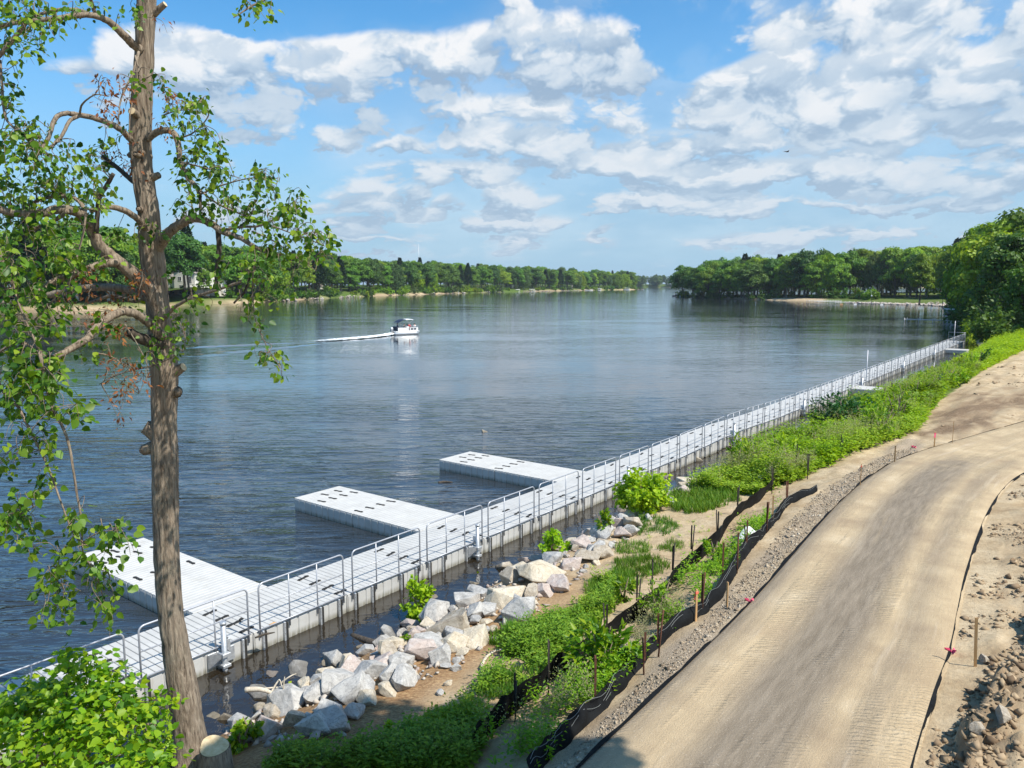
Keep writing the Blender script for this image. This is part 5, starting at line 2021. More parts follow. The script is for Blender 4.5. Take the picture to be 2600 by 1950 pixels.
def trunk_linden():
    pts = []
    for x, y, r in TRUNK:
        p = atY(x, y, TY)
        pts.append((p.x, p.y, p.z, r * .88 * perpx(x, y, TY)))
    Q = spline(pts, 22)
    sides = 72
    ang = np.linspace(0, 2 * math.pi, sides, endpoint=False)
    V = []
    L = np.concatenate([[0], np.cumsum(np.linalg.norm(np.diff(Q[:, :3], axis=0), axis=1))])
    for i, q in enumerate(Q):
        r = q[3]
        # furrows: long ridges round the stem (noise on the unrolled, seamless surface)
        cx, cy = np.cos(ang), np.sin(ang)
        u = ang / (2 * math.pi) * 22
        w = 1.3 * vnoise(np.full(sides, L[i] * 1.2), u * .4, 3)
        e = np.abs(vnoise(u + w + .15 * L[i], np.full(sides, L[i] * 2.6), 5)) + .5 * np.abs(vnoise((u + w) * 2.1, np.full(sides, L[i] * 6.0), 6))
        seam = np.minimum(1, np.minimum(np.arange(sides), sides - np.arange(sides)) / 4)
        e = e * seam + .2 * (1 - seam)
        d = r + (.022 * np.minimum(e, .5) * 2 - .012)
        # swellings and root flare
        flare = 1 + .22 * max(0, 1 - L[i] / .5) * (.5 + .5 * np.cos(ang * 4 + 1))
        d = d * flare + .02 * vnoise(cx * 1.3 + 5, np.full(sides, L[i] * 1.1) + cy, 8)
        V.append(np.stack([q[0] + d * cx, q[1] + d * cy, np.full(sides, q[2])], -1))
    V = np.concatenate(V)
    rows = len(Q)
    i = np.arange(rows * sides).reshape(rows, sides)
    j = np.roll(i, -1, axis=1)
    Fc = np.stack([i[:-1], j[:-1], j[1:], i[1:]], -1).reshape(-1, 4)
    return obj('trunk', mesh_np('trunk', V, Fc, M['bark'], True), tree_o)


trunk_linden()
SAMPLES = []        # (px, py, world) along all limbs: twigs start here


def limb(pts, r0, r1, d0=0.0, d1=0.0, name='branch', m='bark', per=6, rec=True):
    """pts photo points; d0..d1 depth relative to the trunk in metres"""
    n = len(pts)
    P3 = []
    for i, (x, y) in enumerate(pts):
        f = i / (n - 1)
        p = atY(x, y, TY + d0 + (d1 - d0) * f)
        P3.append((p.x, p.y, p.z, (r0 + (r1 - r0) * f) * .86 * perpx(x, y, TY + d0 + (d1 - d0) * f)))
    Q = spline(P3, per)
    for k in range(len(Q)):
        Q[k, :3] += RNG.normal(size=3) * min(.004, Q[k, 3] * .06)
    mb = MB().tube([tuple(q[:3]) for q in Q], [max(.003, q[3]) for q in Q], 10 if r0 > 4 else 6)
    o = mb.build(name, M[m], tree_o)
    if rec:
        for q in Q[2:]:
            px, py = project(q[:3])
            SAMPLES.append((float(px), float(py), q[:3].copy(), len(SAMPLES)))
    return o


limb([(303, 108), (283, 92), (262, 70), (235, 46), (205, 34), (170, 33), (120, 40), (60, 46), (-20, 58)], 11, 4.5, -.1, -1.2)
limb([(230, 42), (205, 36), (170, 22), (120, 22), (60, 40), (-10, 66)], 6, 3, -.3, -.6)
limb([(207, 34), (198, 5), (188, -40), (170, -120)], 5, 3, -.4, -.9)
limb([(300, 95), (303, 50), (302, 0), (305, -80)], 4, 3, -.2, -.4)
limb([(300, 112), (286, 160), (262, 212), (255, 270)], 4, 1.5, -.25, -.7)
limb([(292, 120), (300, 165), (282, 240), (280, 300)], 2.5, 1, -.3, -.6)
limb([(285, 305), (262, 281), (225, 262), (175, 249), (135, 246), (116, 262), (104, 300), (82, 332)], 8, 4.5, -.1, -1.0)
limb([(172, 249), (150, 262), (132, 296), (108, 320)], 5, 3.5, -.5, -.9)
limb([(172, 249), (178, 225), (205, 205), (235, 208)], 3, 1, -.5, -.9)
limb([(-10, 130), (20, 95), (60, 45)], 6, 5, -.9, -.9)
limb([(0, 130), (5, 190), (15, 260), (70, 300), (100, 330)], 4, 2, -.9, -1.2)
limb([(318, 498), (300, 476), (270, 455), (235, 447), (195, 455)], 9, 6, -.1, -.9)
limb([(352, 720), (340, 670), (318, 622), (280, 585), (250, 562), (215, 530), (192, 485), (170, 460), (130, 452), (90, 460), (45, 462), (-30, 445)], 19, 9, .0, -1.3)
limb([(255, 566), (215, 572), (170, 590), (110, 612), (70, 640)], 10, 8, -.5, -1.2)
limb([(335, 655), (280, 626), (200, 621), (120, 634), (60, 650), (-20, 658)], 10, 8, .3, .9)
limb([(330, 640), (290, 650), (240, 640), (190, 655)], 7, 3, .5, 1.0)
limb([(352, 745), (325, 738), (300, 730), (278, 716)], 17, 12, -.1, -.5, m='bark_dark')
limb([(352, 728), (325, 700), (300, 682), (265, 673), (230, 690), (202, 714), (185, 735), (150, 755), (118, 773)], 12, 8, -.15, -1.6)
limb([(208, 505), (211, 455), (215, 427), (232, 398), (245, 375)], 6, 5, -.8, -.9, m='bark_dark')
limb([(318, 408), (288, 392), (258, 366), (222, 338)], 7, 5, .1, .5, m='bark_dark')
limb([(195, 492), (165, 430), (90, 430), (20, 470)], 6, 3, -.8, -.5)
limb([(150, 455), (110, 480), (60, 500)], 6, 4, -1, -.7)
# right side
limb([(318, 300), (345, 283), (372, 285), (385, 310), (390, 350), (405, 382), (425, 405), (432, 425)], 9, 5, -.1, -.5)
limb([(432, 425), (433, 450), (431, 472)], 4.5, 2.5, -.5, -.55, m='bark_dark')
limb([(340, 540), (352, 518), (368, 500), (395, 481), (425, 472), (455, 482), (480, 500), (520, 515), (560, 538), (605, 552)], 15, 4, .0, -1.0)
limb([(470, 488), (473, 540), (468, 590), (468, 628)], 7, 5, -.45, -.55, m='bark_dark')
limb([(352, 690), (380, 662), (420, 641), (470, 626), (520, 608)], 5, 3, -.3, -1.0)
limb([(540, 600), (528, 630), (505, 655)], 3, 2.5, -.9, -.9, m='bark_dark')
limb([(425, 405), (470, 440), (540, 470), (620, 500), (700, 530)], 3, 1.2, -.5, -1.0)
limb([(432, 420), (480, 400), (540, 385), (600, 385)], 2.5, 1, -.5, -.8)
limb([(480, 498), (520, 490), (560, 488), (600, 470), (650, 450)], 4, 1.5, -.5, -1.1)
limb([(545, 500), (590, 520), (640, 555), (690, 590)], 2.5, 1, -.8, -1.1)
limb([(385, 300), (420, 285), (450, 250), (440, 225)], 2.5, 1, -.3, -.6)
limb([(350, 250), (380, 240), (420, 235)], 2, 1, -.1, -.4)
limb([(550, 560), (545, 620), (552, 690), (575, 745), (605, 795)], 2, 1, -1, -1.2)
limb([(390, 350), (440, 362), (520, 385)], 2.5, 1, -.4, -.5)
limb([(400, 375), (420, 460), (450, 490)], 2, 1, -.4, -.6)
limb([(330, -150), (430, -110), (540, -70), (575, -10), (540, 15), (505, 38)], 8, 1.2, 0, -1.0)
limb([(322, -100), (250, -110), (120, -70), (20, -20), (-40, 60)], 9, 4, 0, -1.2)
# hanging leaders at the left, nearer to the bridge
limb([(186, 452), (181, 500), (165, 560), (155, 602), (115, 648), (55, 712)], 3, 2, -1.3, -1.6, m='twig')
limb([(-5, 530), (25, 610), (50, 680), (85, 757)], 3.2, 2.5, -1.7, -2.0, m='twig')
limb([(85, 757), (110, 870), (132, 915), (150, 965), (165, 1060), (176, 1125), (180, 1195), (205, 1230)], 4.5, 1.5, -2.0, -2.3)
limb([(40, 880), (60, 920), (100, 1000), (130, 1080), (160, 1155), (190, 1180)], 3.6, 1.5, -2.0, -2.3)
limb([(-30, 800), (10, 850), (40, 880)], 4, 3.6, -2.0, -2.0)
limb([(-20, 1160), (30, 1120), (80, 1090), (120, 1050)], 2, 1, -2.2, -2.3)
limb([(180, 1170), (215, 1150), (260, 1145)], 1.6, 1, -2.3, -2.4)
limb([(165, 1150), (130, 1200), (125, 1270)], 1.6, 1, -2.3, -2.4)
limb([(-30, 780), (40, 740), (100, 770)], 4, 2, -1.8, -2.0)
limb([(270, 700), (300, 750), (320, 800), (300, 850)], 1.6, .8, -.7, -.9)
limb([(370, 772), (330, 790), (285, 800), (240, 815), (215, 830)], 2.4, 1, -.3, -1.0, m='bark_dark')
limb([(205, 762), (240, 770), (275, 795)], 2, 1.2, -1.2, -1.2, m='twig')
limb([(372, 665), (385, 690), (400, 730), (395, 760)], 1.4, .7, -.3, -.5)


# knots and sawn stubs on the trunk
def stub(x, y, r, ln, direction, cut=True, name='branch_stub'):
    p = atY(x, y, TY)
    k = perpx(x, y, TY)
    d = Vector(direction).normalized()
    base = p
    mb = MB()
    mb.tube([base - d * .06, base + d * ln * .4, base + d * ln], [r * k * 1.5, r * k * 1.15, r * k], 12, 0, cap=False)
    if cut:
        mb.tube([base + d * (ln - .004), base + d * (ln + .002)], [r * k * .97, r * k * .94], 12, 1, sm=False)
    else:
        mb.tube([base + d * ln * .9, base + d * (ln + r * k * .5)], [r * k, r * k * .35], 12, 0)
    return mb.build(name, [M['bark'], M['wood_cut']], tree_o)


stub(383, 800, 9, .12, (.9, -.25, .45))
stub(374, 845, 12, .10, (.9, -.4, -.1), False)
stub(330, 930, 15, .12, (-.8, -.3, .55))
stub(326, 968, 11, .12, (-.85, -.4, -.2), False)
stub(305, 258, 8, .24, (-.05, -.9, .25))
stub(328, 384, 7, .13, (.8, -.3, .2), False)
stub(316, 338, 6, .20, (-.3, -.9, 0), False)
stub(300, 338, 6, .13, (-.9, -.3, .1), False)
stub(338, 24, 6, .16, (.85, -.2, .5))
stub(312, 455, 6, .22, (.1, -.9, 0), False)

# ---- leaves: clusters hang from twigs that start at the nearest limb
REG = [  # cx, cy, rx, ry, clusters, kind (g green, d dead), leaf length
    (40, 60, 75, 45, 22, 'g', .085), (110, 28, 70, 24, 12, 'g', .085), (30, 15, 60, 30, 14, 'g', .085), (185, 10, 35, 18, 3, 'g', .085), (15, 180, 24, 70, 14, 'g', .085), (45, 90, 40, 30, 8, 'g', .085),
    (90, 75, 30, 22, 6, 'g', .085), (60, 285, 60, 26, 8, 'g', .085), (275, 28, 38, 26, 6, 'g', .08), (215, 195, 30, 38, 6, 'd', .08), (270, 200, 22, 40, 6, 'd', .08), (240, 240, 22, 24, 3, 'd', .08),
    (232, 330, 25, 26, 5, 'd', .08), (282, 345, 18, 40, 6, 'd', .08), (352, 165, 14, 16, 4, 'g', .085), (300, 180, 14, 20, 3, 'g', .08), (345, 40, 8, 16, 1, 'd', .08),
    (390, 236, 52, 26, 13, 'g', .085), (372, 206, 38, 13, 6, 'd', .075), (430, 222, 34, 13, 7, 'g', .085), (372, 280, 18, 14, 3, 'd', .075), (425, 285, 32, 28, 8, 'g', .085), (450, 330, 40, 22, 9, 'g', .085),
    (405, 320, 34, 30, 7, 'g', .085), (420, 352, 50, 18, 7, 'g', .085), (392, 395, 30, 24, 7, 'g', .085), (470, 385, 46, 24, 11, 'g', .085), (405, 440, 40, 30, 9, 'g', .085), (470, 440, 46, 24, 10, 'g', .085),
    (560, 392, 50, 34, 13, 'g', .085), (592, 372, 30, 22, 6, 'g', .085), (625, 430, 46, 36, 13, 'g', .085), (530, 450, 56, 28, 13, 'g', .085), (590, 485, 62, 34, 16, 'g', .085), (655, 485, 40, 36, 13, 'g', .085),
    (700, 520, 34, 24, 9, 'g', .085), (500, 480, 40, 20, 6, 'g', .085), (620, 545, 60, 26, 12, 'g', .085), (545, 548, 50, 26, 9, 'g', .085), (500, 590, 46, 34, 9, 'g', .085), (580, 600, 50, 36, 9, 'g', .085),
    (690, 560, 28, 28, 6, 'g', .085), (560, 650, 40, 24, 6, 'g', .085), (520, 668, 26, 18, 4, 'g', .085), (430, 645, 34, 14, 4, 'g', .085), (398, 688, 26, 26, 6, 'g', .085), (400, 735, 18, 16, 3, 'g', .085),
    (578, 758, 30, 14, 5, 'g', .085), (602, 790, 10, 18, 3, 'g', .085), (556, 758, 16, 8, 2, 'g', .085), (545, 700, 24, 14, 3, 'g', .085), (525, 12, 40, 16, 7, 'g', .085), (570, 16, 18, 14, 3, 'g', .085),
    (45, 310, 60, 50, 26, 'g', .09), (120, 350, 60, 42, 22, 'g', .09), (60, 395, 75, 50, 30, 'g', .09), (155, 410, 60, 42, 20, 'g', .09), (40, 470, 60, 46, 24, 'g', .09), (190, 345, 38, 36, 10, 'g', .09),
    (240, 308, 30, 18, 6, 'g', .09), (210, 425, 40, 40, 10, 'g', .09), (120, 500, 80, 34, 18, 'g', .09), (30, 560, 55, 54, 26, 'g', .095), (110, 560, 60, 42, 20, 'g', .095), (180, 575, 50, 28, 10, 'g', .09),
    (40, 640, 55, 44, 24, 'g', .095), (115, 640, 60, 40, 16, 'g', .095), (60, 700, 65, 34, 18, 'g', .095), (140, 690, 36, 30, 8, 'g', .09), (300, 500, 24, 16, 3, 'g', .085), (262, 505, 22, 14, 3, 'g', .085),
    (330, 585, 20, 8, 2, 'g', .085), (285, 600, 38, 24, 7, 'd', .085), (190, 604, 40, 20, 6, 'd', .085), (235, 652, 40, 24, 8, 'd', .085), (165, 645, 36, 18, 5, 'd', .085), (255, 722, 34, 20, 6, 'd', .085),
    (250, 790, 36, 40, 7, 'd', .08), (290, 830, 36, 30, 9, 'd', .08), (262, 880, 14, 26, 3, 'd', .08), (205, 680, 30, 22, 5, 'd', .085), (230, 690, 30, 22, 6, 'g', .09), (200, 760, 30, 20, 5, 'g', .085), (330, 765, 22, 24, 4, 'g', .085),
    (290, 640, 30, 24, 5, 'g', .085), (350, 712, 36, 12, 6, 'g', .085), (350, 592, 24, 8, 2, 'g', .08), (320, 500, 26, 10, 3, 'g', .085), (376, 760, 10, 10, 2, 'g', .085),
    (60, 785, 62, 40, 26, 'g', .105), (98, 835, 44, 50, 26, 'g', .105), (36, 850, 46, 40, 16, 'g', .105), (132, 805, 16, 28, 5, 'g', .1), (55, 930, 50, 28, 9, 'g', .105), (160, 890, 24, 12, 4, 'g', .1), (110, 962, 26, 18, 4, 'g', .1),
    (14, 1000, 30, 22, 5, 'g', .1), (180, 880, 20, 10, 2, 'g', .1), (70, 1105, 50, 50, 14, 'g', .105), (25, 1130, 34, 36, 8, 'g', .105), (165, 1130, 26, 36, 7, 'g', .105), (232, 1140, 38, 16, 7, 'g', .105), (268, 1160, 14, 16, 3, 'g', .1),
    (120, 1235, 40, 50, 11, 'g', .105), (200, 1190, 40, 26, 9, 'g', .105), (225, 1240, 34, 36, 9, 'g', .105), (120, 1310, 34, 28, 8, 'g', .105), (228, 1325, 24, 28, 6, 'g', .105), (60, 1175, 30, 24, 5, 'g', .105), (100, 1040, 20, 30, 4, 'g', .1),
]
SX = np.array([(s[0], s[1]) for s in SAMPLES])
SW = np.array([s[2] for s in SAMPLES])
LP, LA, LN, LL, LD = [], [], [], [], []
twig = MB()
for (cx, cy, rx, ry, n, kind, L) in REG:
    for _ in range(max(1, int(n * .88 + .5))):
        while True:
            a, b = random.uniform(-1, 1), random.uniform(-1, 1)
            if a * a + b * b <= 1:
                break
        x, y = cx + a * rx, cy + b * ry
        d = (SX[:, 0] - x) ** 2 + (SX[:, 1] - y) ** 2 * 1.2
        cand = np.argsort(d)[:6]
        i = int(random.choice(list(cand)))
        root = SW[i]
        p = np.array(atY(x, y, float(root[1]) + random.uniform(-.75, .55)))
        mid = (root + p) / 2 + np.array([random.uniform(-.08, .08), random.uniform(-.08, .08), random.uniform(.0, .12)])
        Q = spline([root, mid, p, p + np.array([random.uniform(-.1, .1), random.uniform(-.1, .1), -.14])], 4)
        twig.tube([tuple(q) for q in Q], np.linspace(.0055, .0018, len(Q)), 4, cap=False)
        k = random.randint(5, 11) if kind == 'g' else random.randint(7, 13)
        for _k in range(k):
            f = random.uniform(.45, 1)
            q = Q[int(f * (len(Q) - 1))]
            off = RNG.normal(size=3) * .055
            LP.append(q + off)
            LA.append((off[0] * 7 + RNG.normal() * .4, off[1] * 7 + RNG.normal() * .4, -.55 + RNG.normal() * .35))
            LN.append(np.array([RNG.normal() * .55, -.25 + RNG.normal() * .55, .75 + RNG.normal() * .3]))
            LL.append(L * random.uniform(.45, 1.2) * (1.0 if kind == 'd' else 1))
            LD.append(kind == 'd')
o = twig.build('twigs', M['twig'], tree_o)
o['kind'] = 'stuff'
LP, LA, LN, LL, LD = np.array(LP), np.array(LA), np.array(LN), np.array(LL), np.array(LD)


def single_leaves(parent, P, A, N, L, me, inv=None):
    A, B, Nn = frames(A, N)
    for k in range(len(P)):
        o = bpy.data.objects.new('leaf', me)
        C.objects.link(o)
        o.parent = parent
        m = Matrix([(*(A[k] * L[k]),), (*(B[k] * L[k]),), (*(Nn[k] * L[k]),)]).transposed().to_4x4()
        m.translation = Vector(P[k])
        o.matrix_local = m


def one_leaf(m, tpl=T_HEART):
    return mesh_np('leaf', tpl[0], tpl[1], m)


px, py = project(LP)
inside_ = (px > 0) & (px < 2212) & (py > 0) & (py < 1659) & ~LD
score = np.where(inside_, LL / LP[:, 1], 0)
pick = np.argsort(-score)[:300]
single_leaves(tree_o, LP[pick], LA[pick], LN[pick], LL[pick], one_leaf(M['leaf_linden']))
rest = np.ones(len(LP), bool)
rest[pick] = False
g_ = rest & ~LD
o = obj('foliage', leaf_mesh('foliage', LP[g_], LA[g_], LN[g_], LL[g_], M['leaf_linden'], T_HEART), tree_o)
o['kind'] = 'stuff'
o = obj('dead_leaves', leaf_mesh('dead_leaves', LP[LD], LA[LD], LN[LD], LL[LD], M['leaf_dead'], T_LANCE), tree_o)
o['kind'] = 'stuff'
o['label'] = 'withered red-brown leaves'

# ---- sawn stump beside the trunk
sp = atY(462, 1611, 10.35)
p = Vector((sp.x, sp.y, gz(sp.x, sp.y)))
print('STUMP', p, sp)
t = empty('tree_stump', (p.x, p.y, p.z), 0, 'freshly sawn pale stump at the foot of the linden tree', 'stump')
mb = MB()
top = sp.z - p.z
ring = lambda r, z: [(r * (1 + .08 * math.sin(3 * w + 1)) * math.cos(w), r * (1 + .08 * math.sin(3 * w + 1)) * math.sin(w), z + .05 * math.cos(w - 2.2)) for w in [2 * math.pi * k / 28 for k in range(28)]]
R0 = 31 * perpx(462, 1612, p.y)
rs = [(R0 * 1.25, -.3), (R0 * 1.12, top * .4), (R0, top - .02), (R0 * .97, top)]
vs = [v for r, z in rs for v in ring(r, z)]
fs = []
for r in range(3):
    for k in range(28):
        fs.append((r * 28 + k, r * 28 + (k + 1) % 28, (r + 1) * 28 + (k + 1) % 28, (r + 1) * 28 + k))
mb.raw(vs, fs, 0, True)
mb.build('stump_side', M['bark'], t)
mb = MB()
mb.raw([(v[0] * .97, v[1] * .97, v[2] + .003) for v in ring(R0 * .97, top)], [tuple(range(28))])
mb.build('sawn_face', M['wood_cut'], t)


# ---- big shrub in the lower left corner
def corner_shrub():
    Y0 = 9.2
    c = atY(120, 1640, Y0)
    g = gz(c.x, c.y)
    t = empty('viburnum_shrub', (c.x, c.y, g), 0, 'bright yellow-green shrub filling the lower left corner in front of the walkway', 'shrub')
    base = np.array([c.x, c.y, g])
    tips = [(150, 1425, 0), (100, 1490, .3), (195, 1440, .2), (240, 1470, .4), (255, 1520, .1), (55, 1515, .2), (10, 1550, .1), (290, 1540, .5), (335, 1520, .5), (360, 1520, .6), (310, 1600, .3), (210, 1560, -.4), (120, 1560, -.5),
            (40, 1580, -.5), (170, 1620, -.7), (80, 1640, -.7), (260, 1630, -.5), (-40, 1540, 0), (-60, 1600, -.3), (330, 1650, .0), (220, 1500, 0), (145, 1500, -.1), (40, 1520, 0), (100, 1530, .6), (180, 1580, .5)]
    st = MB()
    P, A, N, L = [], [], [], []
    wts = [55, 95, 75, 70, 105, 95, 105, 60, 45, 30, 120, 190, 190, 190, 200, 200, 170, 120, 120, 130, 130, 130, 120, 110, 130]
    for (x, y, dy), w in zip(tips, wts):
        q = np.array(atY(x, y, Y0 + dy))
        mid = base * .45 + q * .55 + np.array([0, 0, .35])
        Q = spline([base + RNG.normal(size=3) * np.array([.15, .15, 0]), mid, q], 8)
        st.tube([tuple(v - base) for v in Q], np.linspace(.022, .006, len(Q)), 6)
        rr = .13 + .0016 * w
        for k in range(int(w * 1.35)):
            u = rsphere(1)[0]
            pos = q + u * rr * random.uniform(.2, 1.15) * np.array([1.25, 1.25, .9]) + np.array([0, 0, -.05 * rr])
            P.append(pos - base)
            nn = unit(np.array([[u[0] * .5, u[1] * .5 - .15, .9]]) + RNG.normal(size=(1, 3)) * .55)[0]
            N.append(nn)
            A.append(np.array([u[0] + RNG.normal() * .7, u[1] + RNG.normal() * .7, -.2 + RNG.normal() * .45]))
            L.append(random.uniform(.05, .135))
    st.build('stem', M['twig'], t)
    P, A, N, L = map(np.array, (P, A, N, L))
    px, py = project(P + base)
    sc_ = np.where((px > 5) & (px < 2200) & (py > 0) & (py < 1650), L / (P[:, 1] + base[1]) * (1 + .6 * (P[:, 2] / 2.5)), 0)
    pick = np.argsort(-sc_)[:300]
    single_leaves(t, P[pick], A[pick], N[pick], L[pick], one_leaf(M['leaf_bush']))
    r = np.ones(len(P), bool); r[pick] = False
    o = obj('foliage', leaf_mesh('foliage', P[r], A[r], N[r], L[r], M['leaf_bush'], T_HEART), t)
    o['kind'] = 'stuff'


corner_shrub()
shrub('willow_shoot', 330, 1640, 110, 150, .10, M['leaf_weed'], 420, 'narrow-leaved shoots between the corner shrub and the trunk', .6, T_LANCE, .3)

# ---- the tree by the bridge whose shade falls along the bottom edge
Pc, Ac, Nc, Lc = crown_round(14000, 2.3, 1.9, 11.2, 40, .26, seed=901)
t = empty('maple_tree', (5.3, 4.7, 2.1), 0, 'tree beside the viewpoint, out of the picture, shading the weeds at the bottom edge', 'tree')
MB().tube([(4.2, -2.4, -.6), (4.1, -2.3, 1), (3.4, -2.0, 4), (2.0, -1.2, 7.5), (.8, -.4, 10.2), (0, 0, 12)], [.3, .25, .21, .16, .1, .04], 10).build('trunk', M['bark_far'], t)
obj('crown', leaf_mesh('crown', Pc, Ac, Nc, Lc, M['leaf_mid']), t)

# ================================================================== boats
M['pontoon'] = grained('pontoon_metal', (.55, .56, .57), (.66, .67, .68), 4, .35, 0, metal=.6)
M['white_paint'] = grained('white_gelcoat', (.76, .76, .75), (.82, .82, .81), 3, .35, 0)
M['navy'] = grained('navy_vinyl', (.012, .018, .04), (.03, .04, .07), 6, .5, 0)
M['glass_dark'] = mat('tinted_glass', (.02, .025, .03), .08)
M['skin'] = grained('skin', (.48, .28, .20), (.56, .34, .25), 9, .55, 0)
M['hair'] = grained('hair', (.02, .014, .010), (.05, .035, .02), 40, .6, 0)
M['shirt_red'] = grained('red_cloth', (.45, .05, .06), (.6, .10, .10), 20, .8, 0)
M['shirt_navy'] = grained('navy_cloth', (.015, .02, .06), (.03, .04, .10), 20, .8, 0)
M['shirt_white'] = grained('white_cloth', (.7, .7, .7), (.8, .8, .8), 20, .8, 0)
M['shirt_black'] = grained('black_cloth', (.015, .015, .018), (.03, .03, .035), 20, .8, 0)


def skin_body(name, verts, edges, radii, m, parent, sub=1):
    me = bpy.data.meshes.new(name)
    me.from_pydata(verts, edges, [])
    me.materials.append(m)
    o = bpy.data.objects.new(name, me)
    link(o, parent)
    o.modifiers.new('skin', 'SKIN').use_smooth_shade = True
    for i, r in enumerate(radii):
        me.skin_vertices[0].data[i].radius = (r, r)
    me.skin_vertices[0].data[0].use_root = True
    s = o.modifiers.new('sub', 'SUBSURF')
    s.levels = s.render_levels = sub
    return o


def seated_person(parent_xform, loc, rz, shirt, label, reach=0.0):
    """seated figure, hips at loc, facing local +X"""
    t = empty('person', parent_xform @ Vector(loc), rz, label, 'person')
    t.scale = (.9, .9, .9)
    v = [(0, 0, .08), (0, 0, .30), (.02, 0, .50), (.02, 0, .60), (.05, 0, .72), (.07, 0, .82),          # pelvis, waist, chest, neck, head
         (.0, .10, .06), (.40, .12, .08), (.46, .12, -.34), (.58, .12, -.38),
         (.0, -.10, .06), (.40, -.12, .08), (.46, -.12, -.34), (.58, -.12, -.38),
         (.0, .20, .50), (.12, .25, .26), (.34 + reach, .18, .24), (.43 + reach, .17, .25),
         (.0, -.20, .50), (.12, -.25, .26), (.34 + reach, -.18, .24), (.43 + reach, -.17, .25)]
    e = [(0, 1), (1, 2), (2, 3), (3, 4), (4, 5), (0, 6), (6, 7), (7, 8), (8, 9), (0, 10), (10, 11), (11, 12), (12, 13), (2, 14), (14, 15), (15, 16), (16, 17), (2, 18), (18, 19), (19, 20), (20, 21)]
    r = [.15, .13, .14, .055, .095, .085, .095, .07, .05, .045, .095, .07, .05, .045, .06, .045, .035, .04, .06, .045, .035, .04]
    skin_body('body', v, e, r, M['skin'], t)
    skin_body('shirt', [v[0], v[1], v[2], (.02, 0, .56), v[14], v[15], v[18], v[19]], [(0, 1), (1, 2), (2, 3), (2, 4), (4, 5), (2, 6), (6, 7)], [.165, .15, .16, .09, .075, .06, .075, .06], shirt, t)
    skin_body('shorts', [v[0], v[6], v[7], v[10], v[11]], [(0, 1), (1, 2), (0, 3), (3, 4)], [.165, .11, .085, .11, .085], M['shirt_black'], t)
    mb = MB()
    mb.tube([(.03, 0, .74), (.035, 0, .80), (.04, 0, .86), (.045, 0, .895)], [.104, .112, .095, .04], 12)
    mb.build('hair', M['hair'], t)
    f = MB()
    f.tube([(.135, 0, .77), (.165, 0, .755)], [.016, .012], 6)          # nose
    f.tube([(.13, .035, .79), (.142, .035, .79)], .010, 6, 1)
    f.tube([(.13, -.035, .79), (.142, -.035, .79)], .010, 6, 1)
    f.tube([(.14, -.025, .715), (.145, 0, .712), (.14, .025, .715)], .007, 5, 1)
    f.build('face', [M['skin'], M['hair']], t)
    return t


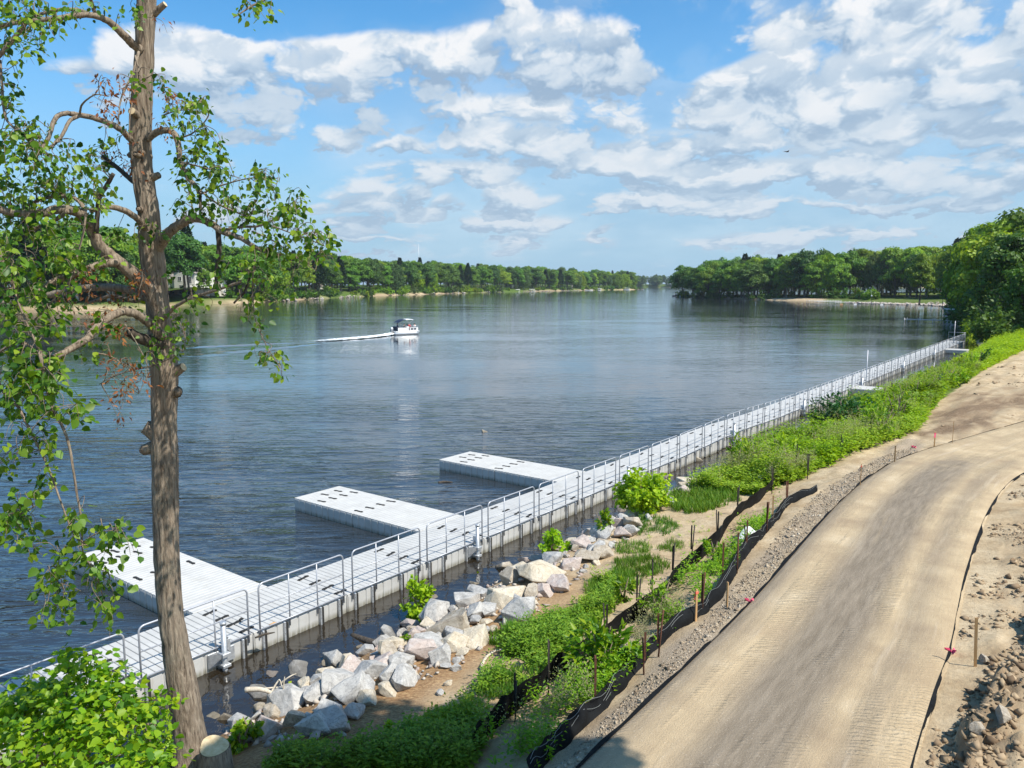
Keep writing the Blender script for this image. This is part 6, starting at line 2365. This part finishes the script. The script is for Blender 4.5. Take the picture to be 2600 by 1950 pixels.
def pontoon_boat():
    st, bo = at(846, 724.5, 0), at(903, 720.0, 0)
    hd = math.radians(33)
    L = 5.9
    c = (st + bo) / 2
    t = empty('pontoon_boat', (c.x, c.y, .0), hd, 'white pontoon boat with a canopy speeding across the open river', 'boat')
    t.scale = (.72, .80, .95)
    X = Matrix.Translation((c.x, c.y, 0)) @ Matrix.Rotation(hd, 4, 'Z') @ Matrix.Diagonal((.72, .80, .95, 1))
    for s in (-1, 1):
        mb = MB().tube([(-L / 2, s * .92, .20), (-L / 2 + .1, s * .92, .20), (L / 2 - .9, s * .92, .22), (L / 2 - .35, s * .92, .30), (L / 2, s * .92, .42)], [.24, .31, .31, .25, .05], 14)
        mb.build('pontoon', M['pontoon'], t)
    MB().cbox(-L / 2 + .15, L / 2 - .15, -1.22, 1.22, .50, .60, .02).build('deck', M['white_paint'], t)
    # side walls: white panels with a rail
    for s in (-1, 1):
        mb = MB()
        y0, y1 = (1.14, 1.19) if s > 0 else (-1.19, -1.14)
        mb.cbox(-L / 2 + .7, -.15, y0, y1, .605, 1.15, .02)
        mb.cbox(.55, L / 2 - .45, y0, y1, .605, 1.15, .02)
        mb.raw([(-.15, y1 + .002 * s, .62), (.5, y1 + .002 * s, 1.18), (.42, y1 + .002 * s, 1.18), (-.3, y1 + .002 * s, .62)], [(0, 1, 2, 3), (3, 2, 1, 0)])
        mb.build('side_panel', M['white_paint'], t)
        MB().tube([(-L / 2 + .7, s * 1.165, .62), (-L / 2 + .7, s * 1.165, 1.25), (L / 2 - .45, s * 1.165, 1.30), (L / 2 - .40, s * 1.165, .62)], .022, 8).build('rail', M['alu'], t)
        MB().cbox(.75, 1.35, s * 1.195 - .004, s * 1.195 + .004, .78, 1.05, .001).cbox(1.5, 2.05, s * 1.195 - .004, s * 1.195 + .004, .78, 1.05, .001).build('dark_inset', M['navy'], t)
    MB().cbox(L / 2 - .5, L / 2 - .45, -1.1, 1.1, .605, 1.15, .02).build('bow_panel', M['white_paint'], t)
    # seats, console, stern cushion
    for (x0, x1, y0, y1) in ((-2.3, -1.2, -1.08, 1.08), (1.1, 2.3, .55, 1.1), (1.1, 2.3, -1.1, -.55)):
        mb = MB().cbox(x0, x1, y0, y1, .605, 1.0, .05)
        if y0 < -.6 and y1 > .6:
            mb.cbox(x0 - .05, x0 + .18, y0, y1, 1.003, 1.35, .06)
        else:
            s = 1 if y1 > 0 else -1
            mb.cbox(x0, x1, s * 1.1 - .16 if s > 0 else -1.12, 1.12 if s > 0 else -1.1 + .16, 1.003, 1.28, .05)
        mb.build('seat', M['navy'], t)
    mb = MB().cbox(-.1, .45, -.95, -.35, .605, 1.35, .06)
    mb.build('console', M['white_paint'], t)
    MB().tube([(-.16, -.65 + .18 * math.cos(a), 1.32 + .18 * math.sin(a)) for a in np.linspace(0, 6.28, 16)], .015, 6).build('steering_wheel', M['rubber'], t)
    MB().raw([(.32, -1.0, 1.36), (.32, -.3, 1.36), (.18, -.35, 1.72), (.18, -.95, 1.72), (.34, -1.0, 1.36), (.34, -.3, 1.36), (.20, -.35, 1.72), (.20, -.95, 1.72)], [(0, 1, 2, 3), (7, 6, 5, 4)]).build('windscreen', M['glass_dark'], t)
    # canopy: pale front half, dark rear flap
    def cloth(x0, x1, z0, zc, z1):
        n, m = 7, 7
        vs = []
        for i in range(n):
            f = i / (n - 1)
            x = x0 + (x1 - x0) * f
            zz = z0 * (1 - f) ** 2 + 2 * zc * f * (1 - f) + z1 * f * f
            for j in range(m):
                g = j / (m - 1) * 2 - 1
                vs.append((x, g * 1.15, zz - .10 * g ** 4))
        up = vs + [(v[0], v[1], v[2] - .03) for v in vs]
        fs = [tuple(int(q) for q in f) for f in grid_faces(n, m)]
        return MB().raw(up, fs + [tuple(q + n * m for q in reversed(f)) for f in fs], sm=True)
    cloth(-.2, 1.5, 2.50, 2.62, 2.48).build('canopy', M['white_paint'], t)
    cloth(-2.2, -.22, 2.02, 2.62, 2.50).build('canopy_flap', M['navy'], t)
    for s in (-1, 1):
        MB().tube([(-.6, s * 1.165, 1.25), (1.45, s * 1.13, 2.42)], .02, 6).tube([(-.6, s * 1.165, 1.25), (-2.15, s * 1.13, 2.0)], .02, 6).tube([(1.0, s * 1.165, 1.28), (-.2, s * 1.13, 2.42)], .02, 6).build('canopy_frame', M['alu'], t)
    # outboard
    mb = MB().cbox(-L / 2 - .45, -L / 2 + .05, -.24, .24, .55, 1.20, .12)
    e = mb.build('outboard_motor', M['galv'], t)
    MB().cbox(-L / 2 - .33, -L / 2 - .08, -.09, .09, -.35, .548, .02).build('leg', M['steel_dark'], e)
    MB().cbox(-L / 2 - .46, -L / 2 + .06, -.245, .245, .70, .80, .001).build('band', M['navy'], e)
    seated_person(X, (-1.75, .15, 1.0), hd, M['shirt_navy'], 'person in a navy top sitting at the stern under the dark flap')
    seated_person(X, (-.55, -.62, .98), hd, M['shirt_black'], 'person in black steering the boat', .08)
    seated_person(X, (1.5, .82, 1.0), hd - 1.57, M['shirt_red'], 'person in red sitting on the side bench')
    seated_person(X, (1.9, -.82, 1.0), hd + 1.57, M['shirt_white'], 'person in a white top sitting near the bow')
    return c, hd, L * .72


BC, BH, BL = pontoon_boat()


def wake_material():
    m = bpy.data.materials.new('foam')
    m.use_nodes = True
    nt = NT(m.node_tree)
    b = nt.n['Principled BSDF']
    b.inputs['Base Color'].default_value = (.80, .82, .82, 1)
    b.inputs['Roughness'].default_value = .7
    tc = nt.node('ShaderNodeTexCoord')
    u, v, _ = nt.sep(tc.outputs['UV'])
    P = nt.node('ShaderNodeNewGeometry').outputs['Position']
    n = nt.noise(nt.mapping(P, (.8, 2.2, 1), (0, 0, .3)), 1.4, 5, .7)
    a = nt.sub(nt.mul(nt.smooth(nt.m('ABSOLUTE', nt.sub(v, .5)), .12, .5, 1, 0), nt.smooth(u, 0, 1, 1.3, .36)), nt.mul(n, 1.15))
    nt.put(b.inputs['Alpha'], nt.smooth(a, .0, .35))
    return m


M['foam'] = wake_material()


def wake():
    s = Vector((BC.x, BC.y, 0)) - Vector((math.cos(BH), math.sin(BH), 0)) * (BL / 2 + .1)
    pts = [tuple(s), tuple(at(800, 729, 0)), tuple(at(740, 733.5, 0)), tuple(at(690, 737, 0)), tuple(at(630, 741, 0)), tuple(at(540, 747, 0))]
    Q = spline(pts, 14)
    T = unit(np.gradient(Q, axis=0))
    N = np.stack([-T[:, 1], T[:, 0], T[:, 0] * 0], -1)
    n, m = len(Q), 9
    V, UV = [], []
    for i in range(n):
        f = i / (n - 1)
        w = 1.1 + 2.6 * f
        for j in range(m):
            g = j / (m - 1) - .5
            z = .04 + .34 * (1 - f) ** 1.3 * math.exp(-(g * 4) ** 2) + .16 * (1 - f) * float(vnoise(i * .9, j * 1.3, 4))
            q = Q[i] + N[i] * g * 2 * w
            V.append((q[0], q[1], max(.012, z if 0 < j < m - 1 else .012)))
            UV.append((f, j / (m - 1)))
    me = mesh_np('wake', np.array(V), grid_faces(n, m), M['foam'], True)
    uvl = me.uv_layers.new(name='UVMap')
    li = np.empty(len(me.loops), np.int32)
    me.loops.foreach_get('vertex_index', li)
    uvl.data.foreach_set('uv', np.array(UV, np.float32)[li].ravel())
    tag(obj('wake_foam', me), 'white foam trail behind the pontoon boat', 'wake', kind='stuff')
    # the low swell that spreads from it
    for k, (a, b, h, w) in enumerate((((640, 740), (385, 752), .16, 1.1), ((690, 742), (400, 771), .12, 1.2))):
        A_, B_ = at(*a, 0), at(*b, 0)
        V = []
        d = (B_ - A_).normalized()
        nn = Vector((-d.y, d.x, 0))
        for i in range(60):
            f = i / 59
            for j in range(9):
                g = j / 8 * 2 - 1
                q = A_.lerp(B_, f) + nn * (g * w * (1 + f) + .8 * float(fbm(f * 6, k * 3.0, 7)))
                V.append((q.x, q.y, .006 + h * math.sin(math.pi * f) ** .5 * (math.cos(g * math.pi) * .5 + .5) * (.7 + .6 * float(vnoise(f * 22, k, 3)))))
        o = obj('swell', mesh_np('swell', np.array(V), grid_faces(60, 9), M['water'], True))
        tag(o, kind='structure')


wake()


def moored_boat(x, y, wpx, rz, label, lift=True, dark=False, z0=0.0):
    p = at(x, y, 0)
    k = perpx(x, y, p.y)
    L = max(4.6, wpx * k)
    t = empty('moored_boat', (p.x, p.y, z0), rz, label, 'boat')
    n = 9
    vs, fs = [], []
    for i in range(n):
        f = i / (n - 1)
        w = (1.0 - max(0, (f - .5) / .5) ** 2 * .95) * 1.05
        xx = -L / 2 + L * f
        up = .15 * f * f
        vs += [(xx, -w, .75 + up), (xx, -w * .75, .05 + up), (xx, w * .75, .05 + up), (xx, w, .75 + up)]
    for i in range(n - 1):
        for a in range(3):
            fs.append((i * 4 + a, i * 4 + a + 1, i * 4 + 5 + a, i * 4 + 4 + a))
        fs.append((i * 4 + 3, i * 4, i * 4 + 4, i * 4 + 7))
    fs.append((0, 3, 2, 1))
    MB().raw(vs, fs).build('hull', M['navy'] if dark else M['white_paint'], t)
    MB().cbox(-L * .15, L * .15, -.7, .7, .78, 1.25, .1).build('windscreen', M['glass_dark'], t)
    if lift:
        MB().cbox(-L * .45, L * .42, -1.3, 1.3, 2.15, 2.40, .2).build('canopy', M['navy'] if dark else M['white_paint'], t)
        mb = MB()
        for sx in (-.40, .36):
            for sy in (-1.2, 1.2):
                mb.tube([(L * sx, sy, -.8), (L * sx, sy, 2.15)], .05, 6)
        mb.build('lift_frame', M['alu'], t)
    return t


for (x, y, w, rz, lift, txt) in ((790, 639.2, 15, .9, True, 'white covered boat lift, nearest of the boats on the far left shore'), (836, 637.6, 22, .2, False, 'low white boat pulled up on the sandy far left shore'),
                                 (873, 636.6, 22, .1, True, 'wide white boat under a canopy below the lawn gap of the far left shore'), (1008, 632.9, 16, .3, True, 'white boat at a dock by the pale bank, middle of the far left shore'),
                                 (1066, 631.6, 16, .2, False, 'white boat under drooping trees on the far left shore'), (1118, 630.4, 12, .6, True, 'small boat lift left of the pale dead trunk'),
                                 (1149, 629.8, 15, .2, True, 'boat lift right beside the pale dead trunk'), (1272, 627.6, 18, .2, False, 'reddish-roofed boat shed landing, long low white boat'),
                                 (1295, 627.3, 9, .4, True, 'tiny boat lift near the far bend'), (1354, 626.2, 14, .2, True, 'last boat lift before the far bend')):
    moored_boat(x, y, w, rz, txt, lift)
moored_boat(1461, 640.5, 18, .4, 'dark canopied boat at the tip of the wooded point', True, True)
moored_boat(1476, 641.5, 16, .2, 'white boat moored just right of the dark canopied one at the point', True)
moored_boat(2052, 690, 26, 1.1, 'white boat in the shade under the trees on the near bank', True)
moored_boat(2068, 700, 24, .9, 'second white boat, nearer, under the overhanging trees', False)


# small wooden docks on the far shores
def jetty(x, y, L, rz, label, w=1.4, m='dock'):
    p = at(x, y, 0)
    t = empty('jetty', (p.x, p.y, 0), rz, label, 'dock')
    k = max(3, int(L / 2.5))
    for i in range(k):
        o = MB().cbox(i * L / k + .02, (i + 1) * L / k - .02, -w / 2, w / 2, .38, .52, .02).build('plank_panel', M[m], t)
    mb = MB()
    for i in range(k + 1):
        for s in (-1, 1):
            mb.tube([(i * L / k, s * (w / 2 + .06), -1), (i * L / k, s * (w / 2 + .06), .8)], .05, 6)
    mb.build('pile', M['galv'], t)
    return t


jetty(1745, 652.2, 15, .15, 'long low landing dock at the boat ramp across the bay', 2.0)
jetty(1765, 654.0, 10, .10, 'second landing dock in front of the boat ramp', 2.0)
jetty(1800, 655.5, 12, .55, 'sloping gangway dock at the left end of the riprap', 2.0)
jetty(1250, 628.4, 22, 2.8, 'pale dock on the far left shore near the bend')
jetty(985, 633.8, 10, 2.6, 'low dock beside the pale bank on the far left shore')
jetty(2048, 697, 8, 2.4, 'shaded dock beside the boats under the near trees', 1.6)


# ================================================================== houses
M['siding'] = grained('cream_siding', (.66, .63, .57), (.74, .71, .65), 2, .8, 0, stretch=(.2, .2, 9))
M['roof_grey'] = grained('shingle_roof', (.20, .17, .15), (.30, .265, .235), 3, .9, .02, stretch=(1, 1, 5))
M['pane'] = mat('window_pane', (.03, .04, .045), .1)
M['trim'] = mat('white_trim', (.75, .74, .71), .6)


def window(parent, x, y, z, w, h):
    f = MB()
    for (a, b, c, d) in ((-w / 2 - .1, w / 2 + .1, h / 2, h / 2 + .1), (-w / 2 - .1, w / 2 + .1, -h / 2 - .12, -h / 2), (-w / 2 - .1, -w / 2, -h / 2, h / 2), (w / 2, w / 2 + .1, -h / 2, h / 2), (-.03, .03, -h / 2, h / 2)):
        f.box(x + a, x + b, y - .08, y + .02, z + c, z + d)
    o = f.build('window', M['trim'], parent)
    MB().box(x - w / 2, x + w / 2, y - .03, y + .015, z - h / 2, z + h / 2).build('pane', M['pane'], o)


def house(x, y, rz, w, d, hw, hr, label, wins, cat='house', wing=None, deck=False, chim=True, z=None):
    g = z
    t = empty('house', (x, y, g), rz, label, cat)
    # gable towards the river (-y), ridge runs back
    mb = MB()
    prof = [(-w / 2, -1.5), (w / 2, -1.5), (w / 2, hw), (0, hw + hr), (-w / 2, hw)]
    mb.xprism(prof, 0, d)
    mb.build('wall', M['siding'], t)
    e = .5
    sl = hr / (w / 2)
    rm = MB()
    for s in (-1, 1):
        rm.xprism([(s * (w / 2 + e), hw - e * sl + .02), (s * (w / 2 + e), hw - e * sl + .24), (0, hw + hr + .24), (0, hw + hr + .02)], -e, d + e)
    r = rm.build('roof', M['roof_grey'], t)
    if chim:
        MB().box(w * .12, w * .12 + 1.2, d * .4, d * .4 + 1.2, hw + hr * .3, hw + hr + 1.0).build('chimney', M['siding'], r)
    for (wx, wz, ww, wh) in wins:
        window(t, wx, 0, wz, ww, wh)
    if wing:
        wx0, wx1, wh, wr = wing
        m2 = MB().box(wx0, wx1, d * .25, d * .9, -1.5, wh)
        m2.build('wing_wall', M['siding'], t)
        ym = d * .575
        r2 = MB()
        for s in (-1, 1):
            ye_ = ym + s * (d * .325 + .5)
            vs = [(wx0 - .4, ye_, wh - .1), (wx1 + .4, ye_, wh - .1), (wx1 + .4, ym, wh + wr), (wx0 - .4, ym, wh + wr)]
            vs += [(a, b, c + .2) for a, b, c in vs]
            r2.raw(vs, [(0, 1, 2, 3), (7, 6, 5, 4), (0, 4, 5, 1), (2, 6, 7, 3), (1, 5, 6, 2), (3, 7, 4, 0)])
        r2.build('wing_roof', M['roof_grey'], t)
    if deck:
        dk = MB().box(w / 2 - 3.5, w / 2 + 3.5, -3.0, -.02, 2.75, 2.95)
        dk.build('balcony', M['trim'], t)
        pm = MB()
        for px_ in np.linspace(w / 2 - 3.3, w / 2 + 3.3, 5):
            pm.box(px_ - .12, px_ + .12, -2.95, -2.7, -.5, 2.74)
            pm.box(px_ - .05, px_ + .05, -2.95, -2.85, 2.953, 3.9)
        pm.box(w / 2 - 3.5, w / 2 + 3.5, -2.97, -2.87, 3.9, 4.0)
        pm.build('balcony_post', M['trim'], t)
    return t


def hz(x, y, Y):
    return atY(x, y, Y)


p = hz(400, 636, HOUSE_Y)
house(p.x, p.y, -.25, 9.5, 9, 8.4, 3.0, 'cream gabled house above the lawn, showing right of the tree trunk', [(-2.1, 6.1, 1.4, 1.5), (-1.6, 2.9, 1.6, 1.4), (2.6, 5.6, 1.3, 2.6), (-1.2, .8, 1.0, 1.3), (1.8, 1.1, 1.6, 2.0), (3.6, 1.1, 1.5, 2.0)],
      wing=(-15.5, -4.76, 6.0, 2.0), deck=True, z=p.z)
p = hz(466, 632, HOUSE_Y + 14)
house(p.x, p.y, .5, 8, 9, 4.6, 2.6, 'house with a grey-brown roof half hidden by trees, right of the cream house', [(-2.0, 2.6, 1.3, 1.3), (1.5, 2.6, 1.3, 1.3)], chim=False, z=p.z)
for (x, y, s, txt) in ((966, 627, .7, 'small pale house glimpsed under the trees on the far left bank'), (1134, 622, .8, 'pale house above the dead trunk on the far left bank'), (1316, 621, .75, 'white cottage among the trees near the far bend'),
                       (760, 632, .6, 'white cabin between trunks on the far left bank')):
    lpx, lpy = project(np.column_stack([LEFT_P, np.zeros(len(LEFT_P))]))
    k_ = int(np.argmin(np.where(LEFT_P[:, 1] > 200, np.abs(lpx - x - 14), 1e9)))
    q = LEFT_P[k_] + LEFT_N[k_] * 27
    house(q[0], q[1], -.3, 9 * s, 8, 4.2 * s, 2.4, txt, [(-2, 2.2, 1.3, 1.3), (1.6, 2.2, 1.6, 1.3)], chim=False, z=4.0)

# small trees, hedges and lawn shrubs by the house
for (x, y, h, txt) in ((442, 637, 11.0, 'dark tree standing in front of the cream house'),):
    p = hz(x, y, HOUSE_Y - 8)
    tree('oak2', p.x, p.y, p.z - .3, h, .7, txt)
for (x, y, h, k, w) in ((388, 600, 22, 'oak1', 1.1), (355, 600, 21, 'maple1', 1.1), (420, 600, 21, 'maple2', 1.0), (330, 610, 20, 'oak0', 1.0), (500, 610, 19, 'oak3', 1.1), (455, 605, 20, 'maple0', 1.0), (478, 600, 21, 'oak2', 1.0), (300, 610, 20, 'oak2', 1.1), (270, 612, 20, 'maple2', 1.1)):
    p = hz(x, y, HOUSE_Y + 28)
    tree(k, p.x, p.y, 4.5, h, w, DESC[k.rstrip('0123456789')] + ' behind the houses on the left bank', 'trees behind the houses')
for (x, y, w, h, txt) in ((372, 634, 6, 16, 'pointed dark conifer bush at the left corner of the cream house'), (393, 632, 6, 14, 'second pointed conifer bush by the cream house'), (412, 632, 5, 12, 'third pointed conifer bush by the cream house')):
    p = hz(x, y, HOUSE_Y - 4)
    shrub('conifer_bush', x, y, w, h, .5, M['leaf_pine'], 260, txt, base=(p.x, p.y, p.z))
for (x, y, w, h, m) in ((470, 650, 40, 26, 'leaf_weed'), (500, 652, 34, 22, 'leaf_mid'), (450, 648, 30, 20, 'leaf_mid'), (520, 648, 40, 30, 'leaf_dark'), (560, 648, 30, 26, 'leaf_weed'), (535, 640, 50, 40, 'leaf_mid')):
    q = at(x, y + 3, 0)
    p = hz(x, y, q.y + 6)
    shrub('bank_shrub', x, y, w, h, 1.0, M[m], 700, 'rounded green shrub on the sandy bank below the houses', base=(p.x, p.y, max(.3, p.z)))['group'] = 'shrubs on the bank below the houses'
# undergrowth along the far left shore
for i in range(150):
    k = random.randint(62, len(LEFT_P) - 8)
    o = random.uniform(.8, 7)
    q = LEFT_P[k] + LEFT_N[k] * o + RNG.normal(size=2) * 2.5
    zz = off_z(o)
    px_, py_ = project((q[0], q[1], zz))
    if 340 < px_ < 560:
        continue
    kk = perpx(float(px_), float(py_), q[1])
    hh = random.uniform(2.5, 6)
    s = shrub('bank_shrub', float(px_), float(py_), hh * 1.5 / kk, hh / kk, .9, M[random.choice(['leaf_mid', 'leaf_light', 'leaf_dark', 'leaf_grey', 'leaf_mid'])], 420, 'leafy undergrowth bush at the foot of the trees on the far left shore',
              base=(q[0], q[1], zz - .3), stems=2)
    s['group'] = 'bushes along the far left shore'
for i in range(60):
    t = random.uniform(0, 1)
    k = int(t * (len(RP) - 1))
    px_, py_ = project((RP[k][0], RP[k][1], 0))
    mn = row_min(float(px_))
    o = mn + random.uniform(-1.5, 2)
    q = RP[k] + RN[k] * o
    if 1835 < px_ < 2040:
        continue
    zz = gz(q[0], q[1])
    px_, py_ = project((q[0], q[1], zz))
    kk = perpx(float(px_), float(py_), q[1])
    hh = random.uniform(2.5, 6)
    s = shrub('bank_shrub', float(px_), float(py_), hh * 1.5 / kk, hh / kk, .8, M[random.choice(['leaf_mid', 'leaf_light', 'leaf_dark', 'leaf_dark'])], 420, 'leafy bush at the foot of the wood across the bay', base=(q[0], q[1], zz - .3), stems=2)
    s['group'] = 'bushes across the bay'
for i in range(26):
    s_k = 112 + i * 7.5
    nn_ = float(kn(W_K, s_k)) + random.uniform(.8, 3)
    x, y = xy(s_k, nn_)
    zz = gz(x, y)
    px_, py_ = project((x, y, zz))
    kk = perpx(float(px_), float(py_), y)
    hh = random.uniform(3, 6.5)
    s = shrub('bank_shrub', float(px_), float(py_), hh * 1.4 / kk, hh / kk, .5, M[random.choice(['leaf_dark', 'leaf_dark', 'leaf_mid'])], 900, 'dark bush over the water of the near bank, ' + ('just past the walkway end' if i < 5 else 'by the shaded boats' if i < 11 else 'between the shaded boats and the lawn' if i < 20 else 'nearest the lawn'), base=(x, y, zz - .3), stems=2)
    s['group'] = s['label']


# ================================================================== across the bay: car, lamps, signs
def car(x, y, rz, label):
    p = at(x, y, 1.9)
    t = empty('parked_car', (p.x, p.y, gz(p.x, p.y)), rz, label, 'car')
    body = [(-2.2, .35), (2.2, .35), (2.25, .65), (2.1, .88), (1.2, .98), (.55, 1.45), (-1.0, 1.48), (-1.9, 1.02), (-2.22, .95)]
    MB().xprism(body, -.86, .86).build('body', M['white_paint'], t)
    g = MB()
    for s in (-1, 1):
        y0 = s * .862
        g.raw([(1.05, y0, 1.0), (.52, y0, 1.38), (-.95, y0, 1.41), (-1.6, y0, 1.03)], [(0, 1, 2, 3) if s < 0 else (3, 2, 1, 0)])
    g.build('window', M['glass_dark'], t)
    for sx in (-1.35, 1.35):
        for sy in (-.80, .80):
            w = MB().tube([(sx, sy - .1, .33), (sx, sy + .1, .33)], .33, 16).build('wheel', M['rubber'], t)
            MB().tube([(sx, sy + .105 * (1 if sy > 0 else -1), .33), (sx, sy + .112 * (1 if sy > 0 else -1), .33)], .2, 12).build('rim', M['galv'], w)
    for sy in (-.6, .6):
        MB().cbox(2.2, 2.27, sy - .18, sy + .18, .66, .80, .01).build('headlight', M['white_litter'], t)
    return t


car(1998, 649, .2, 'white car parked on the lot behind the lawn across the bay')
for (x, y, txt) in ((1882, 652, 'tall lamp post at the lot across the bay'), (2036, 656, 'lamp post at the right end of the lawn across the bay')):
    p = at(x, y, 1.6)
    z = gz(p.x, p.y)
    t = empty('lamp_post', (p.x, p.y, z), 0, txt, 'lamp post')
    MB().tube([(0, 0, 0), (0, 0, 5.0)], [.10, .06], 8).build('pole', M['steel_dark'], t)
    MB().tube([(0, 0, 5.0), (0, 0, 5.15), (0, 0, 5.5), (0, 0, 5.6)], [.1, .22, .2, .05], 10).build('lantern', M['white_paint'], t)
for (x, y, c, txt) in ((1818, 650, 'stake_wood', 'orange and white notice board beside the boat ramp'), (1848, 650, 'white_paint', 'small white sign on a post left of the lawn'), (1905, 651, 'white_paint', 'white notice board near the lamp post across the bay')):
    p = at(x, y, 1.4)
    z = gz(p.x, p.y)
    t = empty('notice_board', (p.x, p.y, z), 0, txt, 'sign')
    MB().tube([(0, .05, 0), (0, .05, 1.2)], .06, 6).build('post', M['stake_wood'], t)
    MB().cbox(-.55, .55, -.03, .03, .8, 2.0, .02).build('board', M[c], t)

# thin mast far behind the left wood, and a bird high over the river
p = atY(905, 575, 1900)
MB().tube([(0, 0, -20), (0, 0, 72)], [.55, .4], 6)
o = MB().tube([(0, 0, -40), (0, 0, 54)], [.6, .35], 6).build('radio_mast', M['galv'])
o.location = p
tag(o, 'thin radio mast rising far behind the left wood', 'mast')
p = atY(1700, 328, 60)
t = empty('flying_bird', p, .4, 'small dark bird flying high over the river', 'bird')
MB().tube([(-.16, 0, 0), (-.10, 0, .0), (0, 0, .01), (.09, 0, .015), (.14, 0, .02), (.19, 0, .015)], [.008, .03, .045, .035, .028, .004], 8).raw([(-.14, 0, .0), (-.24, -.05, .0), (-.24, .05, .0)], [(0, 1, 2), (2, 1, 0)]).build('body', M['hair'], t)
for s in (-1, 1):
    vs = [(.07, s * .03, .02), (-.06, s * .03, .02), (-.03, s * .2, .08), (.06, s * .18, .08), (-.05, s * .34, .03)]
    MB().raw(vs + [(a, b, c - .008) for a, b, c in vs], [(0, 1, 2, 3), (3, 2, 4), (8, 7, 6, 5), (9, 7, 8)]).build('wing', M['hair'], t)


# ================================================================== the air
hz_ = bpy.data.materials.new('haze')
hz_.use_nodes = True
ht = NT(hz_.node_tree)
ht.n.clear()
ho = ht.node('ShaderNodeOutputMaterial')
hv = ht.node('ShaderNodeVolumePrincipled')
hv.inputs['Color'].default_value = (.80, .90, 1.0, 1)
hv.inputs['Density'].default_value = .00009
hv.inputs['Anisotropy'].default_value = .2
ht.l.new(hv.outputs[0], ho.inputs['Volume'])
o = MB().box(-9200, 9200, -3200, 15200, -4.0, 75).build('haze', hz_)
tag(o, kind='stuff')
